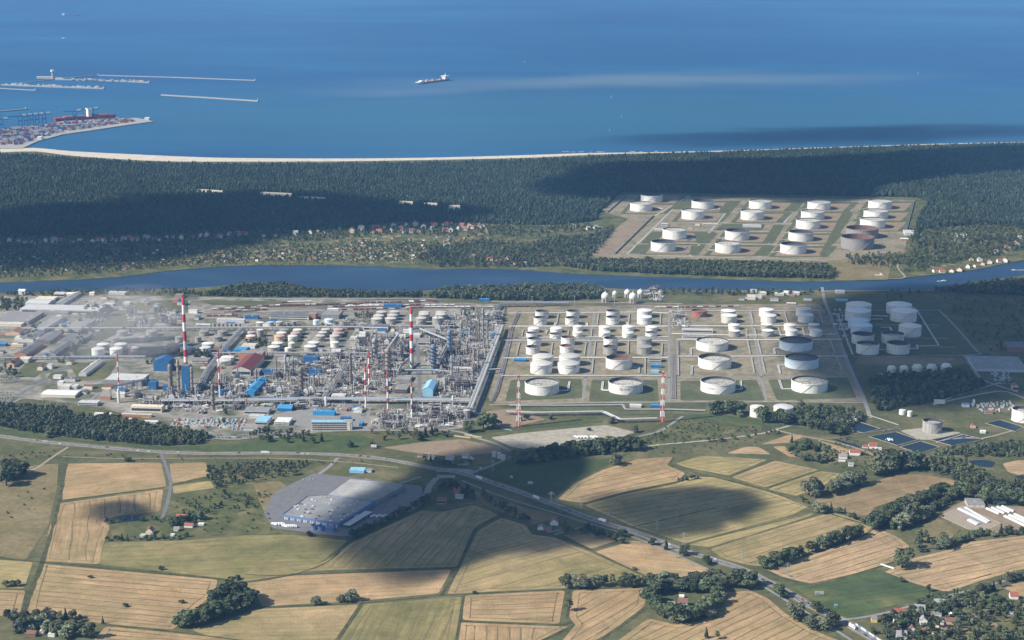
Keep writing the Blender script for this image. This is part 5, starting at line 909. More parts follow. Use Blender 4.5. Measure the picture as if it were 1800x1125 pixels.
for a in [(110, 551, 156, 60, 9, 'ltgrey', 'offwhite', 'very long light grey hall at the northern works yard', 0, 1), (125, 545.5, 150, 18, 8, 'ltgrey', 'ltgrey', 'low annex behind the very long grey hall', 0, 0), (64, 539, 42, 60, 8, 'ltgrey', 'ltgrey', 'bluish grey shed north of the very long hall', 3, 0), (72, 533, 34, 60, 6, 'cream', 'cream', 'cream topped store near the northern road', 0, 0), (105, 538, 16, 150, 7, 'midgrey', 'midgrey', 'dark slanting shed beside the lorry park', 3, 0),
    (38, 518.5, 12, 14, 12, 'white', 'white', 'pair of white round looking stores by the river', 3, 0), (104, 522, 19, 25, 9, 'offwhite', 'offwhite', 'white hall at the river road', 2, 1), (124, 522, 20, 25, 8, 'cream', 'cream', 'cream hall at the river road', 2, 0), (161, 519.5, 9, 14, 7, 'white', 'cream', 'small cream shed at the river road', 2, 0), (205, 519, 30, 20, 7, 'ltgrey', 'offwhite', 'long low pale sheds at the river road', 0, 0),
    (20, 570, 62, 110, 8, 'brown', 'midgrey', 'ridged workshop hall at the west edge', 0, 0), (8, 574, 60, 40, 6, 'offwhite', 'cream', 'pale walled front of the ridged workshop', 0, 0), (66, 586, 22, 150, 9, 'midgrey', 'offwhite', 'white walled office with ribbon windows', 0, 3), (123, 587, 32, 130, 8, 'brown', 'offwhite', 'wide brown roofed store with white band', 0, 1), (90, 553, 60, 18, 5, 'brown', 'brown', 'rail shed south of the very long hall', 0, 0), (22, 590, 26, 40, 8, 'roofbr', 'peach', 'brown tiled house row at the west edge', 4, 0),
    (74, 605, 28, 90, 8, 'dkgrey', 'roofbr', 'brick building with dark roof among the trees', 3, 0), (48, 602, 22, 80, 8, 'dkgrey', 'offwhite', 'dark roofed store at the west street', 3, 0), (30, 610, 22, 14, 6, 'cream', 'peach', 'cream shed by the west street', 0, 0), (36, 629, 22, 110, 9, 'dkgrey', 'brick', 'brick gabled hall beside the long white wall', 5, 0), (92, 628, 14, 120, 8, 'dkgrey', 'midgrey', 'long narrow dark hall across the street', 3, 0), (125, 604, 40, 80, 7, 'dkgrey', 'brown', 'dark flat store west of the grey tanks', 0, 0), (4, 609, 12, 14, 6, 'brblue', 'blue', 'blue roofed hut at the west edge', 0, 0), (18, 646, 14, 50, 8, 'roofbr', 'peach', 'brown roofed house beside the football lawn', 4, 0),
    (102, 699, 62, 42, 6, 'white', 'cream', 'long cream hall with white ribbed roof by the wood', 2, 0), (118, 684, 34, 22, 6, 'offwhite', 'offwhite', 'low pale workshop behind the cream hall', 0, 0), (106, 678, 10, 14, 8, 'white', 'white', 'small white cube before the pale workshop', 0, 0), (145, 662, 14, 120, 7, 'offwhite', 'ltgrey', 'round roofed pale hangar on the verge', 5, 0), (163, 643, 10, 10, 4, 'ltgrey', 'ltgrey', 'tiny grey cabin behind the hangar', 0, 0), (217, 679, 66, 55, 14, 'ltgrey', 'midgrey', 'grey ribbed storage building beside the conveyor', 0, 0), (154, 714, 34, 22, 7, 'ltgrey', 'ltgrey', 'grey workshop before the conveyor tower', 0, 2),
    (284, 653, 28, 40, 24, 'blue', 'blue', 'large blue turbine hall west of the chimney', 6, 0), (268, 685, 14, 18, 16, 'blue', 'blue', 'small blue block before the turbine hall', 0, 0), (291, 688, 10, 14, 12, 'blue', 'blue', 'blue cube left of the concrete silo', 0, 0), (327, 689, 14, 22, 58, 'dkgrey', 'blue', 'tall blue boiler tower at the foot of the chimney', 0, 0), (351, 640, 28, 30, 8, 'brown', 'offwhite', 'white banded building by the works trees', 0, 2), (436, 613, 24, 28, 7, 'offwhite', 'white', 'white walled store behind the bright blue roof', 0, 0), (421, 618.5, 21, 34, 4, 'brblue', 'brblue', 'bright blue flat canopy in the old tank park', 0, 0),
    (424, 661, 34, 130, 14, 'maroon', 'offwhite', 'big maroon roofed hall with white front', 8, 1), (441, 633, 42, 30, 16, 'brown', 'brick', 'brick annex behind the maroon roof', 0, 0), (449, 661, 14, 30, 10, 'brown', 'brown', 'brown block beside the maroon hall', 0, 0), (438, 697, 18, 120, 9, 'brblue', 'brblue', 'bright blue hall beside the central brown unit', 4, 0), (391, 696, 18, 14, 12, 'blue', 'blue', 'blue cabin behind the thin banded stack', 0, 0), (472, 659, 22, 12, 11, 'blue', 'blue', 'blue block west of the twin stacks', 0, 0), (552, 659, 24, 12, 11, 'blue', 'blue', 'blue block east of the brown column', 0, 0), (546, 640, 26, 18, 16, 'blue', 'blue', 'tall blue cooler house behind the central unit', 0, 0),
    (508, 563, 70, 45, 11, 'dkgrey', 'offwhite', 'long white hall with dark roof by the sidings', 0, 2), (548, 562, 14, 30, 14, 'brown', 'brick', 'brown brick loading house by the sidings', 0, 0), (580, 562, 32, 50, 12, 'brown', 'brown', 'brown loading hall with shaded end', 0, 0), (585, 550, 20, 14, 10, 'white', 'ltgrey', 'white tower cabin above the wagons', 0, 0), (442, 561, 24, 14, 7, 'blue', 'blue', 'blue canopy beside the long white hall', 0, 0), (405, 568, 50, 14, 9, 'offwhite', 'ltgrey', 'row of pale gabled stores behind the silos', 0, 0), (356, 575, 26, 12, 6, 'white', 'white', 'white hut row beside the pipe bridge', 0, 2),
    (660, 582, 44, 26, 11, 'dkgrey', 'white', 'dark roofed hall with blue and white stripes', 0, 1), (700, 580, 30, 16, 7, 'midgrey', 'midgrey', 'grey hall beside the striped hall', 0, 0), (637, 596, 11, 10, 16, 'white', 'white', 'white square penthouse on legs', 0, 0), (690, 541, 32, 20, 7, 'blue', 'blue', 'blue loading canopy over the sidings', 0, 0), (752, 590, 20, 34, 10, 'midgrey', 'ltgrey', 'grey control building by the chimney', 0, 1), (746, 608, 24, 40, 10, 'brown', 'ltgrey', 'brown roofed control building behind the curved duct', 0, 1), (730, 594, 16, 24, 6, 'ltgrey', 'offwhite', 'pale substation behind the chimney', 0, 0),
    (752, 697, 18, 70, 16, 'ltblue', 'ltblue', 'pale blue gabled compressor hall', 5, 0), (704, 692, 22, 45, 9, 'brown', 'roofbr', 'red brick offices by the pipe bridge', 0, 2), (708, 672, 26, 40, 6, 'midgrey', 'midgrey', 'grey yard building behind the brick offices', 0, 0), (814, 654, 36, 12, 9, 'offwhite', 'cream', 'long cream shed in the eastern plant', 0, 1), (868, 596, 14, 14, 9, 'blue', 'bluesteel', 'blue flat cabin at the head of the pipe bridge', 0, 0), (873, 561, 22, 10, 9, 'ltblue', 'frame', 'turquoise canopy in the north east units', 0, 0), (817, 590, 20, 10, 9, 'brblue', 'bluesteel', 'bright blue canopy in the north east units', 0, 0), (851, 530, 18, 10, 6, 'brblue', 'blue', 'bright blue shelter at the river trees', 0, 0),
    (594, 706, 24, 22, 12, 'offwhite', 'ltgrey', 'white box building behind the pipe bridge', 0, 0), (569, 731, 39, 14, 8, 'brblue', 'brblue', 'bright blue roofed shed behind the front office', 0, 0), (500, 723, 26, 26, 6, 'brblue', 'blue', 'low bright blue tent roofed store', 5, 0), (450, 729, 44, 30, 8, 'midgrey', 'ltgrey', 'grey roofed workshop behind the container stacks', 0, 1), (450, 736, 26, 18, 5, 'offwhite', 'offwhite', 'low white annex before the grey workshop', 0, 0), (459, 748, 22, 42, 8, 'ltblue', 'ltgrey', 'pale bluish hall in the contractors yard', 0, 1), (495, 748, 26, 34, 7, 'white', 'white', 'white hall in the contractors yard', 0, 2), (446, 758, 36, 14, 5, 'midgrey', 'ltgrey', 'flat grey cabins behind the trees', 0, 0),
    (634, 750, 6, 20, 6, 'brblue', 'blue', 'small blue container cabin beside the front office', 0, 0), (607, 741, 18, 12, 7, 'blue', 'blue', 'blue box behind the front office', 0, 0), (257, 725, 56, 18, 12, 'cream', 'cream', 'cream office block with flat roof above the wood', 0, 1), (240, 733, 54, 8, 5, 'offwhite', 'brick', 'low brick range before the cream block', 0, 0), (180, 731, 30, 10, 4, 'white', 'white', 'low white garage row at the wood', 0, 0), (220, 741, 22, 12, 4, 'ltgrey', 'offwhite', 'grey shed in the wood clearing', 2, 0), (265, 745, 24, 12, 4, 'ltgrey', 'offwhite', 'grey roofed sheds beside the clearing', 2, 0),
    (914, 636, 22, 16, 5, 'brblue', 'blue', 'bright blue flat store beside the main tank yard', 0, 0), (1151, 637, 22, 22, 9, 'midgrey', 'ltgrey', 'grey roofed pump house in the main tank yard', 3, 2), (1153, 647, 19, 10, 6, 'brblue', 'blue', 'bright blue roof between the two pump cabins', 0, 0), (1151, 656, 14, 10, 5, 'ltblue', 'ltblue', 'pale blue cabin before the bright blue roof', 0, 0), (1117, 717, 20, 14, 5, 'ltgrey', 'cream', 'cream gatehouse on the bottom tank road', 2, 0), (1152, 717, 17, 10, 5, 'brblue', 'blue', 'bright blue hut by the second lattice mast', 0, 0), (1226, 585, 54, 16, 7, 'ltgrey', 'ltgrey', 'long grey roofed manifold house', 0, 1), (1222, 595, 46, 12, 6, 'midgrey', 'white', 'white piered building before the manifold house', 0, 1),
    (1340, 519, 14, 20, 6, 'offwhite', 'offwhite', 'pale roofed shed on the river bank', 3, 0), (1370, 520, 16, 20, 6, 'ltgrey', 'offwhite', 'second pale shed on the river bank', 2, 0), (1384, 519, 12, 16, 7, 'white', 'offwhite', 'white gabled shed on the river bank', 4, 0), (1399, 519, 12, 16, 6, 'ltgrey', 'offwhite', 'grey gabled shed on the river bank', 3, 0), (1391, 536, 16, 10, 4, 'white', 'ltgrey', 'tiny white cabin beside the rail spur', 0, 1), (1321, 527, 14, 40, 6, 'ltgrey', 'cream', 'low cream store by the sports ground', 0, 0), (1477, 516, 16, 18, 6, 'offwhite', 'ltgrey', 'white roofed pier building by the river', 0, 0), (1480, 530, 20, 14, 4, 'ltblue', 'ltblue', 'pale blue low roof south of the pier building', 0, 0),
    (1557, 668, 18, 30, 7, 'roofgrey', 'ltgrey', 'greenish flat building beside the stepped tanks', 0, 1), (1560, 673, 14, 8, 4, 'white', 'offwhite', 'white lorry shelter in the shade', 0, 0), (1630, 655, 30, 6, 5, 'blue', 'blue', 'blue low store before the stepped tanks', 0, 0), (1760, 654, 90, 120, 7, 'midgrey', 'ltgrey', 'large grey warehouse in the cloud shade', 0, 0), (1790, 620, 34, 60, 12, 'dkgrey', 'roofbr', 'brick warehouse at the shaded east edge', 0, 0), (1785, 688, 9, 24, 12, 'roofbr', 'peach', 'square peach coloured house by the road junction', 3, 1), (1652, 710, 18, 12, 6, 'offwhite', 'cream', 'long cream shed of the treatment works', 0, 0), (1698, 716, 12, 12, 6, 'brblue', 'offwhite', 'blue roofed shed of the treatment works', 0, 0), (1712, 711, 3, 5, 9, 'white', 'white', 'slim white tower of the treatment works', 0, 0),
    (1506, 741, 16, 14, 5, 'ltgrey', 'cream', 'white gabled house by the black ponds', 3, 0), (1476, 744, 30, 16, 6, 'dkgrey', 'brown', 'dark long building hidden in the grove', 0, 0), (1738, 728, 14, 10, 4, 'roofbr', 'brown', 'brown hut beside the treatment track', 3, 0), (1711, 753, 8, 10, 5, 'roofbr', 'peach', 'small brown roofed house in the treatment gardens', 3, 0), (1728, 762, 9, 8, 4, 'white', 'white', 'white gabled hut in the treatment gardens', 2, 0),
    (627, 832, 26, 20, 5, 'ltblue', 'ltblue', 'pale canopy of the filling station', 0, 0), (646, 831, 14, 12, 4, 'midgrey', 'ltgrey', 'flat kiosk of the filling station', 0, 0), (738, 805, 8, 10, 5, 'roofbr', 'wallwhite', 'white cubic house by the main road', 0, 2), (758, 808, 12, 12, 4, 'roofgrey', 'wallwhite', 'grey roofed bungalow by the main road', 3, 0), (790, 809, 14, 14, 4, 'roofgrey', 'wallwhite', 'pale roofed long house by the junction', 3, 0), (818, 806, 12, 12, 5, 'roofgrey', 'wallwhite', 'white gabled house by the junction', 3, 0), (828, 808, 10, 12, 4, 'dkgrey', 'cream', 'cream house before the silver silos', 3, 0), (814, 818, 22, 12, 4, 'dkgrey', 'midgrey', 'dark roofed workshop at the junction', 2, 0), (868, 804, 7, 10, 8, 'ltgrey', 'ltgrey', 'first silver silo block by the side road', 2, 0), (877, 806, 7, 10, 8, 'ltgrey', 'ltgrey', 'second silver silo block by the side road', 2, 0), (884, 809, 8, 10, 7, 'ltgrey', 'ltgrey', 'third silver silo block by the side road', 2, 0),
    (776, 887, 16, 14, 9, 'roofbr', 'brick', 'orange brick cubic house in the shade', 0, 1), (803, 868, 12, 12, 5, 'roofred', 'brick', 'red roofed farmhouse in the shade', 5, 0), (807, 877, 14, 10, 4, 'roofgrey', 'offwhite', 'grey roofed barn in the shade', 3, 0), (974, 924, 14, 14, 5, 'roofbr', 'wallwhite', 'white gabled farmhouse beside the highway', 6, 0), (951, 932, 12, 12, 4, 'roofgrey', 'wallwhite', 'grey roofed barn beside the white gabled farmhouse', 3, 0), (962, 933, 14, 10, 4, 'dkgrey', 'brick', 'brick stable before the white gabled farmhouse', 2, 0),
    (318, 915, 18, 14, 5, 'roofred', 'wallwhite', 'red roofed barn at the lane end', 4, 0), (331, 928, 15, 10, 4, 'roofred', 'wallwhite', 'red roofed bungalow east of the lane', 3, 0), (304, 922, 10, 12, 5, 'offwhite', 'wallwhite', 'white cottage at the lane end', 2, 0), (262, 940, 12, 14, 6, 'roofred', 'cream', 'cream house with steep red roof', 5, 0), (250, 945, 9, 10, 3, 'offwhite', 'offwhite', 'white greenhouse before the cream house', 0, 0), (353, 924, 10, 6, 3, 'white', 'white', 'white caravan store east of the farm', 0, 0), (310, 934, 10, 8, 4, 'brown', 'offwhite', 'round roofed barn at the farm', 3, 0), (303, 943, 7, 5, 3, 'white', 'white', 'small white hut at the farm hedge', 0, 0),
    (1200, 1066, 17, 12, 5, 'roofbr', 'wallwhite', 'brown roofed farmhouse inside the ring of trees', 6, 0), (1180, 1066, 12, 10, 4, 'roofgrey', 'ltgrey', 'grey shed beside the ringed farmhouse', 2, 0), (1198, 1052, 8, 6, 3, 'white', 'white', 'small white shed behind the ringed farmhouse', 2, 0),
    (1503, 801, 18, 16, 6, 'roofred', 'wallwhite', 'red roofed house with white walls near the settling ponds', 5, 0), (1482, 807, 14, 12, 5, 'roofgrey', 'wallwhite', 'grey roofed house west of the red roofed one', 4, 0), (1535, 789, 14, 14, 5, 'roofred', 'wallwhite', 'red roofed white gabled house at the pond lane', 6, 0), (1521, 788, 9, 8, 3, 'roofred', 'wallwhite', 'small red roofed outhouse at the pond lane', 3, 0), (1546, 791, 8, 8, 3, 'ltgrey', 'wallwhite', 'white garage at the pond lane', 0, 0), (1496, 820, 9, 8, 4, 'roofgrey', 'wallwhite', 'little white cottage by the hedge', 3, 0), (1480, 812, 12, 5, 2, 'white', 'white', 'long white garden wall building', 0, 0),
    (54, 1091, 16, 12, 5, 'ltgrey', 'offwhite', 'pale roofed house behind the corner village', 3, 0), (48, 1108, 16, 12, 5, 'ltgrey', 'cream', 'grey roofed house in the corner village', 3, 0), (54, 1120, 17, 12, 5, 'roofbr', 'roofbr', 'dark red roofed house in the corner village', 3, 0), (80, 1092, 10, 12, 6, 'roofgrey', 'wallwhite', 'white gabled house in the corner village', 5, 0), (72, 1116, 8, 14, 4, 'cream', 'cream', 'cream long house in the corner village', 2, 0), (90, 1120, 12, 8, 4, 'white', 'white', 'white shed in the corner village', 0, 0),
    (1580, 1086, 20, 14, 6, 'roofred', 'wallwhite', 'dark red roofed house in the highway village', 6, 0), (1616, 1079, 20, 14, 6, 'roofgrey', 'wallwhite', 'white gabled grey roofed house in the highway village', 6, 0), (1652, 1068, 20, 14, 6, 'roofgrey', 'wallwhite', 'broad grey roofed house under trees', 5, 0), (1672, 1098, 18, 10, 5, 'roofbr', 'peach', 'peach walled long house in the highway village', 4, 0), (1537, 1095, 10, 10, 6, 'brown', 'yellow', 'yellow cubic house near the noise barrier', 0, 0), (1783, 1054, 14, 12, 5, 'roofred', 'wallwhite', 'red roofed white house at the lawn', 5, 0), (1585, 1125, 18, 12, 5, 'roofgrey', 'wallwhite', 'steep grey gabled house at the frame edge', 7, 0), (1608, 1090, 14, 8, 3, 'ltgrey', 'offwhite', 'pale low sheds behind the highway houses', 0, 0), (1646, 1084, 18, 10, 4, 'brown', 'offwhite', 'flat roofed workshop in the highway village', 0, 0), (1712, 1068, 18, 8, 4, 'brown', 'offwhite', 'brown long hut in the gardens', 3, 0), (1776, 1080, 10, 5, 3, 'white', 'white', 'white caravan near the village car park', 0, 0),
    (1716, 893, 30, 34, 6, 'brown', 'offwhite', 'brown flat barn above the glasshouses', 0, 0), (1757, 886, 22, 14, 5, 'midgrey', 'ltgrey', 'grey long hut above the glasshouses', 2, 0),
    (1680, 417, 8, 40, 8, 'brown', 'offwhite', 'brown hall in the gardens beyond the far tank yard', 0, 0), (1697, 418, 14, 40, 6, 'offwhite', 'white', 'white villa in the gardens beyond the far tank yard', 0, 0), (1600, 414, 18, 60, 8, 'ltgrey', 'ltgrey', 'grey site sheds beside the rusty tanks', 0, 0), (1590, 423, 14, 20, 5, 'white', 'redtank', 'red and white site cabins', 0, 0),
    (1168, 397, 12, 14, 7, 'ltgrey', 'white', 'white pump building at the entrance of the far yard', 0, 1), (1248, 397, 26, 14, 6, 'offwhite', 'white', 'white control building in the far yard', 0, 1), (1226, 397, 8, 10, 5, 'offwhite', 'cream', 'cream cabin beside the white control building', 0, 0), (1322, 400, 32, 20, 7, 'ltgrey', 'ltgrey', 'grey flat substation in the far yard', 0, 0), (1213, 403, 9, 10, 6, 'brown', 'peach', 'square peach cabin in the far yard', 0, 0), (1161, 405, 22, 14, 4, 'offwhite', 'offwhite', 'low canopy building at the far yard gate', 0, 0), (1049, 402, 16, 14, 4, 'white', 'white', 'white huts at the forest edge by the far yard', 0, 0)]:
    shed(*a[:8], gable=a[8], strips=a[9])
# ribbed office front with lettering
o_ = shed(583, 756.5, 72, 16, 17, 'ltblue', 'offwhite', 'long white front office with red lettering and pale blue roof', strips=4, rz=0.0)
f_ = G(583, 756.5); kk = depth_of(f_) / FOC; w_ = 72 * kk
def flat_text(txt, size, loc, parent, mat, name='lettering'):
    me = text_mesh(txt, size); me.materials.clear(); me.materials.append(M[mat]); xs = [v.co.x for v in me.vertices]; xm = (min(xs) + max(xs)) / 2
    for v in me.vertices: v.co = Vector((v.co.x - xm, 0, v.co.y))
    me.update(); return link(name, me, parent, loc)
flat_text('LOTOS', 3.4, (-w_ * .43, -8.5, 14.3), o_, 'red'); flat_text('LOTOS', 5.5, (w_ * .40, -8.6, 17.6), o_, 'red')
b = MB(); b.box(w_ * .42, -8.1, 0, 17, w_ * .08, .6, 0, 0, True); b.build('stair_panel', 'cream', o_); b = MB(); b.box(w_ * .41, -8.3, 16.6, 23, w_ * .18, .4, 0, 0, True); b.build('sign_board', 'white', o_)

# big blue warehouse
def Zw(x, y): return 360 + x / 4.018, 680 + y / 4.018
HW = 8.0
F('asphalt', [Zw(*p) for p in [(415, 890), (500, 740), (770, 612), (1030, 640), (1420, 690), (1530, 700), (1545, 760), (1480, 830), (1300, 900), (1180, 970), (1010, 1060), (840, 1045), (480, 1000)]], name='warehouse_yard', lines=False)
F('asphalt', [Zw(*p) for p in [(520, 742), (765, 622), (1015, 650), (860, 765), (715, 772)]], name='warehouse_yard', lines=False)
A = [G(*Zw(x, y), HW) for x, y in [(550, 905), (945, 965), (1200, 810), (870, 765), (725, 775)]]
Bq = [G(*Zw(x, y), HW) for x, y in [(870, 765), (1200, 810), (1412, 693), (1030, 652)]]
wc = sum(A, Vector()) / 5; wh = empty('warehouse', (wc.x, wc.y, .2), 'huge blue walled distribution warehouse with grey roof beside the main road', 'warehouse')
loc = lambda P_: [(p.x - wc.x, p.y - wc.y) for p in P_]
b = MB(); b.prism(loc(A), 0, HW + 1.0, top=False); b.build('wall', 'whblue', wh); b = MB(); b.prism(loc(Bq), 0, HW - 1.5, top=False); b.build('wall', 'midgrey', wh)
b = MB(); b.prism(loc(A), HW - .4, HW, top=True); ra = b.build('roof', 'midgrey', wh)
La, Lb = loc(Bq)[0:2], loc(Bq)[2:4][::-1]
P00, P10, P11, P01 = [Vector(p) for p in loc(Bq)]
nr = 26
for i in range(nr):     # ribbed roof bays, each ridge a bay of its own
    u0, u1 = i / nr, (i + .97) / nr; q = lambda u, v: (P00 * (1 - u) + P01 * u) * (1 - v) + (P10 * (1 - u) + P11 * u) * v
    a_, c_, d_, e_ = q(u0, 0), q(u0, 1), q(u1, 1), q(u1, 0); m1, m2 = (a_ + e_) / 2, (c_ + d_) / 2
    b = MB(); b.add([(a_.x, a_.y, HW - 1.4), (c_.x, c_.y, HW - 1.4), (m2.x, m2.y, HW + 1.1), (m1.x, m1.y, HW + 1.1), (d_.x, d_.y, HW - 1.4), (e_.x, e_.y, HW - 1.4)], [(0, 1, 2, 3), (3, 2, 4, 5), (0, 3, 5), (1, 4, 2)]); b.build('roof_bay', 'midgrey', wh)
for i in range(60):
    x, y = Zw(random.uniform(560, 1180), random.uniform(775, 955)); g = G(x, y, HW); 
    if inside(np.array([[g.x, g.y]]), [(p.x, p.y) for p in A])[0]: b = MB(); b.box(g.x - wc.x, g.y - wc.y, HW, HW + random.uniform(1, 2.4), random.uniform(1.5, 5), random.uniform(1.5, 4)); b.build('roof_vent', random.choice(['ltgrey', 'white', 'dkgrey']), ra)
for i in range(26):
    t = i / 26; p = G(*Zw(575 + 365 * t, 945 + 48 * t), 0); p2 = A[0].lerp(A[1], t); b = MB(); b.box(p2.x - wc.x, p2.y - wc.y - .35, .5, 4.5, 2.6, .5, math.atan2((A[1] - A[0]).y, (A[1] - A[0]).x), 0, True); b.build('loading_door', 'offwhite' if i % 3 else 'dkgrey', wh)
d1 = (A[2] - A[1]).normalized(); n1 = Vector((d1.y, -d1.x)); pc = A[1].lerp(A[2], .35) + Vector((n1.x, n1.y, 0)) * 12
b = MB(); b.box(pc.x - wc.x, pc.y - wc.y, 4.6, 5.1, (A[2] - A[1]).length * .62, 14, math.atan2(d1.y, d1.x), 0, True); b.build('loading_canopy', 'ltgrey', wh)
for (x, y, w, h, lab) in [(775, 1015, 48, 32, 'first'), (823, 1022, 50, 34, 'second')]: tank(*Zw(x, y), w / 4.018, h / 4.018, 'flat', '%s blue water tank before the warehouse front' % lab, 'whblue', 'warehouse water tanks', n=20)
for o in list(C.objects)[-4:]: pass
shed(*Zw(878, 1028), 15, 12, 8, 'whblue', 'whblue', 'blue cubic pump house beside the warehouse water tanks', rz=0)

# -- process plant: prototypes, then copies
def copy_tree(o, parent=None):
    c = o.copy(); C.objects.link(c); c.parent = parent
    for ch in [x for x in KIDS.get(o.name, [])]: copy_tree(ch, c)
    return c
KIDS = {}
def proto(kind, seed):
    rd = random.Random(seed); t = bpy.data.objects.new({'rack': 'process_structure', 'cols': 'column_group', 'cool': 'air_cooler', 'heat': 'process_heater', 'yard': 'vessel_group'}[kind], None); L = []
    def part(nm, mb, mat, sm=False):
        o = bpy.data.objects.new(nm, mb.mesh(nm, mat, sm)); L.append(o)
        if nm == 'steel_frame': o['kind'] = 'stuff'
        return o
    if kind == 'rack':
        w, d, h = rd.uniform(16, 26), rd.uniform(10, 18), rd.uniform(8, 17); lv = int(h // 5) + 1; b = MB()
        for ix in range(4):
            for iy in range(3): b.box(-w / 2 + w * ix / 3, -d / 2 + d * iy / 2, 0, h, .7, .7)
        part('steel_frame', b, 'frame')
        for l in range(1, lv + 1):
            b = MB(); b.box(0, 0, h * l / lv - .4, h * l / lv, w * rd.uniform(.7, 1), d * rd.uniform(.6, 1), 0, 0, True); part('deck', b, rd.choice(['frame', 'tower', 'steel']))
            for q in range(3): b = MB(); b.cyl(rd.uniform(-w * .4, w * .4), rd.uniform(-d * .4, d * .4), h * (l - 1) / lv, h * (l - 1) / lv + rd.uniform(3, 6), rd.uniform(1, 2), n=8); part('vessel', b, rd.choice(['steel', 'tower', 'pipe']), False)
        for q in range(5): z_ = rd.uniform(3, h); y_ = rd.uniform(-d / 2, d / 2); b = MB(); b.tube((-w * .7, y_, z_), (w * .7, y_, z_), .5); part('pipe', b, 'pipe')
    if kind == 'cols':
        for q in range(rd.randint(2, 3)):
            x, y, h, r = rd.uniform(-10, 10), rd.uniform(-8, 8), rd.uniform(10, 29), rd.uniform(.9, 1.7); b = MB(); b.cyl(x, y, 0, h, r, n=9, cap=False); b.dome(x, y, h, r, r, 9, 2); v = part('column', b, rd.choice(['tower', 'steel', 'tower']), True)
            for z_ in range(8, int(h), 9): b = MB(); b.ring(x, y, z_, r, r + 1.4, 8); b.cyl(x, y, z_ - .5, z_, r + 1.4, n=8, cap=False); part('platform', b, 'frame')
            b = MB(); b.tube((x + r + .8, y, 0), (x + r + .8, y, h * .9), .45); b.tube((x + r + .8, y, h * .9), (x, y, h * .97), .45); part('pipe', b, 'pipe')
        b = MB(); b.box(0, 0, 0, 1, 24, 18); part('pad', b, 'concrete')
    if kind == 'cool':
        b = MB(); w, d = 24, 9
        for ix in range(5):
            for s_ in (-1, 1): b.box(-w / 2 + w * ix / 4, s_ * d / 2, 0, 9, .6, .6)
        part('steel_frame', b, 'frame'); b = MB(); b.box(0, 0, 9, 11, w, d, 0, 0, True); part('fan_deck', b, rd.choice(['steel', 'bluesteel', 'ltgrey']))
        for ix in range(4): b = MB(); b.cyl(-w / 2 + w * (ix + .5) / 4, 0, 11, 12, 2.2, n=10); part('fan', b, 'dkgrey')
        for q in range(4): b = MB(); b.tube((-w * .6, -d / 2 + q * 2.8, 4), (w * .6, -d / 2 + q * 2.8, 4), .5); part('pipe', b, 'pipe')
    if kind == 'heat':
        b = MB(); b.box(0, 0, 3, 13, 12, 9, 0, 0, True); part('furnace_box', b, rd.choice(['ltgrey', 'tower', 'brown'])); b = MB(); b.add([(-6, -4.5, 13), (6, -4.5, 13), (6, 4.5, 13), (-6, 4.5, 13), (-1.5, -1.5, 18), (1.5, -1.5, 18), (1.5, 1.5, 18), (-1.5, 1.5, 18)], [(0, 1, 5, 4), (1, 2, 6, 5), (2, 3, 7, 6), (3, 0, 4, 7)]); part('hood', b, 'steel')
        b = MB(); b.cyl(0, 0, 18, rd.uniform(30, 42), 1.3, n=9); part('stack', b, 'steel', False); b = MB(); b.ring(0, 0, 26, 1.3, 3, 8); part('platform', b, 'frame')
        for s_ in ((-5, -4), (5, -4), (5, 4), (-5, 4)): b = MB(); b.box(s_[0], s_[1], 0, 3, .8, .8); part('leg', b, 'frame')
    if kind == 'yard':
        for q in range(rd.randint(4, 6)):
            x, y, r, l = rd.uniform(-11, 11), rd.uniform(-9, 9), rd.uniform(1, 2.1), rd.uniform(5, 10)
            b = MB()
            if rd.random() < .6: b.tube((x - l / 2, y, r + 1.2), (x + l / 2, y, r + 1.2), r, 8); b.box(x - l / 3, y, 0, 1.4, .8, r * 1.6); b.box(x + l / 3, y, 0, 1.4, .8, r * 1.6)
            else: b.cyl(x, y, 0, l, r, n=9)
            part('drum', b, rd.choice(['white', 'steel', 'offwhite', 'tower', 'pipe']))
        for q in range(6): x, y = rd.uniform(-12, 12), rd.uniform(-9, 9); b = MB(); b.tube((-12, y, 3), (12, y, 3), .4); b.tube((x, y, 0), (x, y, 7), .35); part('pipe', b, rd.choice(['pipe', 'steel']))
        b = MB(); b.box(rd.uniform(-8, 8), rd.uniform(-6, 6), 0, rd.uniform(3, 6), 6, 4); part('cabin', b, rd.choice(['offwhite', 'ltgrey', 'blue', 'cream']))
    KIDS[t.name] = L; return t
PR = {k: [proto(k, s * 11 + 3) for s in range(n)] for k, n in (('rack', 6), ('cols', 5), ('cool', 2), ('heat', 2), ('yard', 5))}
LABK = {'rack': ('brown steel process structure', 'process structure'), 'cols': ('slim column cluster', 'columns'), 'cool': ('low cooling fan frame', 'air cooler'), 'heat': ('box furnace with stack', 'heater'), 'yard': ('pipes and small drums', 'vessels')}
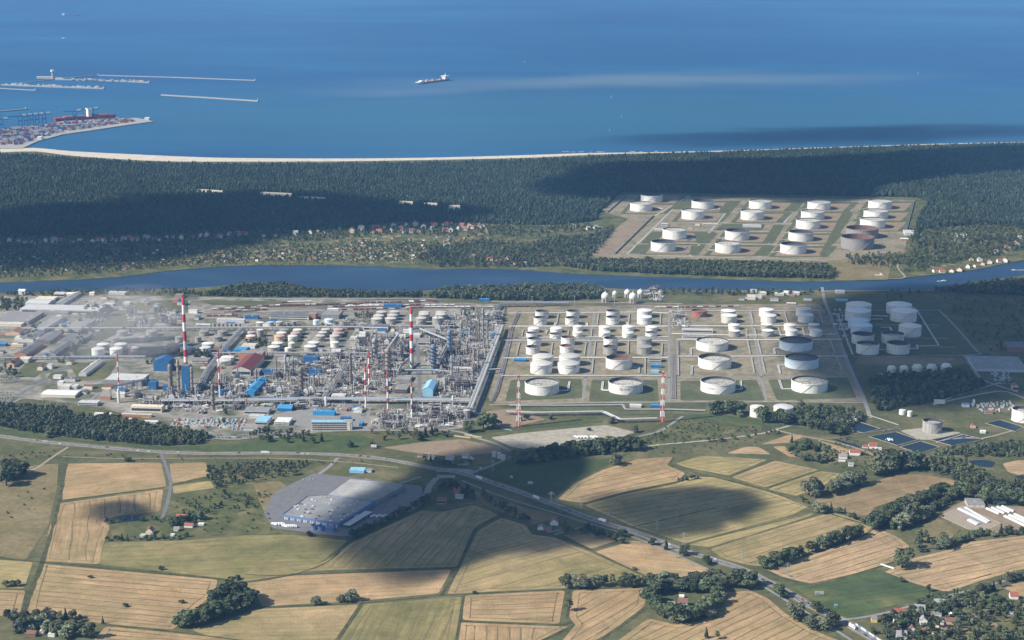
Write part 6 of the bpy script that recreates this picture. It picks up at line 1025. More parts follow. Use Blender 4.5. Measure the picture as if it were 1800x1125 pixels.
ZONES = [([(285, 688), (330, 690), (400, 660), (455, 668), (440, 700), (420, 712), (300, 712), (285, 700)], 27, 'beside the blue boiler tower', (4, 2, 2, 1, 5)),
 ([(460, 668), (500, 640), (590, 622), (605, 640), (600, 690), (585, 700), (455, 703)], 27, 'in the central unit by the bright blue hall', (5, 2, 2, 1, 5)),
 ([(605, 628), (640, 590), (715, 590), (715, 625), (700, 660), (690, 690), (605, 704), (600, 680)], 26, 'around the thin banded stacks', (5, 2, 2, 1, 5)),
 ([(740, 625), (770, 580), (790, 552), (885, 548), (873, 590), (862, 610), (846, 660), (830, 700), (770, 702), (765, 660)], 26, 'between the tall chimney and the great pipe bridge', (5, 3, 2, 1, 5)),
 ([(656, 730), (690, 724), (740, 716), (826, 712), (832, 730), (815, 748), (740, 752), (652, 755)], 23, 'at the front edge by the service road', (4, 1, 2, 0, 6)),
 ([(370, 715), (420, 712), (500, 712), (560, 712), (640, 716), (640, 726), (560, 722), (480, 720), (370, 728)], 28, 'along the front pipe bridge', (3, 2, 1, 0, 5)),
 ([(240, 700), (290, 695), (370, 712), (365, 730), (300, 722), (240, 712)], 28, 'south of the blue boiler tower', (2, 1, 1, 0, 6)),
 ([(540, 566), (600, 565), (640, 556), (640, 575), (560, 576)], 34, 'near the loading halls', (2, 1, 1, 0, 5)),
 ([(222, 550), (290, 545), (320, 560), (300, 580), (230, 585)], 34, 'in the hazy north west unit', (3, 2, 1, 0, 4)),
 ([(1178, 548), (1205, 548), (1212, 575), (1180, 578)], 26, 'at the pipe manifolds of the tank yard', (1, 0, 0, 0, 6)),
 ([(1132, 508), (1160, 508), (1170, 530), (1140, 532)], 30, 'by the gas spheres', (1, 1, 0, 0, 5)),
 ([(1465, 545), (1480, 545), (1495, 620), (1482, 600)], 30, 'on the access road side of the shaded yard', (0, 0, 0, 0, 6))]
used = set(); nun = 0
for poly, sp, where, wt in ZONES:
    for (x, y) in fill_points(poly, sp * 1.12, 0.25, rng=RNG):
        k = random.choices(['rack', 'cols', 'cool', 'heat', 'yard'], wt)[0]; src = random.choice(PR[k]); c = copy_tree(src)
        c.location = (x, y, .2); c.rotation_euler.z = -0.1 + random.choice([0, PI / 2, 0, PI]); s_ = random.uniform(.8, 1.15); c.scale = (s_, s_, s_ * random.uniform(.7, 1.1))
        tag(c, LABK[k][0] + ' ' + where, LABK[k][1], LABK[k][1] + ' ' + where); nun += 1
print('units', nun)
# countless small pipes and equipment between the units
mbs = [MB() for _ in range(4)]
for poly, sp, where, wt in ZONES:
    for (x, y) in fill_points(poly, sp * .36, 0.5, rng=RNG):
        m_ = random.choice(mbs); a = -0.1 + random.choice([0, PI / 2]); l = random.uniform(4, 22); z_ = random.uniform(.6, 9); dx, dy = math.cos(a) * l / 2, math.sin(a) * l / 2; q = random.random()
        if q < .45: m_.tube((x - dx, y - dy, z_), (x + dx, y + dy, z_), random.uniform(.3, .7))
        elif q < .7: m_.box(x, y, .2, random.uniform(1.5, 8), random.uniform(1.5, 6), random.uniform(1.5, 5), a)
        elif q < .9: m_.tube((x, y, .2), (x, y, random.uniform(6, 22)), random.uniform(.3, .8), 5)
        else: m_.sphere(x, y, 2.5, random.uniform(1.2, 2.2), 7, 4)
for m_, mt in zip(mbs, ['pipe', 'tower', 'frame', 'offwhite']): tag(m_.build('pipework', mt), 'tangle of small pipes and fittings between the process units', 'pipework', kind='stuff')

# -- pipe bridges and pipe tracks
def pipe_bridge(pts, wm, h, label, npipes=6, r=.55, mats=('pipe', 'steel', 'bluesteel'), legs=True, cat='pipe bridge', group=None, name='pipe_bridge'):
    P_ = [Vector((g.x, g.y)) for g in GP(pts, h)]; c = P_[0]; t = empty(name, (c.x, c.y, .2), label, cat, group); L = [p - c for p in P_]
    for q in range(npipes):
        off = -wm / 2 + wm * (q + .5) / npipes; b = MB()
        for i in range(len(L) - 1):
            d = (L[i + 1] - L[i]).normalized(); nn = Vector((-d.y, d.x)) * off; a_, e_ = L[i] + nn, L[i + 1] + nn; rr = r * random.Random(q).uniform(.7, 1.5); b.tube((a_.x, a_.y, h + rr), (e_.x, e_.y, h + rr), rr, 5)
        b.build('pipe', random.choice(mats), t)
    if legs:
        b = MB()
        for i in range(len(L) - 1):
            d = L[i + 1] - L[i]; n_ = max(1, int(d.length / 12)); u = d.normalized(); nn = Vector((-u.y, u.x)) * wm / 2; a = math.atan2(u.y, u.x)
            for k in range(n_ + 1):
                p = L[i] + u * d.length * k / n_
                for s_ in (-1, 1): w_ = p + nn * s_; b.box(w_.x, w_.y, 0, h, .6, .6, a)
                b.box(p.x, p.y, h - .6, h, .6, wm + 1, a, 0, True)
        b.build('trestles', 'frame', t)['kind'] = 'stuff'
    return t
for a in [([(882, 572), (862, 625), (845, 670), (826, 718)], 11, 12, 'great covered pipe bridge along the east side of the process plant', 8, 1.0, ('pipe', 'ltgrey', 'offwhite')), ([(280, 704), (420, 704), (560, 701), (700, 702), (826, 704)], 17, 9, 'long many-piped bridge across the front of the plant', 10, .9), ([(0, 578), (130, 577), (290, 577), (420, 576), (640, 575), (715, 573), (800, 574)], 8, 8, 'long white pipe bridge across the north of the works', 4, .8), ([(372, 621), (470, 620), (640, 621), (715, 622)], 9, 9, 'pipe bridge behind the maroon hall', 4, .8),
    ([(426, 577), (400, 605), (365, 650), (345, 690)], 14, 9, 'grey diagonal pipe bridge across the old tank park', 5, .8), ([(610, 640), (590, 670), (570, 700)], 14, 9, 'slanting bridge between the central units', 5, .8), ([(200, 628), (130, 628), (0, 630)], 5, 5, 'long white wall-like pipe line on the west street', 3, .9), ([(125, 628), (200, 627), (256, 627)], 5, 4, 'white pipe line before the western tanks', 3, .9), ([(870, 548), (880, 534), (1000, 533)], 8, 7, 'pipe line at the rail yard end', 3, .8), ([(740, 580), (790, 600), (770, 640)], 8, 16, 'tall curved duct line beside the blue tower', 2, 2.2),
    ([(890, 724), (940, 726), (1060, 724), (1090, 738), (1155, 736)], 12, 6, 'kinked pipe bridge past the two lattice masts', 5, .8), ([(895, 713), (1000, 713), (1095, 712), (1100, 720), (1180, 720), (1240, 722)], 5, 2, 'low pipe line along the bottom tank road', 3, .6), ([(680, 618), (700, 590)], 6, 30, 'inclined grey duct above the reactor tower', 1, 2.0), ([(700, 655), (705, 645), (722, 630)], 4, 14, 'bent flue duct to the chimney foot', 1, 2.2), ([(194, 684), (205, 680), (258, 668)], 3, 18, 'white inclined conveyor through the tower', 1, 1.8), ([(694, 652), (760, 652), (795, 655), (880, 650)], 6, 9, 'pale pipe line east from the blue tank house', 3, 1.1)]:
    pipe_bridge(*a)
# pipe tracks in the tank yards: low pipes in white bundles
k_ = 0
for pts in [[(912, 548), (898, 580), (893, 610)], [(893, 606), (886, 640), (878, 665)], [(882, 655), (872, 690), (864, 706)], [(1190, 600), (1190, 660)], [(1183, 622), (1184, 700)]]:
    pipe_bridge(pts, 11, 1.2, 'low silver pipe track beside the process road, %s stretch' % ORD[k_], 6, .5, ('tower', 'steel'), cat='pipe track', name='pipe_track', group='low pipe tracks'); k_ += 1
for i, pts in enumerate([[(895, 551), (1000, 550), (1142, 549), (1175, 551)], [(895, 574), (1000, 574), (1175, 574)], [(905, 594), (1050, 593), (1175, 593)], [(880, 599), (1000, 599), (1175, 600)], [(885, 630), (1020, 629), (1175, 629)], [(880, 661), (1000, 661), (1170, 661)], [(1180, 573), (1300, 574), (1440, 572)], [(1180, 587), (1300, 590), (1470, 588)], [(1190, 597), (1320, 598), (1480, 597)], [(1190, 627), (1330, 627), (1370, 626), (1490, 627)], [(1180, 547), (1300, 547), (1450, 547)]]):
    pipe_bridge(pts, 5, .8, 'low white pipe run across the main tank yard, %s from the rail side' % ORD[i], 3, .55, ('pipe', 'white'), cat='pipe run', name='pipe_run', legs=False, group='low pipe runs')
for i, (Z, s, pts) in enumerate([(Z4, 0, [(530, 725), (600, 722), (612, 655)]), (Z4, 0, [(905, 722), (858, 720), (866, 655)]), (Z5, 0, [(290, 485), (232, 490), (235, 540)]), (Z5, 0, [(300, 622), (245, 625), (240, 690)]), (Z5, 0, [(575, 800), (620, 800), (615, 735)]), (Z5, 0, [(995, 798), (930, 798), (908, 730)]), (Z5, 0, [(915, 485), (868, 488), (875, 530)]), (Z5, 0, [(950, 615), (900, 618), (915, 680)]), (Z4, 0, [(1088, 548), (1140, 545), (1140, 590)]), (Z4, 0, [(490, 500), (520, 500), (545, 475)]),
    (Z4, 0, [(440, 210), (500, 208), (505, 235)]), (Z4, 0, [(680, 212), (740, 210), (745, 235)]), (Z4, 0, [(990, 210), (1050, 208), (1055, 235)]), (Z4, 0, [(430, 290), (440, 265)]), (Z6, 0, [(30, 310), (130, 320)]), (Z6, 0, [(80, 395), (160, 392)]), (Z6, 0, [(690, 240), (740, 270), (930, 575), (760, 582)]), (Z6, 0, [(340, 350), (450, 350)]), (Z6, 0, [(410, 612), (480, 612)]), (Z6, 0, [(680, 605), (750, 605), (740, 570)]), (Z6, 0, [(435, 422), (510, 420), (530, 460)]), (Z6, 0, [(350, 320), (500, 325)]), (Z6, 0, [(60, 310), (190, 655)]),
    (ZF5, 0, [(730, 235), (625, 225)]), (ZF5, 0, [(1170, 245), (1220, 240), (1230, 220)]), (ZF5, 0, [(1090, 325), (1150, 320)]), (ZF5, 0, [(935, 515), (1000, 490)]), (ZF5, 0, [(840, 600), (900, 600), (940, 570)]), (ZF5, 0, [(1270, 495), (1210, 495)]), (ZF5, 0, [(1180, 600), (1120, 600)]), (ZF6, 0, [(730, 180), (670, 190)]), (ZF6, 0, [(700, 248), (640, 252)]), (ZF6, 0, [(680, 315), (610, 320)]), (ZF6, 0, [(180, 395), (130, 400)]), (ZF6, 0, [(125, 480), (70, 485)]), (ZF6, 0, [(310, 185), (265, 190)]), (ZF6, 0, [(265, 250), (225, 255)])]):
    pipe_bridge([Z(*p) for p in pts], 5, .9, 'white pipe spur feeding the adjoining storage tank', 3, .6, ('white', 'pipe'), cat='pipe spur', name='pipe_spur', legs=False, group='pipe spurs to the tanks')
# bund walls (dark slots between the tank pens)
def bund(pts, label, h=2.2, w=1.2, mat='concrete', name='bund_wall', cat='wall', group='bund walls of the tank pens'):
    P_ = [Vector((g.x, g.y)) for g in GP(pts)]; b = MB(); c = P_[0]
    for i in range(len(P_) - 1):
        d = P_[i + 1] - P_[i]; m_ = (P_[i] + P_[i + 1]) / 2 - c; b.box(m_.x, m_.y, 0, h, d.length + w, w, math.atan2(d.y, d.x))
    o = b.build(name, mat, loc=(c.x, c.y, .1)); tag(o, label, cat, group); return o
for Z, x0, y0, x1, y1 in [(Z4, 527, 140, 512, 222), (Z4, 832, 140, 822, 222), (Z4, 1068, 140, 1060, 222), (Z4, 1305, 140, 1302, 222), (Z4, 230, 362, 208, 455), (Z4, 482, 362, 470, 455), (Z4, 736, 362, 724, 455), (Z4, 808, 355, 798, 455), (Z4, 1060, 350, 1055, 448), (Z4, 1318, 365, 1312, 460), (Z4, 792, 485, 782, 590), (Z4, 1188, 475, 1186, 590), (Z4, 605, 265, 598, 315), (Z4, 780, 255, 776, 318), (Z4, 258, 265, 248, 315),
    (Z5, 665, 430, 688, 530), (Z5, 745, 430, 770, 530), (Z5, 697, 562, 718, 672), (Z5, 775, 562, 800, 668), (Z5, 1295, 430, 1335, 530), (Z5, 1345, 560, 1385, 655), (Z5, 690, 210, 710, 300), (Z5, 948, 212, 972, 300), (Z5, 1212, 215, 1240, 300), (Z5, 128, 430, 132, 540), (Z5, 138, 565, 140, 695), (Z5, 720, 340, 735, 402), (Z5, 900, 335, 925, 395), (Z5, 1085, 335, 1105, 395), (Z5, 660, 345, 662, 405)]:
    bund([Z(x0, y0), Z(x1, y1)], 'low concrete bund wall separating two tank pens', 2.4, 3.0)
bund([(1103, 343), (1068, 374)], 'dark boundary wall at the forest corner of the far yard', 4, 2, 'dkgrey'); bund([(1149, 380), (1081, 447)], 'long dark boundary wall facing the river meadow', 4, 2, 'dkgrey'); bund([(1608, 354), (1594, 405)], 'dark boundary wall beside the last tank column', 4, 2, 'dkgrey')
for pts in [[(1103, 343), (1212, 344)], [(1212, 344), (1150, 380)], [(1185, 371), (1290, 373), (1380, 373), (1480, 374)], [(1150, 400), (1180, 371), (1210, 350)], [(1102, 447), (1150, 400)], [(1102, 448), (1250, 452), (1440, 457)], [(1212, 450), (1292, 355)], [(1335, 452), (1390, 375), (1400, 356)], [(1125, 427), (1250, 429), (1350, 430), (1440, 432)], [(1150, 406), (1300, 407), (1400, 409), (1480, 411)], [(1450, 448), (1505, 355)], [(1175, 391), (1290, 391), (1400, 393)]]:
    ribbon('yard_road', pts, 7, .42, 'concrete')
for pts in [[(1142, 560), (1138, 600), (1132, 640), (1140, 705)][:0] or [(1045, 549), (1038, 600), (1030, 660), (1024, 706)], [(1177, 535), (1176, 600), (1176, 706)], [(1315, 545), (1330, 610), (1338, 660), (1347, 706)], [(880, 596), (1175, 597)], [(868, 665), (1000, 664), (1180, 664), (1330, 663), (1490, 662)], [(1465, 546), (1630, 546), (1655, 550), (1712, 612), (1705, 624), (1500, 627)], [(1540, 571), (1650, 571)], [(1590, 595), (1665, 595)], [(1590, 610), (1680, 610)]]:
    ribbon('yard_road', pts, 6, .43, 'paleasph')
for P_ in [[(1190, 353), (1222, 352), (1212, 368), (1176, 368)], [(1278, 353), (1300, 353), (1280, 375), (1262, 375)], [(1145, 408), (1170, 408), (1150, 428), (1125, 428)], [(1220, 410), (1262, 410), (1246, 428), (1225, 428)], [(1120, 430), (1140, 430), (1128, 445), (1108, 445)], [(1215, 432), (1240, 432), (1228, 448), (1212, 448)], [(1340, 432), (1362, 432), (1350, 450), (1330, 450)], [(1480, 375), (1500, 376), (1450, 448), (1440, 448)], [(1360, 395), (1380, 395), (1360, 428), (1340, 428)], [(1395, 355), (1412, 356), (1400, 372), (1388, 372)], [(1270, 394), (1345, 394), (1340, 405), (1255, 405)]]:
    F('berm', P_, name='lawn', lines=False)
for P_, mt in [([(48, 636), (75, 637), (92, 640), (62, 664), (24, 662)], 'berm'), ([(90, 655), (118, 652), (120, 668), (95, 670), (83, 664)], 'berm'), ([(140, 615), (170, 610), (165, 625), (130, 626)], 'berm'), ([(120, 640), (210, 632), (190, 665), (140, 670)], 'grass'), ([(165, 676), (185, 675), (178, 690), (160, 690)], 'berm'), ([(438, 590), (470, 580), (465, 608), (435, 610)], 'berm'), ([(500, 575), (540, 573), (530, 608), (500, 612)], 'berm'), ([(350, 528), (450, 529), (520, 532), (440, 538), (370, 536)], 'berm'), ([(470, 536), (620, 531), (620, 536), (470, 541)], 'berm'), ([(200, 545), (250, 530), (330, 526), (330, 545), (260, 560), (180, 600), (160, 600)], 'grass'), ([(760, 526), (860, 527), (860, 533), (760, 532)], 'berm'), ([(595, 700), (640, 735), (600, 750), (500, 740), (480, 730)], 'paleasph'), ([(510, 745), (560, 735), (640, 735), (650, 757), (560, 757)], 'paleasph'), ([(810, 742), (850, 740), (850, 756), (820, 757)], 'berm'), ([(855, 723), (905, 718), (930, 726), (960, 738), (900, 752), (850, 754)], 'bare'), ([(940, 716), (1180, 714), (1180, 728), (1090, 730), (950, 722)], 'berm')]:
    F(mt, P_, name='lawn' if mt in ('berm', 'grass') else 'yard_surface', lines=False)

# -- rail yard
for (x0, y0, x1, y1, w) in [(345, 558, 900, 536, 9), (352, 552, 900, 540, 9), (360, 547, 900, 533, 9), (470, 535, 900, 530, 8), (420, 542, 760, 535, 8), (350, 562, 560, 556, 8), (900, 536, 1180, 540, 8), (900, 533, 1440, 539, 6)]:
    ribbon('railway_track', [(x0, y0), ((x0 + x1) / 2, (y0 + y1) / 2), (x1, y1)], w, .40 + random.random() * .1, 'rail')
def wagon(kind):
    t = bpy.data.objects.new('railway_wagon', None); L = []
    def part(nm, b, m_): L.append(bpy.data.objects.new(nm, b.mesh(nm, m_)))
    b = MB(); b.box(0, 0, .8, 1.4, 14, 2.8, 0, 0, True)
    for s_ in (-5, 5): b.box(s_, 0, .1, .8, 2.6, 2.2)
    part('underframe', b, 'frame')
    b = MB()
    if kind == 'tanker': b.tube((-6.6, 0, 3), (6.6, 0, 3), 1.6, 8); part('barrel', b, 'white')
    elif kind == 'dark': b.tube((-6.6, 0, 3), (6.6, 0, 3), 1.6, 8); part('barrel', b, 'wagon')
    else: b.box(0, 0, 1.4, 4.2, 13.4, 2.9); part('body', b, 'containers3')
    KIDS[t.name] = L; return t
WG = [wagon('tanker'), wagon('dark'), wagon('box')]; names = ['white tank wagon', 'dark red tank wagon', 'grey covered wagon']
for ri, (x0, y0, x1, y1, wts, where) in enumerate([(392, 549.5, 470, 545.5, (1, 4, 2), 'on the first westerly siding'), (372, 545, 452, 542, (2, 2, 1), 'on the second westerly siding'), (430, 540, 640, 534.5, (1, 4, 1), 'on the siding beyond the long white hall'), (362, 556, 420, 557, (0, 5, 0), 'on the dark siding west of the blue canopy'), (495, 533, 548, 531.5, (3, 2, 0), 'on the embankment line'), (575, 541, 740, 537, (3, 3, 1), 'on the middle siding'), (600, 545.5, 745, 542, (2, 5, 0), 'on the siding nearest the cone roofed tanks'), (746, 541, 868, 541, (6, 0, 2), 'on the white train at the plant'), (746, 538, 800, 537.5, (5, 0, 1), 'behind the white train'), (717, 530.5, 770, 530, (3, 1, 1), 'under the signal gantry'), (885, 540, 955, 540, (0, 5, 0), 'on the eastern siding'), (460, 538.5, 560, 536, (2, 4, 1), 'on the inner siding by the embankment'), (640, 533, 740, 532, (1, 4, 0), 'on the rear siding beneath the meadow'), (610, 538.5, 700, 537, (4, 2, 0), 'on the crowded middle siding'), (402, 547.5, 470, 543.5, (3, 2, 0), 'between the first two westerly sidings'), (1150, 542, 1300, 540, (1, 3, 1), 'beside the gas sphere yard')]):
    a, b_ = G(x0, y0), G(x1, y1); d = Vector((b_.x - a.x, b_.y - a.y)); n_ = int(d.length / 15.5); rz = math.atan2(d.y, d.x)
    for i in range(n_):
        if random.random() < .07: continue
        k = random.choices([0, 1, 2], wts)[0]; c = copy_tree(WG[k]); c.location = (a.x + d.x * (i + .5) / n_, a.y + d.y * (i + .5) / n_, .5); c.rotation_euler.z = rz; tag(c, '%s standing %s' % (names[k], where), 'wagon', '%ss %s' % (names[k], where))

# -- cars, vans, lorries
def vehicle(kind, paint):
    t = bpy.data.objects.new({'car': 'parked_car', 'truck': 'lorry'}[kind], None); L = []
    def part(nm, b, m_): L.append(bpy.data.objects.new(nm, b.mesh(nm, m_)))
    if kind == 'car':
        b = MB(); b.box(0, 0, .3, .9, 4.4, 1.8, 0, 0, True); part('body', b, paint); b = MB(); b.add([(-1.4, -.8, .9), (1.2, -.8, .9), (1.2, .8, .9), (-1.4, .8, .9), (-.9, -.7, 1.45), (.7, -.7, 1.45), (.7, .7, 1.45), (-.9, .7, 1.45)], [(0, 1, 5, 4), (1, 2, 6, 5), (2, 3, 7, 6), (3, 0, 4, 7)]); part('windows', b, 'glass'); b = MB(); b.box(-.1, 0, 1.45, 1.5, 1.6, 1.4); part('roof', b, paint)
    else:
        b = MB(); b.box(-1.5, 0, 1, 4, 10, 2.5, 0, 0, True); part('trailer', b, paint); b = MB(); b.box(5, 0, .6, 3.2, 2.2, 2.4, 0, 0, True); part('cab', b, 'carw'); b = MB(); b.box(6.12, 0, 1.8, 2.8, .06, 2, 0, 0, True); part('windscreen', b, 'glass')
    b = MB()
    for x in ((-1.4, 1.4) if kind == 'car' else (-5, -3.5, 4.8)):
        for s_ in (-1, 1): b.tube((x, s_ * (.75 if kind == 'car' else 1.0), .35), (x, s_ * (.92 if kind == 'car' else 1.28), .35), .35 if kind == 'car' else .5, 8)
    part('wheels', b, 'dkgrey'); KIDS[t.name] = L; return t
CARS = [vehicle('car', 'carw'), vehicle('car', 'card'), vehicle('car', 'carr'), vehicle('car', 'cars')]; CN = ['white car', 'dark car', 'red car', 'silver car']; LOR = [vehicle('truck', 'carw'), vehicle('truck', 'brblue')]
RP = smooth_line(GP(MAIN), 5)
def on_road(px, py, off, src, lab, cat, nm):
    g = G(px, py); i = min(range(1, len(RP) - 1), key=lambda j: (RP[j] - Vector((g.x, g.y))).length); d = (RP[i + 1] - RP[i - 1]).normalized(); nn = Vector((-d.y, d.x)); p = RP[i] + nn * off
    c = copy_tree(src); c.name = nm; c.location = (p.x, p.y, .6); c.rotation_euler.z = math.atan2(d.y, d.x) + (PI if off > 0 else 0); tag(c, lab, cat, 'traffic on the main road'); c.scale = (1.3, 1.3, 1.2)
for i, (px, py, off, s, lab) in enumerate([(66, 775, 3, CARS[2], 'small red car near the curve by the wood'), (110, 779, -3, CARS[0], 'white car driving past the dark wood'), (83, 777, 3, CARS[0], 'small white car following the red one'), (188, 787, 3, CARS[1], 'dark car before the lane turning'), (240, 793, -3, CARS[0], 'white car approaching the lane turning'), (262, 795, -3, CARS[0], 'second white car approaching the lane turning'), (315, 796, 3, CARS[0], 'white car just past the lane turning'), (470, 796, 3, CARS[0], 'white car on the straight beside the reed bank'), (523, 797, 3, CARS[1], 'dark car on the straight beside the reed bank'), (652, 798, 4, CARS[3], 'silver car turning out by the billboard'), (848, 845, 3, CARS[0], 'white van just after the junction'), (881, 857, -3, CARS[1], 'dark car in the shade after the junction'), (922, 868, 3, CARS[3], 'silver car in the middle of the shaded stretch'), (994, 893, 3, CARS[1], 'dark car near the power pylons'), (1257, 985, 3, CARS[0], 'white car by the roadside oaks'), (1341, 1020, -3, CARS[1], 'dark car entering the sunlight after the poplars'), (1417, 1062, 3, CARS[1], 'dark car near the willow trees'), (1500, 1105, 3, CARS[1], 'dark car beside the noise barrier'), (1516, 1118, -3, CARS[1], 'dark van beside the noise barrier')]):
    on_road(px, py, off, s, lab, 'car', 'car')
for i in range(26):
    px = random.choice([random.uniform(20, 760), random.uniform(830, 1530)]); j = max(q for q in range(len(MAIN) - 1) if MAIN[q][0] <= px); u = (px - MAIN[j][0]) / (MAIN[j + 1][0] - MAIN[j][0]); py = MAIN[j][1] + u * (MAIN[j + 1][1] - MAIN[j][1]); k = random.randrange(4)
    if i % 5 == 4: on_road(px, py, random.choice([-3, 3]), LOR[0], 'white lorry driving along the main road', 'lorry', 'lorry')
    else: on_road(px, py, random.choice([-3, 3]), CARS[k], CN[k] + ' driving along the main road', 'car', 'car')
def lot(x0, y0, x1, y1, nx, ny, where, kinds=CARS, p=.75, rz=0):
    for j in range(ny):
        for i in range(nx):
            if random.random() > p: continue
            u, v = (i + .5) / nx, (j + .5) / ny; g = G(x0 + (x1 - x0) * u, y0 + (y1 - y0) * v); k = random.choices([0, 1, 2, 3], (4, 3, 1, 3))[0] if kinds is CARS else 0
            c = copy_tree(kinds[k]); c.location = (g.x, g.y, .65); c.rotation_euler.z = rz + PI / 2 + random.uniform(-.05, .05); tag(c, '%s parked %s' % (CN[k] if kinds is CARS else 'white lorry', where), 'car' if kinds is CARS else 'lorry', '%s parked %s' % ((CN[k] + 's') if kinds is CARS else 'white lorries', where))
lot(370, 763, 455, 772, 26, 2, 'in the long lot by the service road'); lot(0, 662, 34, 674, 9, 4, 'at the west edge of the works'); lot(118, 530, 150, 536, 8, 4, 'in the northern lorry park'); lot(60, 705, 120, 712, 14, 2, 'before the cream hall'); lot(512, 757, 540, 764, 5, 2, 'beside the front office'); lot(690, 760, 705, 766, 4, 2, 'by the bush at the service road'); lot(1745, 655, 1775, 678, 8, 4, 'in the shaded yard by the junction'); lot(0, 688, 26, 706, 5, 4, 'under the trees at the west edge')
lot(*Zw(1180, 880), *Zw(1420, 740), 12, 2, 'behind the warehouse', CARS, .5, -.7); lot(*Zw(620, 740), *Zw(800, 640), 8, 3, 'on the wide warehouse yard', CARS, .35); lot(*Zw(480, 970), *Zw(560, 985), 4, 1, 'at the warehouse gate', LOR, 1, .9); lot(*Zw(560, 985), *Zw(640, 1000), 6, 1, 'beside the warehouse tanks', LOR, 1, .9); lot(*Zw(1010, 985), *Zw(1290, 860), 7, 1, 'along the warehouse canopy', LOR, .8, -.7); lot(1010, 771, 1050, 769, 7, 1, 'on the gravel lot', LOR, .9, .7)
# site containers and stacks in the contractors' yard
CB = []
for nm, mt in (('white', 'offwhite'), ('blue', 'ltblue'), ('red', 'containers1'), ('grey', 'containers3'), ('pale', 'ltgrey')):
    b = MB(); b.box(0, 0, 0, 2.7, 6.2, 2.5, 0, 0, True); CB.append((nm, b.mesh('site_container', mt)))
for (P_, where) in [([(300, 738), (390, 735), (395, 752), (300, 752)], 'in the contractors yard beside the wood'), ([(392, 738), (440, 738), (430, 755), (390, 755)], 'in the contractors yard by the pale hall'), ([(140, 540), (160, 532), (200, 535), (190, 545)], 'behind the very long hall'), ([(1700, 712), (1780, 705), (1790, 722), (1730, 726)], 'in the scrap yard of the treatment works'), ([(1740, 655), (1775, 650), (1780, 672), (1750, 670)], 'in the shaded haulage yard')]:
    for (x, y) in fill_points(P_, 9.5, .3, keep=.75):
        nm, me = random.choice(CB); o = link('site_container', me, None, (x, y, .3), -0.1 + random.choice([PI / 2, PI / 2, 0])); tag(o, '%s site container %s' % (nm, where), 'container', '%s containers %s' % (nm, where))

n_ = 0
for poly, sp, keep, where in [([(0, 552), (60, 552), (200, 560), (150, 610), (60, 640), (0, 640)], 42, .4, 'in the western works'), ([(160, 524), (330, 524), (320, 545), (200, 550)], 42, .5, 'at the northern works road'), ([(215, 560), (340, 545), (480, 566), (480, 575), (300, 575)], 40, .4, 'north of the long pipe bridge'), ([(60, 650), (130, 640), (250, 690), (250, 720), (120, 712)], 42, .3, 'in the south western works'), ([(590, 576), (720, 576), (735, 600), (600, 604)], 30, .6, 'north of the process units'), ([(300, 600), (470, 622), (600, 606), (600, 625), (460, 650), (300, 650)], 34, .35, 'between tank park and process units'), ([(1180, 515), (1330, 512), (1440, 515), (1440, 530), (1190, 530)], 48, .35, 'between rail spur and river'), ([(560, 716), (640, 716), (640, 728), (560, 728)], 26, .5, 'behind the bright blue shed')]:
    for (x, y) in fill_points(poly, sp, .4, keep=keep):
        v = Vector((x, y, -CAM_H)); px = 900 + FOC * x / v.dot(FW); py = 562.5 - FOC * v.dot(UP) / v.dot(FW); rf, wl = random.choice([('midgrey', 'offwhite'), ('dkgrey', 'ltgrey'), ('roofbr', 'cream'), ('ltgrey', 'white'), ('brown', 'brick'), ('blue', 'ltgrey'), ('offwhite', 'offwhite')])
        k = v.dot(FW) / FOC; w_ = random.uniform(8, 26); shed(px, py, w_ / k, random.uniform(8, 26), random.uniform(3.5, 9), rf, wl, 'small %s works building %s' % (RC.get(rf, 'grey roofed'), where), gable=random.choice([0, 0, 2]), group='small %s buildings %s' % (RC.get(rf, 'grey'), where), name='works_building'); n_ += 1
print('works buildings', n_)
for pts, w in [([(0, 712), (40, 690), (110, 650), (165, 605), (215, 560), (262, 525)], 9), ([(60, 672), (130, 668), (200, 672), (250, 690)], 8), ([(0, 640), (120, 636), (256, 634), (300, 634)], 7), ([(150, 712), (185, 680), (200, 650)], 6), ([(0, 598), (60, 597), (150, 597)], 6), ([(300, 612), (480, 612), (620, 612)], 6), ([(330, 545), (470, 541), (640, 548)], 5), ([(445, 640), (475, 590), (490, 570)], 6), ([(535, 612), (560, 575)], 6), ([(600, 620), (640, 560)], 7), ([(730, 570), (735, 620), (738, 700)], 8), ([(655, 700), (640, 757)], 7), ([(300, 733), (480, 733), (640, 733)], 7), ([(325, 755), (345, 735), (395, 705)], 7), ([(880, 540), (874, 600), (846, 700), (838, 735)], 10)]:
    ribbon('works_road', pts, w, .47 + random.random() * .02, 'asphalt' if w > 7 else 'paleasph')

# -- treatment basins and ponds
def basin(pts, label, mat='pond', name='settling_basin', wall=True):
    P_ = [Vector((g.x, g.y)) for g in GP(pts)]; c = sum(P_, Vector((0, 0))) / len(P_)
    t = empty(name, (c.x, c.y, .45), label, 'basin', 'treatment basins'); L = [p - c for p in P_]; b = MB(); b.prism([(p.x, p.y) for p in L], 0, .12); b.build('water_surface', mat, t)
    if wall:
        for i in range(len(L)): b = MB(); p, q = L[i], L[(i + 1) % len(L)]; d = q - p; m_ = (p + q) / 2; b.box(m_.x, m_.y, 0, .9, d.length + 1.6, 1.6, math.atan2(d.y, d.x)); b.build('rim_wall', 'track', t)
    return t
Z3b = lambda x, y: (1460 + x / 5.115, 680 + y / 5.115)
bs = basin([Z3b(*p) for p in [(345, 450), (590, 408), (790, 478), (600, 530)]], 'dark settling basin with a white aerator splash')
b = MB(); g = G(*Z3b(530, 478)); c_ = bs.location
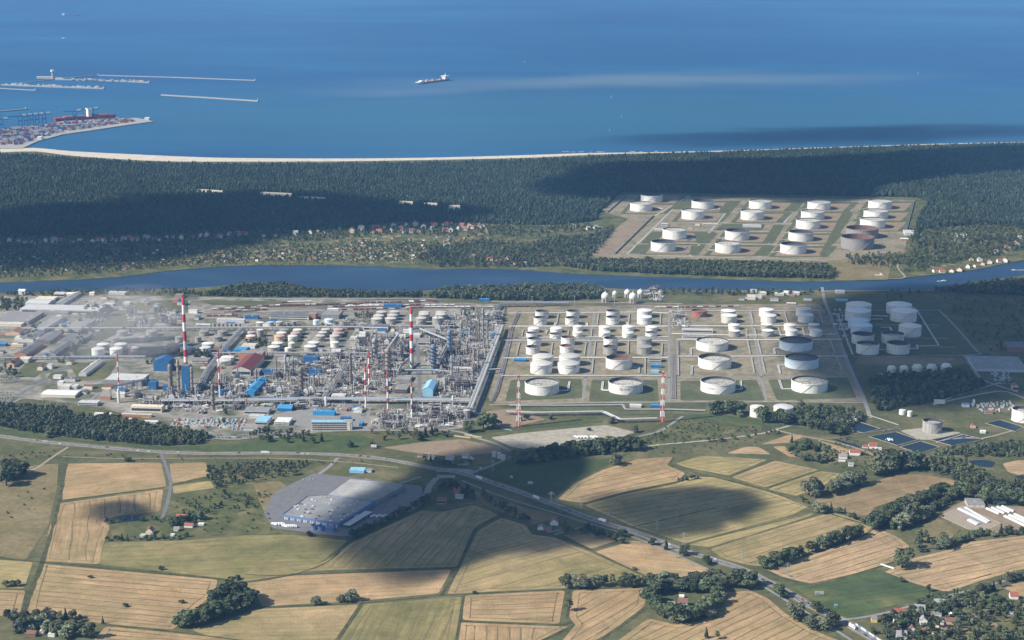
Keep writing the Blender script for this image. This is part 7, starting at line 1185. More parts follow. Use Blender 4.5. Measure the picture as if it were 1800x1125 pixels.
for q in range(26): a = random.uniform(0, 6.28); r_ = random.uniform(0, 9) ** 1; b.sphere(g.x - c_.x + math.cos(a) * r_, g.y - c_.y + math.sin(a) * r_ * 1.2, .5, random.uniform(.5, 1.6), 6, 4)
b.build('aerator_splash', 'foam', bs)
basin([Z3b(*p) for p in [(625, 545), (815, 492), (985, 545), (800, 605)]], 'plain settling basin south of the aerated one')
basin([Z3b(*p) for p in [(900, 480), (1170, 428), (1380, 475), (1100, 535)]], 'long basin crossed by brown walkways')
for i in range(4):
    u = i / 4; p0, p1 = Z3b(960 + 60 * i, 500 - 12 * i), Z3b(1190 + 60 * i * .8, 435 + 12 * i); bund([p0, p1], 'brown walkway across the long basin, %s from the west' % ORD[i], 1.8, 2.2, 'brown' if i % 2 else 'offwhite', 'walkway', 'walkway', 'walkways across the long basin')
basin([Z3b(*p) for p in [(1390, 330), (1530, 300), (1740, 365), (1660, 405)]], 'dark basin beside the large white tank'); basin([Z3b(*p) for p in [(170, 330), (250, 315), (450, 380), (300, 418), (200, 400)]], 'dark basin behind the white gabled house')
basin([Z3b(*p) for p in [(10, 470), (60, 475), (270, 535), (250, 548), (120, 510)]], 'narrow black ditch pond beside the red roofed houses', wall=False)
F('pond', [Z3b(*p) for p in [(1220, 668), (1370, 658), (1480, 675), (1450, 725), (1330, 715)]], name='marsh_pond', lines=False); F('pond', [Z3b(*p) for p in [(1640, 805), (1750, 795), (1850, 830), (1740, 840)]], name='marsh_pond', lines=False)
F('gravel', [Z3b(*p) for p in [(620, 395), (830, 370), (1180, 415), (900, 480), (800, 478)]], name='gravel_apron', lines=False)
for a, c2 in [((360, 262), (610, 345)), ((230, 425), (640, 380)), ((600, 370), (480, 400)), ((800, 650), (1000, 612)), ((1165, 575), (1500, 500))]:
    bund([Z3b(*a), Z3b(*c2)], 'thin pale boundary wall round the treatment works', 1.6, 1.2, 'concrete', 'boundary_wall', 'wall', 'thin walls of the treatment works')

# -- glasshouses and cloches
Z8 = lambda x, y: (1500 + x / 4.246, 860 + y / 4.246)
def tunnel(a, b_, wm, lab, mat='polytunnel', h=3.5, name='greenhouse', group='long greenhouses'):
    A_, B_ = G(*a), G(*b_); d = Vector((B_.x - A_.x, B_.y - A_.y)); L_ = d.length; t = empty(name, ((A_.x + B_.x) / 2, (A_.y + B_.y) / 2, .2), lab, 'greenhouse', group, math.atan2(d.y, d.x)); b = MB(); n_ = 7
    vs = []
    for x in (-L_ / 2, L_ / 2):
        for k in range(n_): an = PI * k / (n_ - 1); vs.append((x, math.cos(an) * wm / 2, math.sin(an) * h))
    b.add(vs, [(k, n_ + k, n_ + k + 1, k + 1)[::-1] for k in range(n_ - 1)] + [tuple(range(n_)), tuple(range(n_, 2 * n_))[::-1]]); b.build('film_roof', mat, t)
    for q in range(int(L_ // 8)): b = MB(); x = -L_ / 2 + 8 * q + 4; [b.tube((x, math.cos(PI * k / 6) * (wm / 2 + .1), math.sin(PI * k / 6) * (h + .1)), (x, math.cos(PI * (k + 1) / 6) * (wm / 2 + .1), math.sin(PI * (k + 1) / 6) * (h + .1)), .12, 3) for k in range(6)]; b.build('hoop', 'steel', t)
    return t
for i, (a, c2, w) in enumerate([((790, 150), (1010, 255), 9), ((870, 232), (940, 268), 14), ((995, 148), (1090, 190), 6), ((1035, 142), (1130, 187), 6), ((1075, 137), (1170, 180), 6), ((1110, 132), (1200, 172), 6), ((1130, 205), (1290, 280), 7), ((1165, 198), (1330, 270), 7), ((1205, 192), (1360, 262), 7), ((835, 142), (1020, 250), 5)]):
    tunnel(Z8(*a), Z8(*c2), w, 'white %s greenhouse, %s one counted from the plough rows' % ('long' if i in (0, 9) else 'film', ORD[i]))
for i in range(13):
    x0, y0 = 640 + i * 14, 200 - i * 6; tunnel(Z8(x0, y0), Z8(x0 + 300, y0 + 135), 2.2, 'brown covered bed row, %s from the meadow side' % ORD[i], 'brown' if i % 3 else 'track', 1.3, 'bed_row', 'brown covered bed rows')
F('bare', [Z8(*p) for p in [(620, 200), (780, 110), (840, 85), (970, 130), (1280, 130), (1290, 300), (1060, 330), (950, 330)]], name='nursery_yard', lines=False)
F('drygrass', [Z8(*p) for p in [(500, 290), (600, 215), (680, 235), (800, 300), (700, 400), (560, 400), (510, 370)]], name='dry_meadow', lines=False)

# -- billboard, roadside signs, noise barrier, bridge, pylons
def billboard(px, py, wpx, hpx, lab, mat='ltgrey', rz=0.0, marks=False):
    g = G(px, py); k = depth_of(g) / FOC; w_, h_ = wpx * k, hpx * k; t = empty('billboard', (g.x, g.y, .3), lab, 'billboard', None, rz); b = MB(); b.box(0, 0, 3, 3 + h_, w_, .5, 0, 0, True); bd = b.build('board', mat, t)
    for s_ in (-1, 0, 1): b = MB(); b.cyl(s_ * w_ * .38, .3, 0, 3 + h_ * .5, .25, n=6); b.build('post', 'steel', t)
    if marks:
        for x, s_ in ((-.3, .16), (-.08, .2)): b = MB(); b.box(x * w_, -.28, 3 + h_ * .25, 3 + h_ * .42, w_ * s_, .05, 0, 0, True); b.build('dark_print', 'letters', bd)
billboard(1440, 1048, 16, 5.5, 'wide white billboard in the green field beside the highway', marks=True, rz=.08); billboard(657, 789, 10, 5, 'pale billboard in front of the bush by the main road', rz=-.2); billboard(932, 853, 9, 4, 'white billboard in the shaded meadow'); billboard(899, 842, 5, 3, 'small white billboard in the shaded meadow'); billboard(1469, 1068, 6, 3, 'small blue sign board in the green field', 'ltblue'); billboard(845, 827, 4, 3, 'small sign at the shaded junction'); billboard(1391, 1018, 5, 3, 'brown sign at the wheat field corner', 'brown')
for i in range(12):
    p0, p1 = (1504 + i * 4.6, 1099 + i * 3.1), (1504 + (i + 1) * 4.6, 1099 + (i + 1) * 3.1); bund([p0, p1], 'pale green noise barrier panels beside the highway', 3.6, .4, 'bluesteel' if i % 3 == 1 else 'ltgrey', 'noise_barrier_panel', 'noise barrier', 'noise barrier panels along the highway')
bund([(800, 767), (826, 770)], 'timber pipe crate bridge over the reed canal', 1.6, 4, 'wood', 'footbridge', 'bridge', None); bund([(818, 765), (846, 769)], 'pale second deck of the canal bridge', 1.6, 3, 'wood', 'footbridge', 'bridge', None)
bund([(1549, 993), (1571, 1000)], 'long white pipe across the ditch at the green field', 2, 1.6, 'white', 'pipe_crossing', 'pipe', None)
def pylon(px, py, hm, lab):
    g = G(px, py); t = empty('power_pylon', (g.x, g.y, 0), lab, 'pylon', 'power pylons'); a = hm * .09; b = MB()
    for sx in (-1, 1):
        for sy in (-1, 1): b.tube((sx * a, sy * a, 0), (sx * a * .15, sy * a * .15, hm), .16, 4)
    for q in range(7):
        z0_, z1_ = hm * q / 7, hm * (q + 1) / 7; f0, f1 = a * (1 - .85 * q / 7), a * (1 - .85 * (q + 1) / 7); b.tube((-f0, -f0, z0_), (f1, -f1, z1_), .1, 3); b.tube((f0, -f0, z0_), (-f1, -f1, z1_), .1, 3); b.tube((f0, f0, z0_), (f1, -f1, z1_), .1, 3)
    b.build('tower', 'steel', t)
    for z_, l in ((.75, 7), (.86, 5.5), (.96, 4)): b = MB(); b.tube((-l, 0, hm * z_), (l, 0, hm * z_), .2, 4); b.build('cross_arm', 'steel', t)
for px, py, lab in [(969, 885, 'power pylon in the dark meadow corner beside the highway'), (1022, 893, 'power pylon at the corner of the shaded wheat'), (1069, 908, 'power pylon at the lower edge of the shaded barley'), (1155, 935, 'power pylon by the bare patch beside the highway'), (1202, 958, 'power pylon at the sun and shade boundary'), (1304, 991, 'power pylon at the hedge end of the barley'), (1384, 1012, 'power pylon in the pink wheat corner'), (1187, 981, 'low pole in the tan field west of the highway'), (866, 828, 'tall pole beside the shaded junction')]:
    pylon(px, py, 22 if 'low' not in lab else 9, lab)
for px, py in [(935, 538), (1010, 538), (1080, 538), (745, 534), (612, 535)]:
    g = G(px, py); b = MB(); b.cyl(0, 0, 0, 26, .5, n=5); b.box(0, 0, 26, 27, 4, 1, 0, 0, True); o = b.build('floodlight_mast', 'steel', loc=(g.x, g.y, 0)); tag(o, 'slender floodlight mast over the rail tracks', 'mast', 'rail yard floodlight masts')

# -- village houses, allotment huts
def house_proto(i):
    rd = random.Random(i); w, d, h = rd.uniform(9, 14), rd.uniform(8, 11), rd.uniform(4, 7); g_ = rd.uniform(3, 5); t = bpy.data.objects.new('village_house', None); L = []; w2, d2 = w / 2, d / 2
    b = MB(); b.prism([(-w2, -d2), (w2, -d2), (w2, d2), (-w2, d2)], 0, h, top=False); b.add([(-w2, -d2, h), (-w2, d2, h), (-w2, 0, h + g_), (w2, -d2, h), (w2, d2, h), (w2, 0, h + g_)], [(0, 2, 1), (3, 4, 5)]); L.append(bpy.data.objects.new('wall', b.mesh('wall', ['wallwhite', 'wallwhite', 'cream', 'wallwhite'][i % 4])))
    b = MB(); b.add([(-w2 - .4, -d2 - .5, h - .2), (w2 + .4, -d2 - .5, h - .2), (w2 + .4, 0, h + g_ + .2), (-w2 - .4, 0, h + g_ + .2), (-w2 - .4, d2 + .5, h - .2), (w2 + .4, d2 + .5, h - .2)], [(0, 1, 2, 3), (3, 2, 5, 4)]); L.append(bpy.data.objects.new('roof', b.mesh('roof', ['roofred', 'roofgrey', 'roofred', 'roofbr'][i % 4])))
    b = MB(); b.box(w * .2, .6, h + g_ * .5, h + g_ + 1.2, .8, .8); L.append(bpy.data.objects.new('chimney', b.mesh('chimney', 'brick')))
    for x in (-w * .25, w * .25):
        b = MB(); b.box(x, -d2 - .05, h * .35, h * .7, 1.6, .2, 0, 0, True); L.append(bpy.data.objects.new('window', b.mesh('window', 'glass')))
    KIDS[t.name] = L; return t
HP = [house_proto(i) for i in range(8)]; RCN = ['red', 'grey', 'red', 'brown']
def houses(line, n_, jy, where, kinds=range(8), sc=1.0, rzs=(0, PI / 2)):
    for i in range(n_):
        u = (i + random.uniform(.1, .9)) / n_ * (len(line) - 1); j = min(int(u), len(line) - 2); f = u - j; px = line[j][0] + (line[j + 1][0] - line[j][0]) * f; py = line[j][1] + (line[j + 1][1] - line[j][1]) * f + random.uniform(-jy, jy)
        k = random.choice(list(kinds)); g = G(px, py); c = copy_tree(HP[k]); c.location = (g.x, g.y, 0); c.rotation_euler.z = random.choice(rzs) + random.uniform(-.2, .2); s_ = sc * random.uniform(.85, 1.35); c.scale = (s_, s_, s_)
        tag(c, '%s roofed house %s' % (RCN[k % 4], where), 'house', '%s roofed houses %s' % (RCN[k % 4], where))
houses([(10, 426), (160, 426), (280, 422), (440, 414)], 34, 2.5, 'in the shaded village row under the forest', sc=1.25); houses([(20, 410), (250, 404), (450, 400), (560, 402)], 16, 4, 'at the dark forest edge'); houses([(440, 418), (540, 410), (600, 404)], 7, 3, 'in the shaded middle of the village', sc=1.1)
houses([(614, 408), (700, 402), (780, 398), (860, 396)], 16, 3, 'in the sunny village', (0, 2, 4, 6, 1), 1.5); houses([(640, 410), (720, 409), (800, 404), (850, 402)], 13, 2.5, 'on the sunny village street', (0, 2, 1, 5, 3), 1.2)
houses([(1630, 480), (1680, 477), (1710, 470), (1740, 464), (1775, 459)], 10, 1.2, 'at the waterside by the river bend', (0, 2, 4, 3), 1.15, (0, .3, 1.2)); houses([(1690, 460), (1740, 452), (1800, 428), (1790, 412)], 7, 5, 'in the gardens by the river bend', (0, 2, 1), 1.2); houses([(830, 452), (880, 462), (940, 462)], 6, 4, 'in the wood on the north bank', (0, 1, 2), 1.1); houses([(1000, 400), (1060, 405)], 3, 2, 'at the forest end of the village lane', (1, 5), 1)
houses([(1560, 1098), (1600, 1105), (1640, 1095)], 4, 6, 'in the gardens beside the highway village', (1, 3, 5), .8)
HUT = []
for i, (wm_, rm_) in enumerate([('wallwhite', 'roofgrey'), ('cream', 'roofbr'), ('offwhite', 'white'), ('wood', 'roofred')]):
    b = MB(); b.box(0, 0, 0, 2.6, 6, 4.5); b.add([(-3.3, -2.6, 2.5), (3.3, -2.6, 2.5), (3.3, 0, 4), (-3.3, 0, 4), (-3.3, 2.6, 2.5), (3.3, 2.6, 2.5)], [(0, 1, 2, 3), (3, 2, 5, 4)], 1); HUT.append(b.mesh('garden_hut', [wm_, rm_]))
HN = ['white hut with grey roof', 'cream hut with brown roof', 'pale flat looking hut', 'timber hut with red roof']; nh = 0
for poly, sp, keep, where in [([(0, 446), (200, 444), (440, 432), (460, 458), (300, 466), (150, 478), (0, 486)], 34, .34, 'in the shaded allotments'), ([(450, 440), (620, 422), (730, 418), (850, 412), (840, 428), (760, 440), (730, 462), (540, 460), (450, 460)], 26, .40, 'in the sunny allotments'), ([(1590, 1095), (1680, 1070), (1760, 1090), (1740, 1130), (1620, 1130)], 24, .4, 'in the village gardens')]:
    for (x, y) in fill_points(poly, sp, .45, keep=keep):
        k = random.randrange(4); o = link('garden_hut', HUT[k], None, (x, y, 0), random.uniform(-.4, .4) + random.choice([0, PI / 2]), random.uniform(.9, 1.5)); tag(o, '%s %s' % (HN[k], where), 'hut', '%ss %s' % (HN[k], where)); nh += 1
print('huts', nh)
pb = MB(); zz = .08
for poly in ([(-20, 444), (200, 442), (440, 430), (640, 414), (860, 410), (850, 430), (760, 442), (730, 462), (540, 462), (440, 461), (300, 468), (150, 480), (-20, 488)], [(1600, 440), (1700, 420), (1800, 415), (1800, 440), (1720, 458), (1640, 472)], [(1560, 1095), (1680, 1060), (1790, 1060), (1790, 1125), (1600, 1125)]):
    for (x, y) in fill_points(poly, 27, .35, keep=.8): pb.box(x, y, .02, .06 + random.random() * .2, random.uniform(12, 26), random.uniform(14, 34), random.uniform(-.12, .12), random.randrange(5))
tag(pb.build('garden_plots', ['berm', 'drygrass', 'bare', 'greenfield', 'scrub']), 'mosaic of small garden plots', 'gardens', kind='stuff')
for i in range(7): ribbon('dirt_track', [(495 + i * 42 + 22, 432), (470 + i * 42 + 12, 446), (455 + i * 42, 459)], 4, .3, 'track')
for i in range(9): ribbon('dirt_track', [(60 + i * 42 + 18, 446), (50 + i * 42 + 8, 455), (40 + i * 42, 466)], 4, .3, 'track')

# -- harbour, breakwaters, ships
def quay(pts, w, h, label, mat='concrete', name='breakwater', blocks=True):
    P_ = [Vector((g.x, g.y)) for g in GP(pts, h)]; c = P_[0]; t = empty(name, (c.x, c.y, -1.6), label, 'breakwater', None)
    for i in range(len(P_) - 1): d = P_[i + 1] - P_[i]; m_ = (P_[i] + P_[i + 1]) / 2 - c; b = MB(); b.box(m_.x, m_.y, -2, h + 1.6, d.length + w * .6, w, math.atan2(d.y, d.x)); b.build('pier_section', mat, t)
    e = P_[-1] - c; b = MB(); b.cyl(e.x, e.y, h, h + 12, 2.2, 1.4, 8); b.build('beacon', 'white', t); return t
quay([(172, 131.5), (300, 135), (448, 140.5)], 13, 4, 'long outer breakwater with a beacon at its end'); quay([(285, 166), (370, 171), (453, 176.5)], 17, 5, 'detached pale breakwater facing the beach'); quay([(100, 138.5), (180, 140.5), (262, 144)], 26, 5, 'broad inner jetty crowded with gear'); quay([(5, 148), (90, 151.5), (182, 154.5)], 24, 5, 'shorter jetty in front of the inner one'); quay([(-10, 154), (62, 158)], 10, 3, 'faint low mole at the west edge'); quay([(25, 147), (100, 138), (172, 131.5)], 10, 4, 'slanting connecting mole of the outer port', ); quay([(-10, 196), (45, 191)], 24, 4, 'dark stub pier behind the cranes', 'brown')
b = MB()
for i in range(90):
    u = random.random(); px, py = (100 + 150 * u, 138.5 + 5 * u) if i % 2 else (10 + 165 * u, 148 + 6 * u); g = G(px, py, 5); b.box(g.x + random.uniform(-10, 10), g.y + random.uniform(-10, 10), 4.5, random.uniform(7, 16), random.uniform(4, 22), random.uniform(4, 9))
tag(b.build('jetty_gear', ['offwhite']), 'jumbled loading gear covering the two inner jetties', 'gear', kind='stuff')
g = G(93, 139); t = empty('port_tower', (g.x, g.y, 0), 'pinkish port control tower on the jetty root', 'tower'); b = MB(); b.cyl(0, 0, 0, 50, 9, 7, 10); b.build('shaft', 'pink', t); b = MB(); b.cyl(0, 0, 50, 62, 14, 13, 12); b.build('lookout', 'white', t)
g = G(80, 138); t = empty('port_store', (g.x, g.y, 0), 'low cream store at the jetty root', 'building'); b = MB(); b.box(0, 0, 0, 12, 110, 30); b.build('wall', 'sand', t); b = MB(); b.box(0, 0, 12, 13, 112, 32); b.build('roof', 'white', t)
TERM = [(-60, 240), (0, 228), (60, 222), (110, 213), (180, 209), (240, 207), (271, 213), (220, 220), (160, 229), (110, 236), (66, 248), (40, 260), (-60, 262)]
Pt = [(g.x, g.y) for g in GP(TERM, 3)]; b = MB(); b.prism(Pt, -1.9, 3.0); tag(b.build('container_terminal_quay', 'concrete'), kind='structure')
pt = fill_points([(-50, 240), (0, 231), (60, 225), (110, 216), (180, 212), (232, 210), (240, 214), (160, 226), (110, 233), (64, 245), (35, 256), (-50, 258)], 26, .3, keep=.85); bs_ = [MB() for _ in range(4)]
near = pt[np.argsort(pt[:, 1])][:300]; far_ = pt[np.argsort(pt[:, 1])][300:]
CM = []
for i in range(4):
    b = MB()
    for j in range(3): b.box(0, j * 3 - 3, 0, 2.6 * (1 + (i + j) % 4), 13, 2.6, 0, 0)
    CM.append(b.mesh('container_stack', 'containers%d' % (i + 1)))
for (x, y) in near: k = random.choices([0, 1, 2, 3], (3, 3, 5, 2))[0]; o = link('container_stack', CM[k], None, (x, y, 3.0), .3 + random.uniform(-.1, .1), 1.35); tag(o, '%s container stack on the harbour terminal' % ['red', 'blue', 'pale grey', 'brown'][k], 'container stack', '%s container stacks on the terminal' % ['red', 'blue', 'pale grey', 'brown'][k])
for (x, y) in far_: k = random.randrange(4); bs_[k].box(x, y, 3, 3 + random.uniform(3, 12), 17, 9, .3)
for k, m_ in enumerate(bs_):
    if m_.v: tag(m_.build('container_stacks', 'containers%d' % (k + 1)), 'mass of containers stacked deeper on the terminal', 'containers', kind='stuff')
for (px, py, w_, lab) in [(80, 240, 5, 'white cubic gate building at the terminal'), (69, 246, 8, 'beige store at the terminal root'), (258, 212, 8, 'white shed at the terminal tip')]: shed(px, py, w_, 30, 14, 'white', 'wallwhite', lab, rz=0)
def crane(px, py, s, lab):
    g = G(px, py, 3); t = empty('quay_crane', (g.x, g.y, 3), lab, 'crane', 'blue quay cranes', .3); b = MB()
    for x in (-9, 9):
        for y in (-12, 12): b.box(x * s, y * s, 0, 48 * s, 2.6 * s, 2.6 * s)
    b.box(0, 12 * s, 20 * s, 23 * s, 20 * s, 2.4 * s); b.box(0, -12 * s, 20 * s, 23 * s, 20 * s, 2.4 * s); b.build('portal_frame', 'crane', t); b = MB(); b.box(-12 * s, 0, 44 * s, 48 * s, 96 * s, 4 * s, 0, 0, True); b.build('boom', 'crane', t); b = MB(); b.tube((0, 0, 48 * s), (0, 0, 70 * s), 1.6 * s); b.tube((0, 0, 70 * s), (-50 * s, 0, 48 * s), 1 * s); b.build('mast', 'crane', t); b = MB(); b.box(22 * s, 0, 48 * s, 56 * s, 20 * s, 9 * s); b.build('machinery_house', 'white', t)
for i, (px, py) in enumerate([(3, 226), (36, 220), (46, 219), (56, 218), (66, 217), (78, 216), (132, 211), (162, 207)]): crane(px, py, 1.0, 'blue quay crane with white machinery house, %s along the terminal from the west' % ORD[i])
def hull(L_, B_, D_, mat, t, wat='hull'):
    b = MB(); n_ = 9; top = []; bot = []
    for i in range(n_):
        x = -L_ / 2 + L_ * i / (n_ - 1); w = B_ / 2 * (1 if x < L_ * .25 else max(.05, 1 - ((x - L_ * .25) / (L_ * .25)) ** 1.6)); w *= .85 if i == 0 else 1; top.append((x, w)); bot.append((x * .97, w * .8))
    P_ = top + [(x, -w) for x, w in top[::-1]]; Q = bot + [(x, -w) for x, w in bot[::-1]]; m_ = len(P_)
    b.add([(x, y, -2) for x, y in Q] + [(x, y, D_ + (D_ * .25 if x > L_ * .35 else 0)) for x, y in P_], [(i, m_ + i, m_ + (i + 1) % m_, (i + 1) % m_) for i in range(m_)] + [tuple(range(m_, 2 * m_))[::-1]]); return b.build(wat, mat, t)
g0, g1 = G(732, 147, -1), G(791, 137, -1); Ld = (g1 - g0).length * .5; g = (g0 + g1) / 2
g0, g1 = G(732, 148, 0), G(791, 140.5, 0); d = g1 - g0; Ls = d.length * .98; g = (g0 + g1) / 2
t = empty('dredger_ship', (g.x, g.y, -1.6), 'long dredging ship with white bridge tower and red deck gear trailing silt', 'ship', None, math.atan2(d.y, d.x)); K = 1.15
hull(Ls, 26 * K, 9 * K, 'dkgrey', t)
b = MB(); b.box(-Ls * .42, 0, 4 * K, 13 * K, Ls * .12, 27 * K, 0, 0, True); b.build('stern_block', 'white', t); b = MB(); b.box(-Ls * .36, 0, 9 * K, 19 * K, Ls * .08, 20 * K); b.build('stern_house', 'wallwhite', t)
b = MB(); b.box(Ls * .36, 0, 9 * K, 26 * K, Ls * .10, 24 * K); b.box(Ls * .36, 0, 26 * K, 30 * K, Ls * .12, 34 * K, 0, 0, True); b.build('bridge_tower', 'white', t)
for i in range(4): b = MB(); b.tube((Ls * (.32 + .03 * i), (i - 1.5) * 5 * K, 30 * K), (Ls * (.32 + .03 * i), (i - 1.5) * 5 * K, 42 * K), .9 * K); b.build('mast', 'white', t)
for i in range(12):
    x = -Ls * .28 + Ls * .55 * i / 11; b = MB(); b.tube((x, random.uniform(-9, 9) * K, 9 * K), (x + random.uniform(-8, 8) * K, random.uniform(-9, 9) * K, random.uniform(15, 24) * K), 1.6 * K, 5); b.box(x, 0, 9 * K, 13 * K, 7 * K, 12 * K); b.build('deck_gear', ['pink', 'white', 'redtank', 'brick'][i % 4], t)
g = G(147, 211, 0); t = empty('container_ship', (g.x, g.y + 40, -1.6), 'red hulled container ship with white bridge behind the terminal', 'ship', None, .5); hull(330, 46, 16, 'red', t); b = MB(); b.box(20, 0, 16, 58, 18, 42); b.box(20, 0, 52, 58, 22, 56, 0, 0, True); b.build('bridge_tower', 'white', t); b = MB(); b.box(-60, 0, 16, 22, 110, 40); b.box(80, 0, 16, 24, 80, 40); b.build('deck_cargo', 'redtank', t)
g = G(124, 28, 0); t = empty('cargo_ship', (g.x, g.y, -1.6), 'distant low cargo ship near the top of the sea', 'ship'); hull(230, 34, 9, 'redtank', t); b = MB(); b.box(-80, 0, 9, 34, 24, 30); b.build('bridge_tower', 'white', t)
def boat(px, py, L_, rz, lab, wake=0, sail=False, cat='boat'):
    g = G(px, py, -1.2); t = empty('sailing_boat' if sail else 'motor_boat', (g.x, g.y, -1.2), lab, cat, None, rz); hull(L_, L_ * .28, L_ * .09, 'white', t); b = MB(); b.box(-L_ * .05, 0, L_ * .08, L_ * .2, L_ * .35, L_ * .2); b.build('cabin', 'white', t)
    if sail: b = MB(); b.cyl(0, 0, 0, L_ * 1.3, L_ * .02, n=4); b.build('mast', 'steel', t); b = MB(); b.add([(0, -.1, L_ * .2), (-L_ * .45, -.1, L_ * .2), (0, -.1, L_ * 1.25), (0, .1, L_ * .2), (-L_ * .45, .1, L_ * .2), (0, .1, L_ * 1.25)], [(0, 2, 1), (3, 4, 5), (0, 1, 4, 3), (1, 2, 5, 4), (2, 0, 3, 5)]); b.build('sail', 'white', t)
    if wake: b = MB(); b.add([(-L_ * .4, -1, .15), (-L_ * .4, 1, .15), (-L_ * .4 - wake, 3, .12), (-L_ * .4 - wake, -3, .12)], [(0, 1, 2, 3)]); o = b.build('wake', 'foam', None, loc=(g.x, g.y, -1.0), rz=rz); tag(o, 'white wake trailing behind %s' % lab.split(' with ')[0].split(' on ')[0].split(' far ')[0], 'wake', kind='stuff')
boat(1659, 494, 16, .1, 'white motor boat on the river before the domed tanks', 14); boat(1782, 475, 14, PI + .1, 'small white boat on the river at the bend', 40); boat(112, 67.5, 40, 0, 'fast white boat far out on the sea', 190); boat(1075, 171, 14, 1, 'small sailing boat off the beach', sail=True); boat(1614, 130, 18, 1, 'lone sailing boat far out on the sea', sail=True); boat(923, 110, 18, 1, 'tiny sailing boat beyond the dredger', sail=True); boat(1093, 206, 13, 1, 'sailing boat in the turquoise water', sail=True); boat(1072, 230, 12, 1, 'sailing boat close to the beach', sail=True)
g = G(1545, 484); t = empty('river_jetty', (g.x, g.y, 0), 'small white landing stage on the north bank', 'jetty'); b = MB(); b.box(0, 0, 0, 1.6, 24, 5); b.box(8, 12, 0, 4, 5, 5); b.build('deck', 'white', t)
b = MB()
for i in range(26):
    px = 1130 + random.uniform(0, 250) * random.random(); g = G(1180 + random.uniform(-260, 260), 267.3 + random.uniform(-1, .5)); b.box(g.x, g.y, 0, random.uniform(1, 3), random.uniform(6, 30), 5)
tag(b.build('shore_stones', 'offwhite'), 'broken line of pale stones and surf along the beach', 'stones', kind='stuff')

# -- trees one can tell apart
def trunk_mesh(h, r, spread, seed):
    rd = random.Random(seed); b = MB(); b.cyl(0, 0, 0, h, r, r * .55, 7, 0, False)
    for q in range(5): a = rd.uniform(0, 6.28); b.tube((0, 0, h * rd.uniform(.6, .95)), (math.cos(a) * spread, math.sin(a) * spread, h * 1.5), r * .35, 4)
    return b.mesh('trunk', 'bark')
TP = {}
for kind, mat, r, h, lobes, nl, leaf, con, tr in [('round', 'leaf', 5.2, 10.5, 13, 900, .78, False, 3), ('olive', 'leaf2', 5.0, 11, 13, 900, .78, False, 3), ('willow', 'willow', 5.6, 10, 12, 900, .78, False, 2.4), ('tall', 'leaf2', 3.4, 15, 14, 800, .72, False, 3), ('conifer', 'pine', 3.3, 15, 11, 800, .62, True, 1.6), ('poplar', 'leaf', 2.1, 16, 12, 650, .62, False, 2.2), ('bush', 'leaf', 3.0, 4.2, 7, 420, .62, False, .5)]:
    TP[kind] = [(trunk_mesh(tr + 1, .45 if kind != 'bush' else .2, r * .4, s_), crown_mesh('crown', mat, nl, r, h, lobes, leaf, s_ * 7 + len(kind), con, tr * .8), h + tr * .8) for s_ in range(3)]
KN = {'round': 'dark round crowned tree', 'olive': 'olive green broad tree', 'willow': 'grey green willow tree', 'tall': 'tall narrow crowned tree', 'conifer': 'dark pointed conifer', 'poplar': 'slender columnar poplar', 'bush': 'low round bush'}
WID = {'round': 1.42, 'olive': 1.42, 'willow': 1.35, 'tall': 1.5, 'conifer': 1.15, 'poplar': 1.3, 'bush': 1.3}
TREES = []
def tree(*a): TREES.append(a if len(a) == 6 else a + (None,))
def tree_thing(px, py, hpx, kind, where, group=None):
    g = G(px, py); k = depth_of(g) / FOC; hm = hpx * k / .96; tm, cm, h0 = random.choice(TP[kind]); s_ = hm / h0
    t = empty('tree' if kind not in ('bush', 'conifer') else kind + ('_tree' if kind == 'conifer' else ''), (g.x, g.y, 0), '%s %s' % (KN[kind], where), 'bush' if kind == 'bush' else 'tree', group and '%s %ss' % (group, KN[kind]), random.uniform(0, 6.28)); t.scale = (s_ * WID[kind], s_ * WID[kind], s_)
    link('trunk', tm, t); link('crown', cm, t)
def trees(line, n_, h, kinds, where, jx=3, jy=2, group=None):
    group = group or where
    for i in range(n_):
        u = (i + random.uniform(.3, .7)) / n_ * (len(line) - 1); j = min(int(u), len(line) - 2); f = u - j
        tree(line[j][0] + (line[j + 1][0] - line[j][0]) * f + random.uniform(-jx, jx), line[j][1] + (line[j + 1][1] - line[j][1]) * f + random.uniform(-jy, jy), h * random.uniform(.8, 1.2), random.choice(kinds), where, group)
RO = ['round', 'round', 'olive', 'round']; MX = ['round', 'olive', 'willow', 'tall']
trees([(312, 1103), (345, 1100), (375, 1088), (405, 1080), (435, 1063)], 13, 26, RO, 'in the copse at the tan field edge', 4, 2); trees([(350, 1090), (380, 1070), (400, 1048), (415, 1052), (445, 1062)], 12, 28, RO, 'in the copse at the tan field edge', 4, 3)
for px, py, h, k, w in [(556, 1063, 15, 'willow', 'alone on the ditch between two grain fields'), (600, 1059, 14, 'willow', 'first of the close pair on the ditch'), (619, 1057, 21, 'willow', 'taller of the close pair on the ditch'), (1000, 1074, 24, 'tall', 'alone in the grain field ditch south of the tree row'), (834, 1043, 5, 'bush', 'by itself on the long field ditch'), (1116, 1002, 5, 'bush', 'by itself on the slanting ditch'), (158, 1016, 5, 'bush', 'in the tan field, northern one'), (221, 1066, 6, 'bush', 'in the tan field, middle one'), (319, 1060, 6, 'bush', 'in the tan field, eastern one'), (84, 1076, 7, 'bush', 'at the village end of the tan field'), (284, 1002, 6, 'bush', 'on the ditch north of the tan field'), (418, 1019, 7, 'bush', 'at the tip of the copse'), (28, 1030, 10, 'bush', 'at the west ditch'), (10, 1031, 12, 'round', 'at the west ditch')]: tree(px, py, h, k, w)
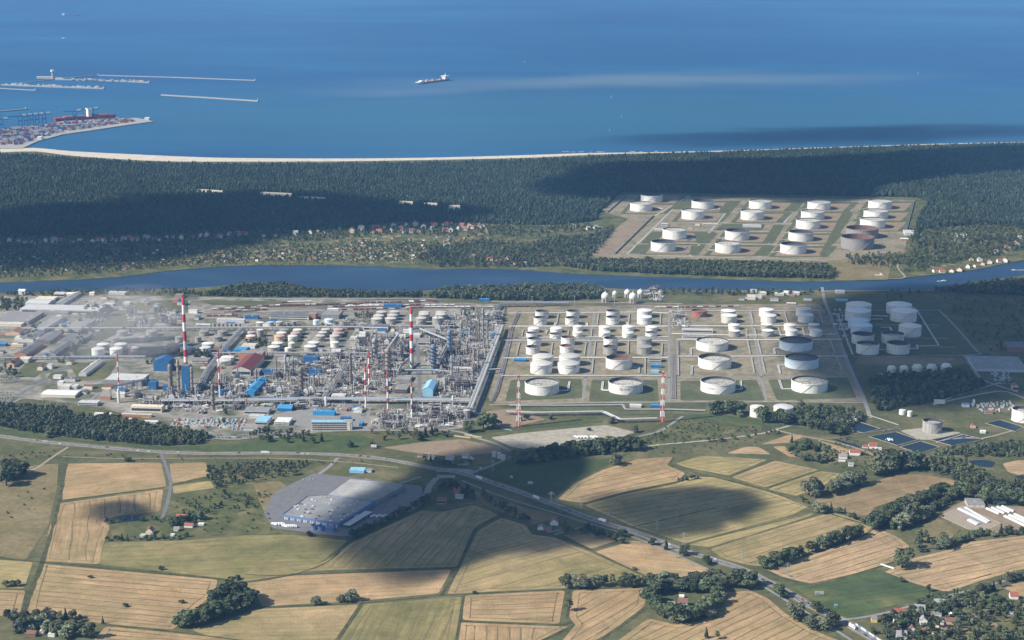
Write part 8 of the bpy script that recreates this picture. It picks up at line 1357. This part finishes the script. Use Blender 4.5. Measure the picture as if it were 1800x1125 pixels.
trees([(990, 1033), (1060, 1031), (1140, 1030), (1200, 1029), (1240, 1030)], 22, 21, ['olive', 'willow', 'olive', 'round'], 'in the long tree row between the grain fields', 2, 1.5); trees([(1240, 1031), (1280, 1032), (1330, 1033)], 16, 27, ['tall', 'olive', 'poplar'], 'in the tall stand beside the highway', 2, 4); tree(1238, 1030, 32, 'tall', 'standing highest over the farm ring')
trees([(1142, 1055), (1150, 1072), (1165, 1086), (1190, 1092), (1215, 1090), (1240, 1080), (1258, 1062), (1262, 1045), (1235, 1040), (1205, 1038), (1170, 1040), (1148, 1046)], 34, 25, ['round', 'round', 'olive', 'willow'], 'in the ring of trees round the farmhouse', 5, 3); trees([(1240, 1120), (1262, 1125)], 2, 16, ['olive'], 'at the bottom grain field edge')
for px, py, h, k, w in [(1094, 943, 14, 'round', 'first roadside tree in the shade'), (1146, 958, 12, 'round', 'second roadside tree in the shade'), (1171, 967, 22, 'conifer', 'roadside beside the highway, before the sunlit bend'), (1202, 976, 17, 'round', 'roadside beside the highway, before the sunlit bend'), (1243, 992, 16, 'round', 'roadside beside the highway nearest the white car'), (1372, 1050, 22, 'round', 'right on the highway verge'), (1397, 1088, 28, 'willow', 'largest on the highway verge'), (1436, 1076, 20, 'round', 'dark against the highway'), (1425, 1104, 24, 'willow', 'below the dark verge tree'), (1444, 1106, 26, 'willow', 'next to the verge willow'), (1464, 1100, 24, 'round', 'last before the village'), (1586, 998, 34, 'olive', 'alone at the pink field point'), (1584, 1023, 10, 'round', 'alone on the green field edge'), (1632, 1040, 16, 'tall', 'where green field and pink field meet'), (1425, 873, 30, 'willow', 'big one at the hedge bend'), (1437, 868, 24, 'olive', 'close by the big hedge bend willow'), (1362, 922, 0.1, 'bush', 'tiny in the barley'), (1442, 902, 18, 'willow', 'at the corner of the pink wheat'), (858, 753, 27, 'round', 'huge and bushy at the refinery corner'), (866, 752, 24, 'round', 'joined to the huge bushy one'), (850, 754, 24, 'round', 'joined to the huge bushy one on its west'), (823, 760, 20, 'olive', 'alone on the works lawn'), (914, 740, 8, 'round', 'beyond the first lattice mast, first'), (925, 738, 10, 'round', 'beyond the first lattice mast, middle'), (965, 737, 7, 'bush', 'near the lattice mast road'), (948, 741, 0.1, 'bush', 'tiny by the road'), (1074, 744, 12, 'willow', 'under the kink of the pipe bridge'), (1115, 760, 12, 'willow', 'by the track end of the gravel lot'), (1083, 818, 20, 'willow', 'alone above the shaded field'), (1034, 757, 5, 'bush', 'alone on the gravel lot'), (545, 942, 8, 'bush', 'before the warehouse yard'), (225, 811, 8, 'bush', 'in the verge grass'), (86, 769, 12, 'willow', 'pale at the wood edge by the reed bank')]:
    if h > 1: tree(px, py, h, k, w)
trees([(1338, 1000), (1370, 992), (1410, 976), (1450, 962), (1485, 952), (1512, 942)], 30, 20, ['round', 'olive', 'round', 'tall'], 'in the tree belt across the pale wheat', 3, 2); trees([(1455, 962), (1475, 957)], 3, 26, ['conifer'], 'in the tree belt across the pale wheat')
trees([(1405, 878), (1440, 893), (1480, 905), (1520, 918), (1545, 930)], 22, 9, ['round', 'olive'], 'in the hedge at the stubble field'); trees([(1460, 872), (1490, 856), (1510, 850)], 10, 26, ['willow', 'tall', 'olive'], 'in the tall hedge below the red roofed houses', 3, 2); trees([(1540, 835), (1565, 828), (1595, 822), (1612, 825)], 14, 30, ['olive', 'willow', 'round'], 'in the big group between ponds and stubble', 3, 3)
trees([(1535, 930), (1550, 920), (1580, 905), (1610, 895), (1640, 880), (1665, 870)], 26, 25, RO, 'on the sunny rim of the dense copse', 3, 3); trees([(1580, 925), (1600, 918), (1625, 908)], 8, 28, ['willow'], 'grey green in the dense copse', 4, 3)
trees([(1612, 975), (1618, 940), (1650, 968), (1680, 955), (1710, 945), (1760, 940), (1800, 938)], 26, 14, MX, 'in the hedge above the last pink field', 3, 2); tree(1615, 968, 30, 'poplar', 'tall at the ditch between meadow and pink field'); tree(1659, 962, 24, 'willow', 'rising from the hedge above the last pink field')
trees([(1650, 880), (1690, 870), (1730, 880), (1790, 885)], 16, 24, RO, 'in the wood above the glasshouses', 5, 5)
trees([(845, 873), (870, 890), (900, 905), (930, 920)], 24, 10, ['willow', 'olive'], 'in the shaded belt behind the barn', 3, 3); trees([(985, 935), (1010, 938), (1035, 935), (1060, 945), (1095, 955)], 14, 12, RO, 'in the garden beside the white gabled farmhouse', 4, 3)
trees([(616, 948), (650, 932), (690, 912), (730, 893), (752, 880)], 46, 11, ['conifer', 'conifer', 'round'], 'in the dark hedge along the warehouse yard', 1.2, 1.5); tree(623, 946, 16, 'round', 'end of the dark warehouse hedge')
trees([(772, 865), (790, 856), (820, 868), (828, 880)], 16, 15, RO, 'round the shaded brick farm', 5, 4); trees([(745, 812), (770, 815), (800, 818), (825, 815)], 10, 9, RO, 'among the junction houses')
trees([(905, 817), (940, 808), (1000, 797), (1060, 792), (1120, 790)], 34, 20, ['round', 'round', 'olive'], 'along the shaded front of the shelter belt', 3, 2)
trees([(1386, 795), (1400, 790), (1420, 788), (1440, 796), (1455, 795)], 18, 14, RO, 'in the field copse with ditch round it', 4, 4); tree(1392, 778, 15, 'conifer', 'reddish alone beside the field copse'); trees([(1395, 800), (1410, 808), (1445, 812), (1470, 800)], 10, 16, ['willow', 'olive'], 'below the field copse', 4, 3)
trees([(1245, 728), (1262, 726), (1285, 728), (1305, 732)], 12, 22, ['tall', 'round'], 'in the clump left of the small white tanks', 3, 2); trees([(1340, 740), (1365, 742), (1390, 744), (1420, 745), (1460, 760), (1490, 765)], 22, 20, RO, 'in front of the grey domed tank', 4, 4)
trees([(1245, 778), (1270, 775), (1340, 762), (1370, 760), (1215, 786)], 14, 8, ['round', 'bush'], 'along the gravel track by the scrub meadow', 5, 3); trees([(1190, 846), (1210, 844), (1228, 840)], 7, 8, ['round', 'willow'], 'in the islet of bushes on the ridge of the field', 3, 1)
trees([(10, 1090), (30, 1088), (60, 1086), (95, 1084), (120, 1090), (145, 1095)], 14, 15, MX, 'around the corner village', 4, 3); trees([(20, 1112), (80, 1105), (110, 1115), (160, 1120)], 14, 22, MX, 'in the gardens of the corner village', 5, 5); tree(160, 1122, 34, 'tall', 'tallest in the corner village'); tree(181, 1096, 14, 'conifer', 'alone at the tan strip')
trees([(185, 923), (215, 915), (270, 915), (290, 918)], 10, 7, ['round', 'bush'], 'round the fish pond'); trees([(300, 925), (320, 920), (350, 915), (335, 908)], 12, 14, RO, 'behind the red roofed farm', 5, 3); trees([(188, 950), (220, 950), (260, 948), (300, 948), (335, 944)], 16, 7, ['round', 'bush'], 'in the hedge of the farm garden'); trees([(10, 840), (25, 838), (40, 835), (5, 855)], 9, 24, RO, 'at the west edge by the tin sheds', 5, 4); trees([(725, 772), (738, 775), (752, 766), (765, 764), (690, 772)], 9, 16, RO, 'before the front process units', 4, 2); trees([(460, 778), (478, 775), (540, 778), (560, 776), (650, 790), (660, 782)], 9, 13, ['round', 'willow'], 'between service road and reed bank', 4, 2)
trees([(1560, 1120), (1600, 1090), (1640, 1060), (1700, 1075), (1760, 1070)], 40, 15, MX, 'among the gardens of the highway village', 16, 12); trees([(1700, 1050), (1740, 1040), (1780, 1022), (1795, 1015)], 9, 16, ['willow', 'round'], 'beside the lane at the east edge', 4, 3); trees([(1375, 720), (1400, 716), (1425, 712)], 2, 12, RO, 'by the bottom tank road')
trees([(1565, 516), (1580, 517), (1618, 518), (1560, 526), (1576, 528)], 7, 16, ['olive', 'round', 'willow'], 'on the lawn north of the domed tanks', 3, 1); trees([(150, 545), (190, 550), (175, 560), (95, 588), (142, 592), (165, 585)], 14, 18, ['round', 'poplar'], 'among the old works halls', 5, 3); trees([(350, 622), (360, 630), (372, 628), (300, 632)], 8, 14, RO, 'behind the big banded chimney', 4, 2)
TREES.sort(key=lambda a: -a[2] + (100 if a[5] else 0))
for a in TREES[:300]: tree_thing(*a)
SMALL = proto_coll('small_tree_kinds', [TP[k][i % 3][1] for i, k in enumerate(['round', 'olive', 'willow', 'round', 'tall', 'conifer'])])
sp_ = np.array([G(a[0], a[1])[:2] for a in TREES[300:]]); sc_ = [a[2] * depth_of(G(a[0], a[1])) / FOC / 12 for a in TREES[300:]]
for lo, hi in ((0, .8), (.8, 1.1), (1.1, 9)):
    k_ = [lo <= s_ < hi for s_ in sc_]
    if any(k_): scatter('small_trees', sp_[k_], SMALL, max(.5, lo * 1.15), min(1.7, hi * 1.3), 'smaller trees filling the hedges, belts and gardens', 'trees', sz=(.7, .9))
# labels shared by a few neighbours: count them from the west
NUM = ORD + ['fifteenth', 'sixteenth', 'seventeenth', 'eighteenth', 'nineteenth', 'twentieth'] + ['%s-%s' % (a, b) for a in ('twenty', 'thirty') for b in ORD[:9]]
bl = {}
for o in C.objects:
    if o.parent is None and o.get('label') and o.get('category'): bl.setdefault(o['label'], []).append(o)
def scrx(o): v = o.location - Vector((0, 0, CAM_H)); return v.x / v.dot(FW)
for lb, os_ in bl.items():
    if 1 < len(os_) <= 38 and len(lb.split()) <= 13:
        for i, o in enumerate(sorted(os_, key=scrx)): o['label'] = '%s, %s from west' % (lb, NUM[i])
if True: F('pond', [(208, 908), (252, 906), (256, 915), (212, 918)], name='fish_pond', lines=False)

# thin drifting smoke over the western works
mb = MB(); mb.sphere(0, 0, 0, 1, 24, 12); sm = bpy.data.materials.new('thin_smoke'); sm.use_nodes = True; q = sm.node_tree; q.nodes.clear(); so = q.nodes.new('ShaderNodeOutputMaterial'); sv = q.nodes.new('ShaderNodeVolumeScatter')
sv.inputs['Density'].default_value = 0.0007; sv.inputs['Color'].default_value = (0.9, 0.88, 0.88, 1); q.links.new(sv.outputs[0], so.inputs['Volume']); M['smoke'] = sm
for k, (px, py, z_, sx_, sy_, sz_) in enumerate([(215, 640, 40, 150, 150, 40), (180, 625, 60, 190, 150, 45), (235, 600, 50, 130, 200, 40), (150, 605, 70, 210, 160, 40), (270, 630, 60, 110, 120, 45), (200, 580, 60, 170, 170, 35)]):
    g = G(px, py); o = mb.build('smoke', 'smoke', loc=(g.x, g.y, z_)); o.scale = (sx_, sy_, sz_); o.rotation_euler = (0, R(-8), R(30)); tag(o, 'thin grey smoke drifting over the western works', 'smoke', kind='stuff')
